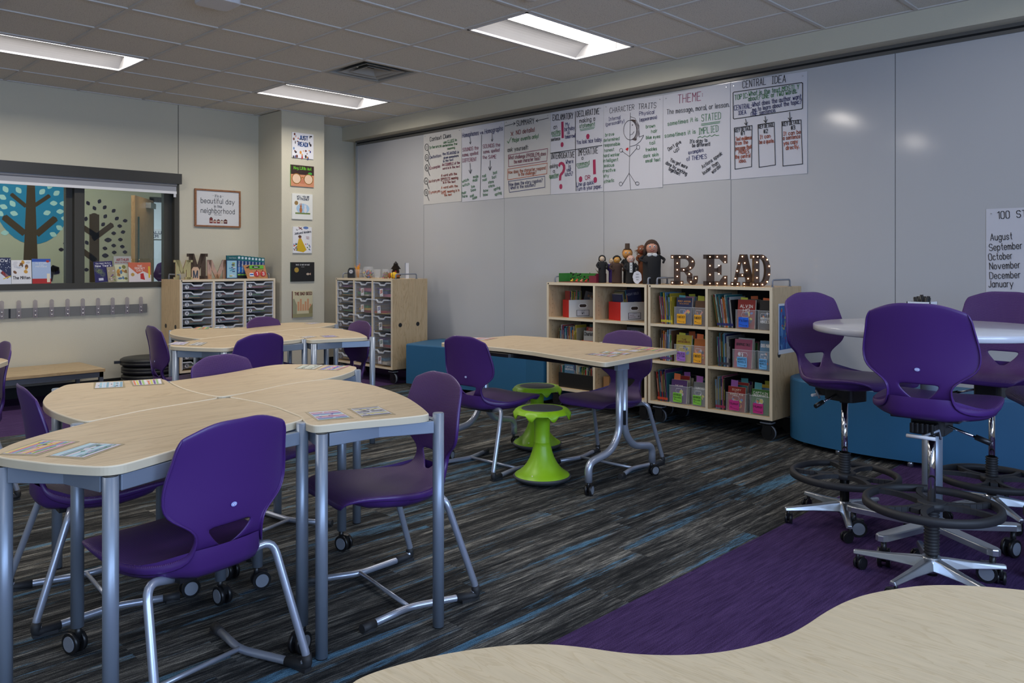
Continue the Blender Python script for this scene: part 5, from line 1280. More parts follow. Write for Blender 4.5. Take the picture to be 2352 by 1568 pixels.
    if 'shirt' in style:
        m = MB(); A = Art(m, (0, -bodyr * 1.0, 0), (1, 0, 0), (0, 0, 1), .001); z = hz - hr_ * 1.2
        m.box(-.011, -bodyr * 1.03, z - .07, .011, -bodyr * .6, z + .01, mat('felt_white', (.6, .6, .58), .9))
        A.O = Vector((0, -bodyr * 1.03, 0))
        for k in range(3): A.disc(0, z - .012 - k * .022, .004, ink(15, 15, 15))
        m.build('shirt_front', t)
    if 'bow' in style:
        m = MB(); z = hz - hr_ * 1.05; WF = mat('felt_white', (.6, .6, .58), .9)
        for s in (-1, 1): m.ball((s * .020, -bodyr * .75, z), .020, WF, 1.1, .4, .75, 10); m.ball((s * .010, -bodyr * .8, z - .035), .02, WF, .5, .3, 1.4, 10)
        m.ball((0, 0, z + .012), hr_ * .72, WF, 1.1, 1.1, .3, 14); m.build('white_bow', t)
    return t
BLK = (.010, .010, .011)
puppet(1383, 5.42, .232, .024, 'cream', BLK, BLK, 'puppet in a black dress and bonnet, leftmost of the row', 'bonnet', .032)
puppet(1406, 5.50, .215, .026, 'cream', (.03, .012, .12), srgb(150, 150, 145), 'white-haired puppet in a dark blue robe behind the brown-coated one', 'plain', .030)
puppet(1417, 5.41, .225, .027, 'ochre', srgb(62, 42, 32), BLK, 'puppet with curly black hair and a brown coat', 'curly', .042)
puppet(1441, 5.50, .320, .042, 'tan', BLK, srgb(150, 100, 50), 'tall puppet in a brown top hat behind the white-whiskered one', 'tophat', .034)
puppet(1449, 5.40, .235, .031, 'pink', BLK, srgb(215, 210, 200), 'puppet with white whiskers, dark suit and buttoned shirt front', 'bald shirt', .040)
puppet(1474, 5.50, .315, .036, 'brown', srgb(110, 62, 34), srgb(120, 80, 45), 'brown puppet with wild frizzy hair, behind the large one', 'wild', .030)
puppet(1497, 5.41, .345, .052, 'fair', BLK, srgb(62, 42, 30), 'largest puppet, with bobbed brown hair, black gown and white bow', 'bob bow', .072)
p = on_x(1464, 640, 5.33); m = MB(); m.M = Matrix()
A = Art(m, (0, 0, 0), (1, 0, 0), (0, 0, 1)); rr = random.Random(3)
o = [(.05 * math.cos(a) * rr.uniform(.86, 1.05) * .75, .055 + .052 * math.sin(a) * rr.uniform(.88, 1.05)) for a in [2 * PI * k / 22 for k in range(22)]]
ext(m, o, 0, .003, PAPER); A.k = 5
for k, s in enumerate(('Shake', 'speare', 'rules')): A.textc(s, 0, .075 - k * .022, .010, ink(110, 110, 112), .001)
o_ = m.build('paper_sign', None, 'torn white paper sign leaning by the largest puppet', 'sign', loc=(p.x, p.y, ZCAB), rot=(rx(-8), 0, math.radians(220) - PI * 1.5))
# diorama
a, b = on_x(1287, 640, 5.40), on_x(1376, 640, 5.40); Wd = (a - b).length * .95
t = thing('diorama_box', 'green-lined shoebox diorama with small figures at the left end of the bookcase', 'diorama', (5.36, a.y - .02, ZCAB), -PI / 2)
GRN = mat('diorama_green', srgb(50, 120, 45), .8, var=.35); MAR = mat('diorama_maroon', srgb(110, 30, 50), .5)
m = MB(); m.box(0, .0, 0, Wd, .14, .004, MAR); m.box(0, .138, 0, Wd, .142, .078, GRN); m.box(-.003, 0, 0, .001, .14, .078, GRN); m.box(Wd - .001, 0, 0, Wd + .003, .14, .078, MAR); m.box(Wd - .075, -.002, 0, Wd, .002, .06, MAR); m.build('box', t)
for k, cc in enumerate(((230, 190, 60), (210, 90, 50), (225, 140, 110), (200, 60, 40), (235, 200, 80))):
    m = MB(); x = Wd * (.25 + .13 * k); m.ball((x, .05, .012), .010, ink(*cc), 1.6, .8, .7, 8); m.ball((x + .012, .05, .024), .006, ink(*cc), n=8); m.tube([(x - .006, .05, .012), (x + .01, .05, .028)], .004, ink(*cc), 6); m.build('figure', t)
m = MB(); rr = random.Random(8)
for k in range(40): m.ball((rr.uniform(.01, Wd * .8), .134, rr.uniform(.02, .082)), rr.uniform(.003, .008), ink(*rr.choice([(25, 50, 22), (60, 130, 50), (30, 25, 20)])), n=6)
for k in range(26):
    a_ = rr.uniform(0, 6.28); m.tube([(Wd - .03, .08, .07), (Wd - .03 + .02 * math.cos(a_), .08 + .02 * math.sin(a_), .10), (Wd - .03 + .035 * math.cos(a_), .08 + .03 * math.sin(a_), .09 + rr.uniform(0, .03))], .0008, ink(120, 115, 80), 4)
m.build('foliage', t)

# ================================================================== items on the tray cabinet by the window
def cabx(px, Y): return on_y(px, 620, Y).x
def M_letter(p0, p1, h, Y, a, sh, mt, label, dep, side=None):
    x0, x1 = cabx(p0, Y), cabx(p1, Y); dist = Vector(((x0 + x1) / 2, Y, 0)).dot(FW); w_ = (p1 - p0) * dist / F_PX * .97; pc = (x0 + x1) / 2
    m = MB(); m.M = Matrix.Translation((-w_ / 2, 0, 0)) @ Matrix.Diagonal((w_, 1, h, 1))
    for P in LSH[sh]: ext(m, P, -dep / 2, -dep / 2 + .002, mt); ext(m, P, -dep / 2 + .002, dep / 2, side or mt)
    return m.build('letter_ornament', None, label, 'letter', 'M ornaments on the tray cabinet', loc=(pc, Y, ZCAB), rot=(0, 0, a))
fz = rx(-18)
M_letter(399, 441, .196, 8.04, fz, 'M', mat('glitter_gold', srgb(178, 168, 120), .35, .3, bump=(900, .8, .002), var=.4), 'glittery gold letter M at the left of the cabinet top', .05, mat('terracotta', srgb(150, 95, 65), .7))
M_letter(430, 476, .262, 8.16, rx(-30), 'M', mat('dark_bark', srgb(74, 60, 50), .8, bump=(60, .6, .004), var=.4), 'tall dark brown letter M behind the others', .05)
M_letter(476, 521, .198, 8.10, fz, 'm', wood('oak', srgb(120, 80, 40), srgb(172, 122, 66), 2, 2), 'oak letter M with dark edges', .035, BLACK)
t = thing('tag_ornament', 'small wooden luggage-tag ornament with a black M', 'ornament', (cabx(449, 7.99), 7.99, ZCAB), fz)
m = MB(); ext(m, [(-.036, 0), (.036, 0), (.036, .10), (.020, .125), (-.020, .125), (-.036, .10)], -.006, .006, mat('pale_wood', srgb(205, 170, 140), .6)); m.build('tag', t)
m = MB(); m.M = Matrix.Translation((-.024, 0, .012)) @ Matrix.Diagonal((.048, 1, .078, 1))
for P in LSH['m']: ext(m, P, -.008, -.0062, BLACK)
m.build('letter_m', t)
bxs = [cabx(p, 8.02) for p in (519, 545.5, 608)]; BB_ = ink(22, 70, 110)
sw = (bxs[2] - bxs[1]) / 8
for k in range(8):
    m = MB(); hh = .245 - k * .0035; x = bxs[1] + k * sw
    m.box(0, 0, 0, sw - .002, .2, hh, ink(20, 60, 120)); m.box(.001, .003, .001, sw - .003, .198, hh + .0006, PAGES)
    A = Art(m, (0, 0, 0), (1, 0, 0), (0, 0, 1), .0005); A.rect(0, hh * .78, sw - .002, hh, ink(20, 105, 110)); A.rect(0, 0, sw - .002, hh * .18, ink(20, 22, 24)); A.rect(.002, hh * .14, sw - .004, hh * .2, ink(120, 180, 60)); A.disc(sw * .45, hh * .9, sw * .33, ink(200, 215, 225))
    A.rect(0, hh * .28, sw - .002, hh * .5, ink(20, 110, 190)); A.k = 10
    A.O = Vector((0, 0, 0)); AU = A.U; A.U, A.V = Vector((0, 0, 1)), Vector((-1, 0, 0)); A.text('Elementary Dictionary', (hh * .26, -sw * .58), (hh * .76, -sw * .58), sw * .38, ink(225, 235, 245), sw * .06)
    m.build('reference_book', None, 'blue and teal reference book, %s from the left of the row on the tray cabinet' % ORD[k], 'book', 'matching blue reference books', loc=(x, 8.02, ZCAB + .0005))
def catal(A, w, h):
    A.rect(0, h * .82, w, h, ink(20, 95, 100)); A.rect(w * .05, h * .04, w * .93, h * .78, ink(150, 195, 215)); rr = random.Random(6)
    for k in range(14): u, v = rr.uniform(.12, .6) * w, rr.uniform(.08, .7) * h; A.rect(u, v, u + .25 * w, v + .05 * h, ink(*rr.choice([(60, 80, 120), (200, 210, 215), (90, 150, 180), (150, 160, 70)])))
    A.textc('Teacher Resource', w * .55, h * .88, h * .04, ink(220, 230, 235), asp=.7)
cover_book((bxs[0] + .003, 8.015, ZCAB + .0005), PI * 1.5, bxs[1] - bxs[0] - .006, .243, .014, (22, 60, 96), 'blue teacher guide with its front facing out beside the row of reference books', None, (), extra=catal)
# block calendar
x0, x1 = cabx(561, 7.96), cabx(616, 7.96); w_ = .235
t = thing('calendar_board', 'wooden easel calendar reading January 13 on the tray cabinet', 'calendar', ((x0 + x1) / 2 - w_ / 2 - .01, 7.945, ZCAB), 0); t.rotation_euler = (rx(-14), 0, rx(-4))
m = MB(); ext(m, [(0.02, 0), (w_ + .01, 0), (w_ - .01, .148), (-.015, .148)], 0, .008, wood('calendar_wood', srgb(150, 100, 60), srgb(184, 130, 84), 2, 0)); m.build('board', t)
m = MB(); A = Art(m, (0, 0, 0), (1, 0, 0), (0, 0, 1), .001); G2 = ink(90, 170, 50); kk = ink(18, 18, 18)
ext(m, [(.03, .112), (.05, .128), (.05, .142), (.03, .130), (.012, .122)], -.006, 0, kk); ext(m, rc(.05, .105, w_ - .03, .143), -.006, 0, G2); A.O = Vector((0, -.007, 0)); A.disc(.12, .124, .045, kk, .012); A.k = 8; A.textc('January', .12, .118, .013, ink(235, 235, 235), .0018); m.build('crayon', t)
for k, (n, cx) in enumerate((('1', .125), ('3', .195))):
    m = MB(); m.cyl((cx, -.007, .050), (cx, 0, .050), .030, ink(185, 45, 50), 24); m.box(cx - .003, -.006, .078, cx + .003, 0, .09, ink(60, 40, 30)); A = Art(m, (0, -.008, 0), (1, 0, 0), (0, 0, 1), .001); A.textc(n, cx, .034, .032, ink(240, 235, 235), .006, .8); m.build('apple_number', t)
m = MB(); ext(m, rc(.045, .022, .088, .060), -.006, 0, ink(225, 225, 230)); ext(m, [(.05, .06), (.083, .06), (.072, .072), (.068, .088), (.063, .072)], -.006, 0, ink(225, 110, 60)); A = Art(m, (0, -.007, 0), (1, 0, 0), (0, 0, 1), .001); A.rect(.048, .036, .085, .05, ink(50, 90, 170)); m.build('glue_bottle', t)

# ================================================================== items on the corner tray cabinet
def cr(px, X): return on_x(px, 630, X).y
X1 = 5.20
t = thing('pencil_sharpener', 'black electric pencil sharpener on the corner cabinet', 'pencil sharpener', (5.14, cr(808, 5.14), ZCAB), math.radians(225) - PI * 1.5)
m = MB(); ext(m, [(-.04, 0), (.04, 0), (.04, .06), (.036, .09), (.02, .112), (-.02, .112), (-.036, .09), (-.04, .06)], -.04, .06, BLACK); m.build('housing', t, bevel=.004)
m = MB(); m.cyl((0, -.041, .07), (0, -.047, .07), .024, GREYP, 24); m.cyl((0, -.047, .07), (0, -.0485, .07), .015, WHITE, 20); m.cyl((0, -.0485, .07), (0, -.049, .07), .006, BLACK, 12); m.build('dial', t)
def cup(px, X, r, h, label, mt=CLEAR):
    y = cr(px, X); m = MB(); m.lathe([(0, .0), (r * .8, .0), (r, h), (r - .002, h), (r * .8 - .002, .004), (0, .004)], mt, 28); return m.build('plastic_cup', None, label, 'cup', loc=(X, y, ZCAB)), (X, y)
_, (cx, cy) = cup(823, 5.17, .042, .095, 'clear cup full of yellow pencils on the corner cabinet')
YP, PK = mat('pencil_yellow', srgb(220, 150, 30), .4), mat('eraser_pink', srgb(205, 120, 110), .7)
rr = random.Random(9)
for k in range(14):
    a = rr.uniform(0, 6.28); r = rr.uniform(.004, .026); m = MB(); b0 = Vector((math.cos(a) * r * .6, math.sin(a) * r * .6, .006)); b1 = Vector((math.cos(a) * r * 1.9, math.sin(a) * r * 1.9, rr.uniform(.125, .165))); q = b0.lerp(b1, .9)
    m.cyl(b0, q, .0036, YP, 6); m.cyl(q, b1, .0036, PK if k % 2 else mat('lead_tip', srgb(190, 150, 100), .6), 8, r2=.0036 if k % 2 else .0006)
    m.build('pencil', None, 'yellow pencil in the clear cup on the corner cabinet', 'pencil', 'yellow pencils in the clear cup', loc=(cx, cy, ZCAB))
def jar(px, X, r, h, prof, label, cols, group=None):
    y = cr(px, X); t = thing('glass_jar', label, 'jar', (X, y, ZCAB)); m = MB(); m.lathe(prof, CLEAR, 32); m.build('glass', t)
    m = MB(); rr = random.Random(px)
    for k in range(70):
        a = rr.uniform(0, 6.28); q = rr.uniform(0, r * .8); z = rr.uniform(.01, h * .62); d = Vector((rr.uniform(-1, 1), rr.uniform(-1, 1), rr.uniform(-1, 1))).normalized() * .016
        c_ = Vector((q * math.cos(a), q * math.sin(a), z)); m.cyl(c_ - d, c_ + d, .0045, ink(*rr.choice(cols)), 6)
    m.build('crayon_pieces', t, kind='stuff')
CR_ = [(200, 60, 50), (60, 110, 60), (210, 180, 60), (70, 60, 130), (200, 110, 60), (40, 40, 44), (90, 50, 40), (60, 110, 170)]
jar(846, 5.19, .058, .13, [(0, .002), (.04, .002), (.062, .03), (.066, .07), (.058, .105), (.05, .118), (.054, .125), (.052, .125), (.048, .118), (.056, .10), (.063, .07), (.059, .03), (.038, .005), (0, .005)], 'round glass jar of broken crayons on the corner cabinet', CR_)
cup(867, 5.21, .040, .098, 'empty clear plastic cup between the two jars')
jar(886, 5.23, .036, .10, [(0, .002), (.036, .002), (.04, .01), (.04, .09), (.036, .10), (.034, .10), (.037, .09), (.037, .01), (0, .006)], 'small clear jar of pink and green pieces', [(205, 80, 110), (110, 140, 60), (110, 50, 130), (200, 170, 60)])
t = thing('animal_toy', 'yellow and brown plush toy with a black bird-shaped tower behind it', 'toy', (5.22, cr(905, 5.22), ZCAB), math.radians(225) - PI * 1.5)
m = MB(); YT = mat('toy_yellow', srgb(225, 180, 30), .6); BT = mat('toy_brown', srgb(150, 85, 45), .6)
m.ball((0, 0, .036), .036, YT, 1.15, .9, .95); m.ball((.042, -.005, .036), .024, BT, 1, 1, 1); m.ball((.068, -.008, .038), .008, BLACK); m.ball((-.045, 0, .034), .028, BT, .6, 1, 1.1); m.build('plush_body', t)
m = MB(); m.ball((-.012, 0, .038), .037, BLACK, .12, .95, .98); m.build('stripe', t)
p = Vector((5.30, cr(909, 5.30), ZCAB)); t = thing('small_ornament', 'black roofed tower ornament behind the plush toy', 'ornament', p)
m = MB(); m.lathe([(0, 0), (.045, 0), (.04, .03), (.035, .10), (.055, .10), (.020, .150), (.03, .150), (0, .185)], mat('ornament_black', (.02, .015, .013), .5), 8); m.build('tower', t)
m = MB()
for a in (0, 2, 4): m.ball((.036 * math.cos(a), .036 * math.sin(a), .075), .012, ink(150, 40, 40), n=8)
m.build('trim_beads', t)
p = on_x(931, 630, 5.35); m = MB(); m.box(0, 0, 0, .012, .05, .165, WHITE); m.box(0, 0, 0, .045, .012, .165, WHITE); m.box(.012, .012, .012, .04, .016, .155, mat('frame_brown', srgb(110, 80, 60), .6)); m.build('photo_frame', None, 'narrow white frame standing at the board end of the corner cabinet', 'frame', loc=(5.34, p.y, ZCAB), rot=(0, 0, rx(-40)))
# ================================================================== ON THE WALLS
YF_ = YB - .022
a, b, c_, d = on_y(448, 431, YF_), on_y(553, 440, YF_), on_y(553, 523, YF_), on_y(448, 520, YF_)
x0, x1, z0, z1 = a.x, b.x, (c_.z + d.z) / 2, (a.z + b.z) / 2
t = thing('framed_sign', 'wood-framed white sign about a beautiful day in this neighborhood', 'sign', ((x0 + x1) / 2, YB, (z0 + z1) / 2)); w_, h_ = (x1 - x0) / 2, (z1 - z0) / 2
FWD = wood('frame_wood', srgb(110, 70, 42), srgb(150, 100, 64), 3, 0); m = MB(); f_ = .018
m.box(-w_, -.022, -h_, w_, 0, -h_ + f_, FWD); m.box(-w_, -.022, h_ - f_, w_, 0, h_, FWD); m.box(-w_, -.022, -h_ + f_, -w_ + f_, 0, h_ - f_, FWD); m.box(w_ - f_, -.022, -h_ + f_, w_, 0, h_ - f_, FWD); m.build('frame', t, bevel=.002)
m = MB(); m.box(-w_ + f_, -.012, -h_ + f_, w_ - f_, -.002, h_ - f_, mat('sign_white', (.66, .66, .67), .5)); m.build('panel', t)
m = MB(); A = Art(m, (0, -.012, 0), (1, 0, 0), (0, 0, 1), .001); kk = ink(50, 50, 54)
A.textc("- it's a -", 0, h_ * .60, h_ * .14, kk, .003, .8); A.textc('beautiful day', 0, h_ * .26, h_ * .26, kk, .0045, .85); A.textc('in this', 0, h_ * .04, h_ * .14, kk, .003, .8); A.textc('neighborhood', 0, -h_ * .26, h_ * .26, kk, .0045, .85); A.textc('Mister Rogers', 0, -h_ * .36, h_ * .045, kk, .001, 1.0)
for k, (u, ww, hh, cc) in enumerate(((-.30, .14, .26, (120, 40, 40)), (-.14, .13, .14, (150, 80, 70)), (.02, .13, .16, (125, 45, 45)), (.17, .12, .13, (190, 175, 160)), (.33, .16, .17, (90, 30, 35)))):
    A.k = 5; A.rect((u - ww / 2) * w_ * 1.0, -h_ * .80, (u + ww / 2) * w_, -h_ * .80 + hh * h_, ink(*cc)); A.k = 8; A.poly([((u - ww / 2 - .01) * w_, -h_ * .80 + hh * h_), ((u + ww / 2 + .01) * w_, -h_ * .80 + hh * h_), (u * w_, -h_ * .80 + (hh + .08) * h_)], ink(90, 50, 45)); A.k = 12
    for q in range(3): A.rect((u - ww * .3 + q * ww * .25) * w_, -h_ * .72, (u - ww * .3 + q * ww * .25 + .02) * w_, -h_ * .66, ink(230, 220, 200))
m.build('lettering', t)
for s in (-1, 1):
    m = MB(); m.box(s * w_ * .72 - .018, -.004, h_ - .005, s * w_ * .72 + .018, -.0005, h_ + .03, CLEAR); m.ball((s * w_ * .72, -.005, h_ + .012), .005, CLEAR, n=8); m.build('clear_hook', t)

# picture books on the column face
YC = 7.885 - .012
def colbook(q, label, base, paint, side=None):
    P = [on_y(x, y, YC) for x, y in q]; x0 = (P[0].x + P[3].x) / 2; x1 = (P[1].x + P[2].x) / 2; z1 = (P[0].z + P[1].z) / 2; z0 = (P[2].z + P[3].z) / 2
    m = MB(); m.box(0, 0, 0, x1 - x0, .0115, z1 - z0, ink(*base)); m.box(.002, .0012, .002, x1 - x0 + .0004, .0105, z1 - z0 - .002, PAGES)
    if side: m.box(-.0012, -.0004, 0, .0015, .012, z1 - z0, ink(*side))
    A = Art(m, (0, 0, 0), (1, 0, 0), (0, 0, 1), .0004); paint(A, x1 - x0, z1 - z0)
    m.build('picture_book', None, label, 'book', 'picture books mounted on the column', loc=(x0, YC, z0))
def c1(A, w, h):
    rr = random.Random(1)
    for k in range(44):
        u, v = rr.uniform(.03, .93), rr.choice([rr.uniform(.02, .38), rr.uniform(.45, .97)])
        if .28 < u < .75 and v > .45: continue
        A.disc((u + .02) * w, v * h, rr.uniform(.02, .05) * w, ink(*rr.choice([(60, 60, 130), (190, 60, 50), (220, 150, 60), (110, 60, 50), (40, 35, 40), (230, 180, 150), (90, 130, 180)])), rr.uniform(.02, .07) * h)
    A.k = 20
    A.textc('JUST', w * .53, h * .74, h * .15, ink(30, 80, 150), .009, .75); A.textc('READ!', w * .50, h * .48, h * .15, ink(30, 80, 150), .009, .75)
colbook(((671, 304), (720, 308), (720, 366), (671, 361)), 'white picture book titled Just Read, topmost on the column', (225, 225, 230), c1)
def c2(A, w, h):
    A.rect(0, 0, w, h * .6, ink(205, 140, 105)); A.rect(0, h * .56, w, h, ink(48, 28, 24)); gd = ink(170, 120, 50)
    for u in (.24, .76): A.disc(w * u, h * .36, w * .19, ink(225, 195, 165)); A.ring(w * u, h * .36, w * .19, w * .19, .008, gd)
    A.line([(w * .42, h * .40), (w * .5, h * .44), (w * .58, h * .40)], .008, gd); A.poly([(w * .44, h * .36), (w * .56, h * .36), (w * .60, h * .14), (w * .40, h * .14)], ink(190, 120, 90))
    A.k = 20; A.textc('Hey, Little Ant', w * .5, h * .80, h * .13, ink(120, 215, 60), .005, .75); A.disc(w * .83, h * .64, w * .09, ink(70, 160, 60), h * .06)
colbook(((668, 379), (721, 381), (721, 430), (668, 427)), 'dark picture book titled Hey Little Ant with round glasses', (48, 28, 24), c2, (90, 160, 50))
def c3_(A, w, h):
    A.disc(w * .52, h * .42, w * .32, ink(165, 195, 220), h * .2); A.rect(w * .15, h * .2, w * .88, h * .26, ink(110, 130, 70))
    for u, cc in ((.42, (175, 110, 65)), (.64, (215, 215, 220))):
        A.disc(w * u, h * .36, w * .07, ink(*cc), h * .11); A.disc(w * u, h * .50, w * .05, ink(*cc), h * .05)
        for s in (-1, 1): A.disc(w * (u + s * .03), h * .58, w * .014, ink(*cc), h * .06)
    A.disc(w * .20, h * .63, w * .09, ink(150, 120, 70)); A.k = 20; A.textc('WILL YOU BE', w * .53, h * .85, h * .07, ink(50, 60, 90), .004, .85); A.textc('MY FRIEND?', w * .53, h * .75, h * .07, ink(50, 60, 90), .004, .85)
colbook(((671, 444), (718, 446), (718, 505), (671, 502)), 'pale picture book titled Will You Be My Friend with two rabbits', (225, 226, 220), c3_)
def c4_(A, w, h):
    A.poly([(w * .30, h * .55), (w * .44, h * .55), (w * .72, h * .12), (w * .55, h * .03), (w * .2, h * .08), (w * .22, h * .3)], ink(205, 170, 30)); A.disc(w * .37, h * .60, w * .07, ink(190, 140, 110), h * .07); A.disc(w * .36, h * .63, w * .09, ink(90, 60, 45), h * .05)
    rr = random.Random(2)
    for k in range(26): A.disc(rr.choice([rr.uniform(.04, .2), rr.uniform(.6, .95)]) * w, rr.uniform(.08, .36) * h, w * .03, ink(*rr.choice([(200, 90, 60), (60, 100, 50), (90, 120, 70), (120, 130, 180)])))
    A.disc(w * .68, h * .97, w * .14, ink(90, 120, 180), h * .05); A.line([(w * .3, h * .99), (w * .48, h * .9)], .008, ink(120, 50, 40)); A.line([(w * .3, h * .91), (w * .46, h * .98)], .006, ink(120, 50, 40)); A.k = 20
    A.textc('The', w * .2, h * .86, h * .05, ink(60, 60, 70)); A.text('Junkyard Wonders', (w * .08, h * .70), (w * .96, h * .80), h * .08, ink(60, 60, 80), .004); A.textc('Patricia', w * .78, h * .60, h * .04, ink(170, 70, 70)); A.textc('Polacco', w * .78, h * .54, h * .04, ink(170, 70, 70))
colbook(((673, 520), (716, 522), (716, 582), (673, 580)), 'white picture book with a figure in a yellow dress, above the black one', (226, 226, 228), c4_)
def c5_(A, w, h):
    A.textc('THIS IS NOT MY HAT', w * .5, h * .83, h * .07, ink(215, 215, 215), .003, .8); A.textc('JON KLASSEN', w * .5, h * .74, h * .03, ink(200, 200, 200)); A.disc(w * .24, h * .60, w * .095, ink(170, 140, 60)); A.disc(w * .72, h * .38, w * .07, ink(190, 170, 150), h * .06); A.poly([(w * .76, h * .38), (w * .85, h * .45), (w * .85, h * .32)], ink(180, 150, 130))
colbook(((668, 602), (722, 602), (722, 646), (668, 646)), 'black landscape picture book with a gold seal and small fish', (24, 24, 26), c5_, (40, 70, 60))
def c6_(A, w, h):
    A.rect(.003, .003, w, h, ink(205, 196, 160))
    for k in range(7): A.rect(w * (.12 + .12 * k), h * .25, w * (.21 + .12 * k), h * (.5 + .1 * ((k * 7) % 3)), ink(205, 150, 110))
    A.poly([(0, h * .03), (w * .2, h * .03), (w * .22, h * .45), (w * .08, h * .72), (0, h * .7)], ink(150, 150, 120)); A.poly([(w, h * .03), (w * .82, h * .03), (w * .8, h * .3), (w, h * .52)], ink(140, 130, 90)); A.rect(0, .003, w, h * .14, ink(150, 145, 105))
    A.k = 20; A.textc('THE BAD SEED', w * .53, h * .85, h * .10, ink(110, 40, 40), .006, .72)
colbook(((672, 669), (718, 667), (718, 728), (672, 729)), 'tan picture book with a maroon title, lowest on the column', (190, 180, 145), c6_, (90, 30, 30))

# books on the window ledge
YLG = YB + .025; zl = 1.0455
def ledge(p0, p1, ztop_px, nm, title, tc, label, paint=None, tilt=0, Y=YLG, h=None):
    x0, x1 = on_y(p0, 640, Y).x, on_y(p1, 640, Y).x; z1 = on_y(p0, ztop_px, Y).z
    cover_book((x0, Y, zl), PI * 1.5, x1 - x0, (h or z1 - zl) , .008, nm, label, 'picture books on the window ledge', title, tc, lean=.09, extra=paint, tilt=tilt)
def pA(A, w, h):
    rr = random.Random(11)
    for k in range(40): A.disc(rr.uniform(.03, .97) * w, rr.uniform(.4, .95) * h, .003, ink(220, 225, 235), n=6)
    A.poly([(0, 0), (w, 0), (w, h * .25), (w * .4, h * .62), (0, h * .7)], ink(210, 215, 225)); A.poly([(w * .5, h * .42), (w * .6, h * .5), (w * .95, h * .28), (w * .82, h * .2)], ink(170, 40, 40)); A.line([(w * .65, h * .2), (w * .97, h * .3)], .008, ink(215, 190, 60))
ledge(-24, 26, 591, 'navy', (('SNOW', .84, .10, .7),), (235, 235, 240), 'dark blue picture book of a snowy slope, leftmost on the window ledge', pA)
def pB(A, w, h): A.rect(.002, .002, w, h, ink(222, 222, 224)); blobs(12, [(120, 80, 50), (170, 130, 80), (200, 150, 60), (190, 195, 205), (90, 70, 55), (205, 205, 210)], 16, .48, .92)(A, w, h)
ledge(26.5, 73, 597, 'white', (('The Mitten', .20, .12, .84),), (45, 35, 35), 'white picture book titled The Mitten on the window ledge', pB)
def pC(A, w, h): A.rect(0, h * .88, w, h, ink(40, 80, 170)); A.rect(0, 0, w, h * .88, ink(165, 185, 215)); A.rect(0, 0, w, h * .2, ink(170, 35, 35)); A.disc(w * .84, h * .9, w * .09, ink(170, 50, 45), h * .05); A.rect(w * .78, h * .05, w * .95, h * .4, ink(225, 215, 190))
ledge(74.5, 117.5, 594, 'light blue', (('CLIFFORD', .80, .05, .6), ('FOR', .73, .04, .22), ('PRESIDENT', .66, .05, .62)), (240, 240, 240), 'blue and red picture book right of the white one on the window ledge', pC)
def pD(A, w, h):
    A.rect(0, 0, w, h, ink(38, 32, 92)); rr = random.Random(3)
    for k in range(4):
        u, v = rr.uniform(.15, .6) * w, rr.uniform(.35, .65) * h
        for q in range(10): a = q * .628; A.line([(u + .008 * math.cos(a), v + .008 * math.sin(a)), (u + .026 * math.cos(a), v + .026 * math.sin(a))], .0018, ink(150, 170, 90))
    A.rect(w * .2, h * .08, w * .45, h * .2, ink(200, 200, 215))
ledge(219, 262, 601, 'navy', (('The Night Before', .88, .055, .8), ("New Year's", .74, .10, .85)), (235, 235, 240), 'dark violet picture book with fireworks on the window ledge', pD, tilt=-.06)
ledge(263, 303, 588, 'white', (('ARTHUR', .82, .09, .7), ('MEETS THE PRESIDENT', .74, .035, .85)), (150, 35, 45), 'tall white picture book with a red title, behind the others on the window ledge', lambda A, w, h: (A.rect(.004, .004, w - .002, h * .68, ink(205, 205, 170)), blobs(14, [(120, 120, 60), (190, 140, 60), (90, 120, 150), (150, 110, 60)], 14, .08, .62)(A, w, h)), Y=YLG + .022)
ledge(249, 268, 613, 'cream', (), (0, 0, 0), 'small picture book leaning between the violet and tall white ones', blobs(15, [(90, 60, 120), (120, 140, 80), (200, 190, 200), (150, 100, 70)], 12, .1, .9), Y=YLG - .014, tilt=-.08)
def pF(A, w, h): A.rect(0, 0, w, h, ink(196, 100, 72)); A.poly([(0, 0), (w, 0), (w, h * .35), (w * .65, h * .55), (w * .4, h * .4), (0, h * .8)], ink(215, 205, 205)); A.poly([(w * .52, h * .42), (w * .66, h * .45), (w * .72, h * .1), (w * .52, h * .15)], ink(180, 40, 40)); A.disc(w * .18, h * .38, w * .08, ink(180, 145, 70)); A.rect(w * .88, h * .2, w * .96, h * .8, ink(215, 180, 50))
ledge(296, 347.5, 602.5, 'orange', (('THE', .78, .08, .2), ('SNOWY', .66, .09, .45), ('DAY', .54, .09, .28)), (240, 235, 230), 'orange picture book titled The Snowy Day, rightmost on the window ledge', pF, Y=YLG - .004)

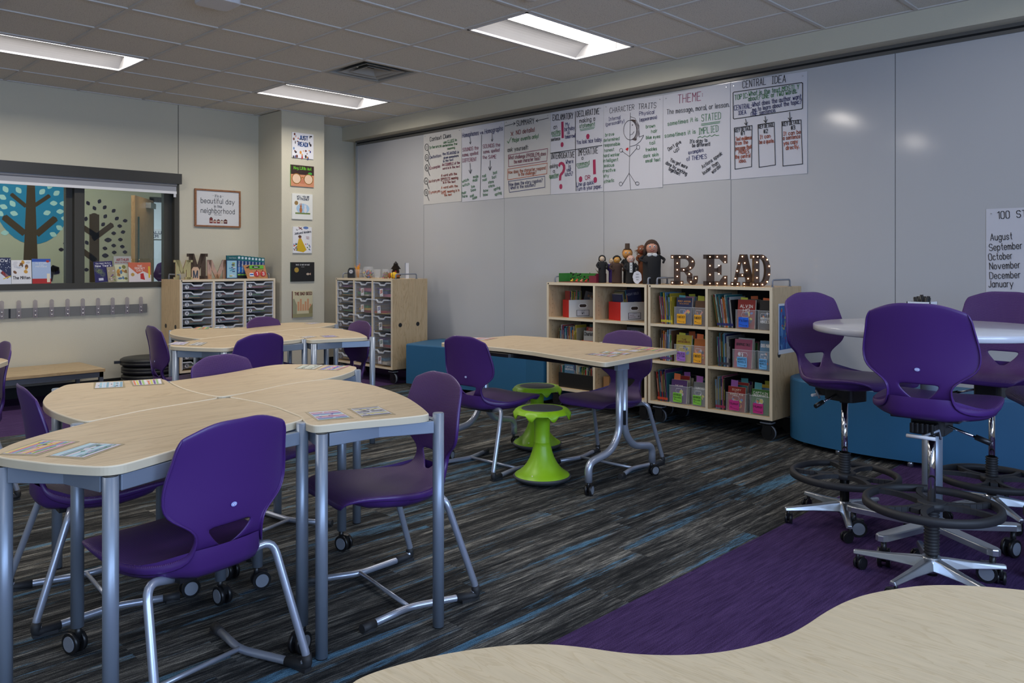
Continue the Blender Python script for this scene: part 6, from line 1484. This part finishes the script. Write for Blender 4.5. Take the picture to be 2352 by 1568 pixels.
# ================================================================== anchor charts on the whiteboard
XP = XB - .0035
def chart(q, name_label, base, draw, sc, ox, oy):
    """q: the four corners in the photograph; draw(T) writes in that close-up's own units"""
    P = [on_x(x, y, XP) for x, y in q]; cy = P[0].y; cz = P[0].z
    t = thing('anchor_chart', name_label, 'poster', (XP, cy, cz), 0, 'handwritten charts on the whiteboard')
    def L(x, y): p = on_x(ox + x / sc, oy + y / sc, XP); return (cy - p.y, p.z - cz)
    m = MB(); pts = [(cy - p.y, p.z - cz) for p in P]; n = 10
    # slightly rippled sheet, 1 mm off the board
    G_ = []
    for j in range(n + 1):
        rw = []
        for i in range(n + 1):
            s, r = i / n, j / n
            u = (pts[0][0] * (1 - s) + pts[1][0] * s) * (1 - r) + (pts[3][0] * (1 - s) + pts[2][0] * s) * r
            v = (pts[0][1] * (1 - s) + pts[1][1] * s) * (1 - r) + (pts[3][1] * (1 - s) + pts[2][1] * s) * r
            rw.append(m.v((-.0006 * math.sin(s * 5 + r * 7) - .003 * r * r * (1 if i == n else .0), -u, v)))
        G_.append(rw)
    for j in range(n):
        for i in range(n): m.face([G_[j][i], G_[j + 1][i], G_[j + 1][i + 1], G_[j][i + 1]], base, True)
    m.build('sheet', t)
    m = MB(); A = Art(m, (-.0012, 0, 0), (0, -1, 0), (0, 0, 1), .0012); A.N = Vector((-1, 0, 0))
    k = abs(L(0, 0)[1] - L(0, 100)[1]) / 100
    class W:
        t_ = staticmethod(lambda s, x0, y0, x1, y1, h, c, w=None: A.text(s, L(x0, y0), L(x1, y1), h * k * .70, c, (w or 5) * k * .86))
        l_ = staticmethod(lambda ps, c, w=5, closed=False: A.line([L(*p) for p in ps], w * k, c, closed))
        a_ = staticmethod(lambda a, b, c, w=5, hd=22: A.arrow(L(*a), L(*b), w * k, c, hd * k))
        d_ = staticmethod(lambda x, y, r, c: A.disc(*L(x, y), r * k, c, r * k * 1.1))
        r_ = staticmethod(lambda x, y, rx_, ry_, c, w=5: A.line([L(x + rx_ * math.cos(2 * PI * i / 20), y + ry_ * math.sin(2 * PI * i / 20)) for i in range(20)], w * k, c, True))
        p_ = staticmethod(lambda ps, c: A.poly([L(*p) for p in ps], c))
    draw(W); m.build('handwriting', t)
    m = MB()
    for u, v in (pts[0], pts[1]):
        uu = u + (.03 if u < pts[1][0] / 2 + pts[0][0] / 2 else -.03); m.ball((-.006, -uu, v - .03), .006, CLEAR, n=8); m.cyl((-.006, -uu, v - .03), (0, -uu, v - .03), .003, mat('pin', (.6, .6, .62), .2, .8), 8)
    m.build('push_pins', t)
BK_, GR, NV, MR, DR, OG, MG = ink(24, 24, 30), ink(45, 125, 60), ink(38, 42, 105), ink(135, 40, 75), ink(140, 35, 35), ink(185, 85, 40), ink(165, 45, 85)
def d1(T):
    T.t_('Context Clues', 235, 415, 470, 368, 62, BK_, 6)
    for ch, y in (('I', 480), ('D', 598), ('E', 712), ('A', 860), ('S', 990)):
        x = 200 if y < 800 else 192; T.r_(x, y, 21, 36, BK_, 6); T.t_(ch, x - 8, y + 14, x + 8, y + 12, 34, BK_, 5); T.l_([(x + 12, y + 32), (x + 34, y + 90)], BK_, 7)
    T.t_('Inference:', 228, 502, 365, 476, 42, GR); T.t_('use CLUES to', 388, 440, 535, 410, 38, GR); T.l_([(440, 434), (510, 420)], GR, 3); T.t_('determine the', 378, 477, 540, 452, 34, GR); T.t_('meaning', 432, 508, 515, 494, 30, GR)
    T.t_('Definition:', 233, 612, 362, 586, 42, NV); T.t_('the MEANING is', 378, 570, 560, 547, 38, NV); T.l_([(425, 564), (525, 552)], NV, 3); T.t_('given somewhere', 390, 612, 555, 586, 34, NV); T.t_('in the text', 385, 650, 497, 630, 34, NV)
    T.t_('Example:', 232, 732, 350, 706, 42, MR); T.t_('An EXAMPLE of the', 372, 692, 570, 667, 38, MR); T.l_([(415, 688), (498, 677)], MR, 3); T.t_('word is in the text', 378, 732, 570, 706, 32, MR)
    T.t_('Antonym:', 225, 882, 345, 856, 42, DR); T.t_('A word with the', 362, 812, 537, 790, 36, DR); T.t_('OPPOSITE meaning', 358, 855, 550, 835, 38, DR); T.l_([(358, 864), (455, 852)], DR, 3); T.t_('is in the text', 383, 890, 520, 877, 34, DR)
    T.t_('Synonym:', 225, 1005, 348, 985, 42, OG); T.t_('A word with the', 362, 948, 545, 927, 36, OG); T.t_('SAME meaning is in', 360, 1000, 565, 975, 36, OG); T.l_([(360, 1008), (420, 1002)], OG, 3); T.t_('the text', 398, 1032, 478, 1022, 32, OG)
chart(((973, 307), (1060, 292), (1060, 462), (973, 470)), 'warm white chart headed Context Clues, leftmost on the whiteboard', CHARTW, d1, 4.9, 940, 240)
def d2(T):
    T.t_('Homophones', 600, 372, 783, 340, 66, NV, 6); T.t_('vs.', 800, 335, 838, 328, 44, NV, 6); T.t_('Homographs', 853, 330, 1055, 290, 66, NV, 6)
    T.a_((688, 368), (690, 445), BK_, 5); T.a_((935, 320), (935, 415), BK_, 5); T.l_([(816, 345), (808, 700), (800, 1040)], BK_, 5)
    T.t_('SOUNDS the', 603, 530, 778, 503, 50, MR, 5); T.t_('same, spelled', 600, 587, 775, 560, 48, MR); T.t_('DIFFERENT', 603, 650, 757, 634, 52, MR); T.t_('SOUNDS the', 830, 492, 1022, 470, 50, MR); T.t_('same, spelled', 835, 550, 1015, 527, 46, MR); T.t_('the SAME', 828, 612, 980, 604, 48, MR)
    T.a_((687, 660), (690, 775), BK_, 6, 36); T.a_((912, 630), (910, 740), BK_, 6, 36)
    for s, x0, y0, x1, y1 in (('which', 600, 880, 670, 857), ('witch', 603, 925, 680, 905), ('male', 722, 830, 778, 820), ('mail', 718, 868, 765, 860), ('be', 703, 940, 738, 930), ('bee', 697, 980, 750, 968), ('hair', 597, 1010, 643, 1000), ('hare', 600, 1048, 655, 1040), ('sail', 687, 1045, 727, 1035), ('sale', 715, 1070, 765, 1052), ('nail', 825, 820, 865, 812), ('nail', 827, 865, 872, 855), ('bat', 948, 785, 990, 775), ('bat', 935, 835, 980, 825), ('store', 893, 890, 950, 880), ('store', 895, 935, 960, 922), ('bow', 838, 985, 890, 975), ('bow', 835, 1030, 885, 1022), ('spring', 955, 970, 1025, 945), ('spring', 967, 1027, 1040, 1003)): T.t_(s, x0, y0, x1, y1, 40, GR)
chart(((1060.5, 291), (1158, 275), (1157.5, 455), (1061, 464)), 'chart comparing homophones and homographs', CHART, d2, 4.9, 940, 240)
def d3(T):
    T.a_((1078, 243), (1195, 212), BK_, 5); T.a_((1570, 152), (1430, 185), BK_, 5); T.t_('SUMMARY', 1210, 242, 1408, 212, 72, BK_, 6)
    T.l_([(1145, 310), (1170, 350)], DR, 6); T.l_([(1172, 308), (1148, 352)], DR, 6); T.t_('NO details!', 1205, 338, 1412, 303, 56, DR, 6); T.l_([(1105, 412), (1118, 435), (1150, 368)], GR, 6); T.t_('Major events only!', 1163, 424, 1455, 374, 54, GR, 6); T.t_('ask yourself:', 1110, 532, 1337, 502, 56, BK_, 6)
    T.l_([(1117, 570), (1560, 495), (1552, 635), (1120, 700)], MR, 5, True); T.t_('What challenge (PROBLEM) does', 1124, 617, 1540, 570, 48, MR); T.t_('the main character face?', 1180, 664, 1478, 620, 46, MR)
    T.l_([(1112, 727), (1556, 658), (1550, 778), (1110, 847)], OG, 5, True); T.t_('How does the character respond', 1118, 780, 1535, 728, 44, OG); T.t_('to the challenge?', 1228, 805, 1432, 780, 44, OG)
    T.l_([(1118, 865), (1527, 805), (1528, 930), (1130, 988)], NV, 5, True); T.t_('How does the story resolve?', 1128, 917, 1503, 870, 46, NV); T.t_('What is the solution?', 1143, 955, 1425, 918, 44, NV)
chart(((1158.5, 275), (1264, 257), (1264.5, 446), (1158, 455)), 'warm white chart headed Summary', CHARTW, d3, 4.9, 940, 240)
def d4(T):
    T.l_([(1872, 80), (1874, 500), (1880, 970)], BK_, 7); T.l_([(1590, 548), (2172, 460)], BK_, 6)
    T.t_('EXCLAMATORY', 1618, 182, 1845, 158, 76, BK_, 6); T.t_('an', 1627, 277, 1665, 271, 56, BK_); T.t_('exciting', 1605, 342, 1703, 325, 56, GR); T.l_([(1610, 352), (1703, 338)], GR, 4); T.l_([(1610, 362), (1703, 349)], GR, 4); T.t_('sentence', 1600, 413, 1700, 398, 44, BK_)
    T.p_([(1712, 196), (1738, 190), (1742, 376), (1716, 380)], MG); T.d_(1722, 447, 18, MG); T.d_(1722, 455, 18, MG)
    for s, x0, y0, x1, y1 in (('My', 1762, 247, 1805, 240), ('birthday', 1752, 300, 1865, 280), ('is', 1780, 335, 1808, 330), ('tomorrow!', 1755, 385, 1868, 368)): T.t_(s, x0, y0, x1, y1, 50, NV)
    T.t_('DECLARATIVE', 1890, 140, 2140, 105, 72, BK_, 6); T.t_('making a', 1920, 207, 2092, 180, 54, BK_); T.t_('statement', 1920, 266, 2090, 240, 54, GR); T.l_([(1925, 282), (2090, 252)], GR, 4); T.l_([(1930, 295), (2080, 268)], GR, 4); T.d_(2012, 357, 20, MG); T.d_(2012, 366, 18, MG); T.t_('You look nice today.', 1888, 447, 2172, 413, 52, NV)
    T.t_('INTERROGATIVE', 1597, 612, 1860, 594, 76, BK_, 6); T.t_('IMPERATIVE', 1900, 577, 2125, 547, 76, BK_, 6); T.t_('asking', 1585, 717, 1672, 703, 50, BK_); T.t_('a', 1622, 767, 1640, 763, 44, BK_); T.t_('question', 1580, 827, 1683, 808, 50, GR); T.l_([(1590, 832), (1675, 820)], GR, 4)
    T.p_([(1676, 684), (1690, 655), (1714, 643), (1740, 654), (1757, 684), (1759, 720), (1750, 756), (1730, 785), (1716, 800), (1710, 852), (1686, 856), (1690, 800), (1702, 775), (1722, 752), (1732, 722), (1730, 695), (1718, 676), (1706, 678), (1698, 694), (1694, 706)], MG); T.d_(1708, 918, 18, MG); T.d_(1708, 928, 18, MG)
    for s, x0, y0, x1, y1 in (('Where', 1765, 667, 1848, 655), ('is', 1795, 715, 1820, 712), ('your', 1773, 757, 1825, 747), ('lunch?', 1757, 807, 1843, 795)): T.t_(s, x0, y0, x1, y1, 50, NV)
    T.t_('a', 1943, 620, 1960, 616, 44, BK_); T.t_('command', 1888, 697, 2030, 673, 54, GR); T.l_([(1895, 708), (2025, 685)], GR, 4); T.l_([(1902, 719), (2015, 698)], GR, 4)
    T.p_([(2068, 622), (2098, 617), (2103, 782), (2072, 786)], MG); T.d_(1930, 835, 20, MG); T.d_(1930, 846, 20, MG); T.d_(2095, 842, 20, MG); T.d_(2095, 853, 20, MG); T.t_('OR', 1983, 845, 2037, 838, 50, MG, 6); T.t_('Line up quick!', 1888, 920, 2080, 893, 50, NV); T.t_('Turn in your paper.', 1888, 970, 2165, 938, 50, NV)
chart(((1264.5, 257), (1386, 240), (1386, 439), (1265, 446.5)), 'chart of four sentence types divided by a black cross', CHART, d4, 4.9, 940, 240)
def d5(T):
    T.t_('CHARACTER', 100, 518, 362, 478, 78, BK_, 5); T.t_('TRAITS', 407, 475, 598, 460, 78, BK_, 5); T.t_('Internal', 85, 602, 213, 580, 56, NV); T.t_('(personality)', 58, 658, 255, 618, 52, NV); T.t_('Physical', 418, 542, 577, 522, 56, NV); T.t_('(appearance)', 422, 607, 607, 575, 50, NV)
    for s, x0, y0, x1, y1 in (('brave', 52, 768, 145, 756), ('determined', 32, 827, 202, 805), ('responsible', 33, 880, 207, 862), ('honest', 42, 937, 145, 923), ('hard worker', 30, 992, 205, 976), ('intelligent', 30, 1047, 188, 1033), ('jealous', 30, 1100, 145, 1090), ('creative', 25, 1156, 158, 1143), ('shy', 32, 1210, 90, 1203), ('athletic', 38, 1272, 147, 1256), ('brown', 490, 680, 588, 668), ('hair', 548, 732, 612, 722), ('blue eyes', 492, 797, 643, 783), ('tall', 528, 860, 587, 850), ('freckles', 487, 930, 607, 916), ('dark skin', 462, 997, 625, 978), ('small feet', 485, 1050, 643, 1033)): T.t_(s, x0, y0, x1, y1, 48, GR)
    T.l_([(322, 512), (316, 800), (310, 1165), (324, 1342)], BK_, 4); T.r_(318, 700, 70, 106, BK_, 5)
    HB = ink(70, 50, 45)
    T.l_([(325, 556), (370, 570), (410, 640), (418, 720), (415, 775), (466, 755), (430, 820), (380, 860), (320, 876)], BK_, 4)
    for k in range(22):
        a = -1.45 + k * .125; x, y = 318 + 72 * math.cos(a), 700 + 110 * math.sin(a); T.l_([(x, y), (x + 26 + 8 * math.sin(k), y + 4 - 16 * math.sin(a * -1.0) * .4)], HB, 6)
    T.d_(343, 645, 6, BK_); T.l_([(322, 750), (345, 742), (362, 715)], BK_, 4)
    T.l_([(228, 925), (312, 985), (395, 890)], BK_, 4); T.r_(222, 918, 18, 20, BK_, 4); T.r_(405, 885, 18, 24, BK_, 4); T.p_([(268, 905), (282, 893), (296, 888), (302, 900), (290, 925), (275, 915)], ink(190, 40, 50))
    T.l_([(235, 1285), (308, 1165), (382, 1278)], BK_, 4); T.r_(218, 1280, 18, 20, BK_, 4); T.r_(396, 1276, 20, 18, BK_, 4)
chart(((1386.5, 239), (1523, 219), (1522, 430), (1387, 440)), 'chart headed Character Traits with a stick figure', CHART, d5, 4.704, 1380, 150)
def d6(T):
    T.t_('THEME', 835, 412, 1082, 378, 120, ink(150, 50, 90), 6); T.t_(':', 1100, 335, 1114, 333, 55, ink(150, 50, 90), 6); T.t_('The message, moral, or lesson.', 715, 530, 1388, 448, 68, BK_, 5); T.t_('sometimes it is', 725, 653, 1050, 600, 58, GR, 5); T.t_('STATED', 1090, 605, 1297, 578, 92, GR, 5); T.l_([(1087, 635), (1290, 605)], GR, 5); T.l_([(1087, 650), (1287, 620)], GR, 5)
    T.t_('sometimes it is', 692, 782, 1025, 735, 58, GR, 5); T.t_('IMPLIED', 1057, 748, 1270, 715, 88, GR, 5); T.l_([(1050, 782), (1075, 768), (1098, 780), (1125, 762), (1150, 775), (1178, 755), (1200, 768), (1232, 748), (1250, 760), (1278, 755)], GR, 5)
    for s, x0, y0, x1, y1 in (("It's okay to", 960, 842, 1150, 826), ('be different!', 990, 884, 1180, 868), ("Don't give", 735, 925, 870, 838), ('up!', 797, 945, 850, 912), ('You get more', 748, 1035, 930, 1118), ('done by working', 700, 1065, 925, 1188), ('together!', 730, 1130, 848, 1188), ('Actions speak', 1102, 1115, 1315, 962), ('louder than', 1112, 1182, 1275, 1062), ('words!', 1210, 1170, 1298, 1098)): T.t_(s, x0, y0, x1, y1, 50, BK_, 5.5)
    T.t_('examples', 950, 962, 1110, 930, 54, NV); T.t_('of THEMES', 930, 1032, 1145, 1003, 58, NV)
chart(((1523.5, 219), (1677, 190), (1677, 411), (1523, 424)), 'chart headed Theme with large stated and implied lines', CHART, d6, 4.704, 1380, 150)
def d7(T):
    T.t_('CENTRAL', 1535, 247, 1785, 208, 92, BK_, 6); T.t_('IDEA', 1845, 200, 1998, 182, 92, BK_, 6); T.l_([(1430, 300), (1440, 290), (2172, 187), (2183, 195), (2182, 465), (2170, 472), (1442, 580), (1433, 572)], BK_, 7, True)
    T.t_('TOPIC:', 1450, 377, 1588, 350, 66, GR, 5.5); T.t_('What is the text MOSTLY', 1600, 332, 2145, 256, 60, GR, 5.5); T.t_('about? ONE or TWO words.', 1597, 387, 2120, 300, 58, GR, 5.5)
    T.t_('CENTRAL:', 1443, 487, 1628, 460, 64, NV, 5.5); T.t_('IDEA', 1485, 537, 1570, 525, 52, NV, 5.5); T.t_('What does the author want', 1640, 447, 2165, 360, 58, NV, 5.5); T.t_('me to learn about the topic?', 1640, 502, 2172, 410, 54, NV, 5.5); T.t_('ONE sentence.', 1625, 553, 1890, 503, 56, NV, 5.5)
    for a, b in (((1567, 580), (1574, 648)), ((1778, 552), (1784, 620)), ((2043, 507), (2048, 597))): T.a_(a, b, BK_, 6, 26)
    T.l_([(1443, 678), (1635, 650), (1630, 1095), (1452, 1122)], BK_, 6, True); T.l_([(1700, 642), (1875, 615), (1888, 1075), (1712, 1102)], BK_, 6, True); T.l_([(1958, 610), (2165, 590), (2182, 1065), (1970, 1088)], BK_, 6, True)
    for s, x0, y0, x1, y1 in (('KEY DETAIL', 1453, 724, 1626, 696), ('#1', 1515, 757, 1553, 750), ('KEY DETAIL', 1710, 684, 1870, 660), ('#2', 1762, 735, 1805, 728), ('KEY DETAIL', 1968, 657, 2155, 628), ('#3', 2058, 697, 2100, 690)): T.t_(s, x0, y0, x1, y1, 48, BK_, 6)
    for s, x0, y0, x1, y1 in (('Text evidence', 1458, 817, 1630, 797), ('from the', 1455, 864, 1590, 847), ('passage that', 1458, 917, 1628, 897), ('PROVES', 1493, 960, 1602, 948), ('the central', 1455, 1010, 1615, 992), ('idea.', 1497, 1053, 1570, 1045), ('It can', 1717, 797, 1832, 780), ('be a quote.', 1717, 850, 1872, 832), ('It can be', 1972, 762, 2160, 738), ('a sentence', 1972, 808, 2155, 785), ('you copy', 1978, 862, 2130, 840), ('directly.', 2003, 914, 2145, 895)): T.t_(s, x0, y0, x1, y1, 50, OG, 5.5)
chart(((1678, 190), (1854, 163.5), (1854, 398), (1679, 412)), 'chart headed Central Idea, rightmost of the long row', CHART, d7, 4.704, 1380, 150)
def d8(T):
    T.t_('100', 515, 350, 668, 340, 128, BK_, 9); T.t_('STANDARDS', 760, 332, 1420, 290, 118, BK_, 9)
    for s, x0, y0, x1, y1 in (('August', 425, 628, 700, 612), ('September', 410, 760, 830, 732), ('October', 402, 884, 705, 862), ('November', 415, 1000, 805, 980), ('December', 415, 1122, 808, 1108), ('January', 400, 1228, 715, 1225)): T.t_(s, x0, y0, x1, y1, 118, BK_, 8)
chart(((2265, 480), (2500, 470), (2500, 700), (2265, 690)), 'chart of months headed with the number 100, at the right edge', CHART, d8, 5.6, 2200, 440)

# ================================================================== name cards taped to the tables
cards = []
q7 = lambda pts, ox, oy, s: [(ox + x / s, oy + y / s) for x, y in pts]
cards += [(q7([(40, 1440), (690, 1228), (1245, 1248), (590, 1452)], 0, 840, 7.128), 'rainbow drawing card at the left corner of the near front table', [(225, 200, 60), (200, 90, 70), (90, 130, 190), (120, 160, 70), (215, 150, 170)], 1),
 (q7([(815, 1475), (1475, 1268), (1990, 1290), (1370, 1505)], 0, 840, 7.128), 'pale blue drawing card beside the rainbow one on the near front table', [(150, 200, 215), (175, 215, 220), (110, 140, 170), (70, 130, 110), (210, 200, 215)], 2),
 (q7([(1005, 1070), (1020, 1010), (1302, 998), (1300, 1055)], 0, 660, 4.6125), 'white and blue drawing card at the far edge of the near left table', [(200, 200, 208), (150, 190, 205), (170, 200, 220), (120, 160, 180)], 3),
 (q7([(1420, 1040), (1400, 990), (1700, 970), (1715, 1022)], 0, 660, 4.6125), 'rainbow striped card near the corner of the near left table', [(210, 120, 80), (200, 200, 90), (110, 80, 150), (150, 190, 110), (220, 215, 225)], 4),
 (q7([(280, 615), (400, 563), (735, 560), (570, 628)], 640, 760, 7.128), 'faint green drawing card at the far corner of the near cluster', [(190, 200, 180), (170, 185, 165), (120, 130, 110), (200, 205, 195)], 5),
 (q7([(660, 635), (835, 573), (1165, 570), (950, 642)], 640, 760, 7.128), 'purple, blue and yellow striped card at the far corner of the near cluster', [(90, 60, 150), (80, 120, 200), (200, 205, 80), (190, 70, 150)], 6),
 (q7([(485, 1337), (965, 1298), (1170, 1415), (650, 1462)], 640, 760, 7.128), 'striped red and blue card on the near right table', [(200, 200, 210), (180, 90, 90), (190, 150, 190), (70, 60, 150), (120, 180, 200)], 7),
 (q7([(1180, 1280), (1625, 1238), (1855, 1355), (1370, 1402)], 640, 760, 7.128), 'grey sketched card with yellow patches on the near right table', [(110, 112, 118), (150, 150, 158), (190, 185, 80), (180, 175, 190), (80, 80, 88)], 8),
 (q7([(310, 790), (350, 776), (445, 776), (425, 792)], 360, 540, 3.675), 'orange and green card on the far back left table', [(200, 80, 50), (210, 190, 70), (90, 160, 90)], 9),
 (q7([(480, 786), (505, 773), (590, 770), (600, 784)], 360, 540, 3.675), 'pale blue card on the far back left table', [(170, 200, 215), (200, 200, 215), (120, 160, 190)], 10),
 (q7([(95, 922), (165, 900), (275, 904), (225, 927)], 360, 540, 3.675), 'white and violet card on the far front left table', [(200, 195, 215), (160, 150, 190), (190, 190, 200)], 11),
 (q7([(270, 928), (345, 905), (425, 908), (370, 931)], 360, 540, 3.675), 'white card with dark marks on the far front left table', [(205, 205, 205), (120, 120, 125), (180, 180, 170)], 12),
 (q7([(1215, 862), (1300, 850), (1350, 858), (1265, 870)], 360, 540, 3.675), 'white card on the far right table', [(200, 200, 205), (170, 160, 150)], 13),
 (q7([(1385, 850), (1490, 845), (1530, 858), (1420, 863)], 360, 540, 3.675), 'violet card on the far right table', [(90, 70, 150), (200, 195, 215), (110, 90, 160)], 14),
 (q7([(1250, 746), (1330, 738), (1390, 740), (1310, 750)], 360, 540, 3.675), 'small card on the far back right table', [(190, 170, 190), (150, 150, 180), (200, 200, 200)], 15),
 (q7([(940, 818), (1090, 797), (1565, 835), (1420, 865)], 1240, 720, 8.71), 'violet and green card nearest the front edge of the two-person table', [(110, 80, 130), (150, 170, 150), (190, 90, 90), (190, 200, 210)], 16),
 (q7([(1225, 785), (1330, 757), (1800, 798), (1690, 824)], 1240, 720, 8.71), 'green and white card second from the front of the two-person table', [(200, 205, 215), (110, 150, 90), (170, 80, 80), (190, 200, 230)], 17),
 (q7([(1530, 735), (1650, 713), (2130, 748), (1960, 772)], 1240, 720, 8.71), 'white and lilac card third from the front of the two-person table', [(200, 195, 225), (210, 210, 215), (190, 170, 90)], 18),
 (q7([(1690, 218), (1755, 206), (1940, 222), (1880, 236)], 980, 740, 3.563), 'red and yellow card at the far corner of the two-person table', [(190, 70, 80), (215, 190, 60), (100, 150, 70), (210, 140, 150)], 19),
 (q7([(285, 140), (380, 124), (570, 130), (480, 146)], 980, 740, 3.563), 'reddish card at the left end of the two-person table', [(190, 120, 110), (150, 150, 180), (200, 190, 170), (180, 90, 70)], 20)]
for pts, lab, cols, sd in cards:
    P = [on_z(x, y, TZ) for x, y in pts]; c_ = sum(P, Vector()) / 4; t = thing('name_card', lab, 'card', (c_.x, c_.y, TZ + .0005), 0, 'cards taped to the tables'); rr = random.Random(sd)
    L4 = [(p.x - c_.x, p.y - c_.y) for p in P]
    m = MB(); A = Art(m, (0, 0, 0), (1, 0, 0), (0, 1, 0), .0002); A.poly([(x * 1.12, y * 1.22) for x, y in L4], TAPE); m.build('tape', t)
    m = MB(); A = Art(m, (0, 0, 0), (1, 0, 0), (0, 1, 0), .0008)
    def B(u, v): return tuple((L4[0][i] * (1 - u) + L4[1][i] * u) * (1 - v) + (L4[3][i] * (1 - u) + L4[2][i] * u) * v for i in (0, 1))
    A.poly([B(0, 0), B(1, 0), B(1, 1), B(0, 1)], ink(205, 203, 210)); n = len(cols)
    for k in range(n * 2):
        v0 = k / (n * 2); A.poly([B(.03, v0 + .02), B(.97, v0 + .02), B(.97, v0 + .45 / n), B(.03, v0 + .45 / n)], ink(*cols[k % n]))
    for k in range(16):
        u, v = rr.uniform(.1, .9), rr.uniform(.1, .9); du, dv = rr.uniform(.03, .09), rr.uniform(.02, .06); A.k = 12 + k
        A.poly([B(u - du, v), B(u, v - dv), B(u + du, v), B(u, v + dv)], ink(*rr.choice(cols + [(60, 60, 80), (220, 220, 225)])))
    m.build('drawing', t)
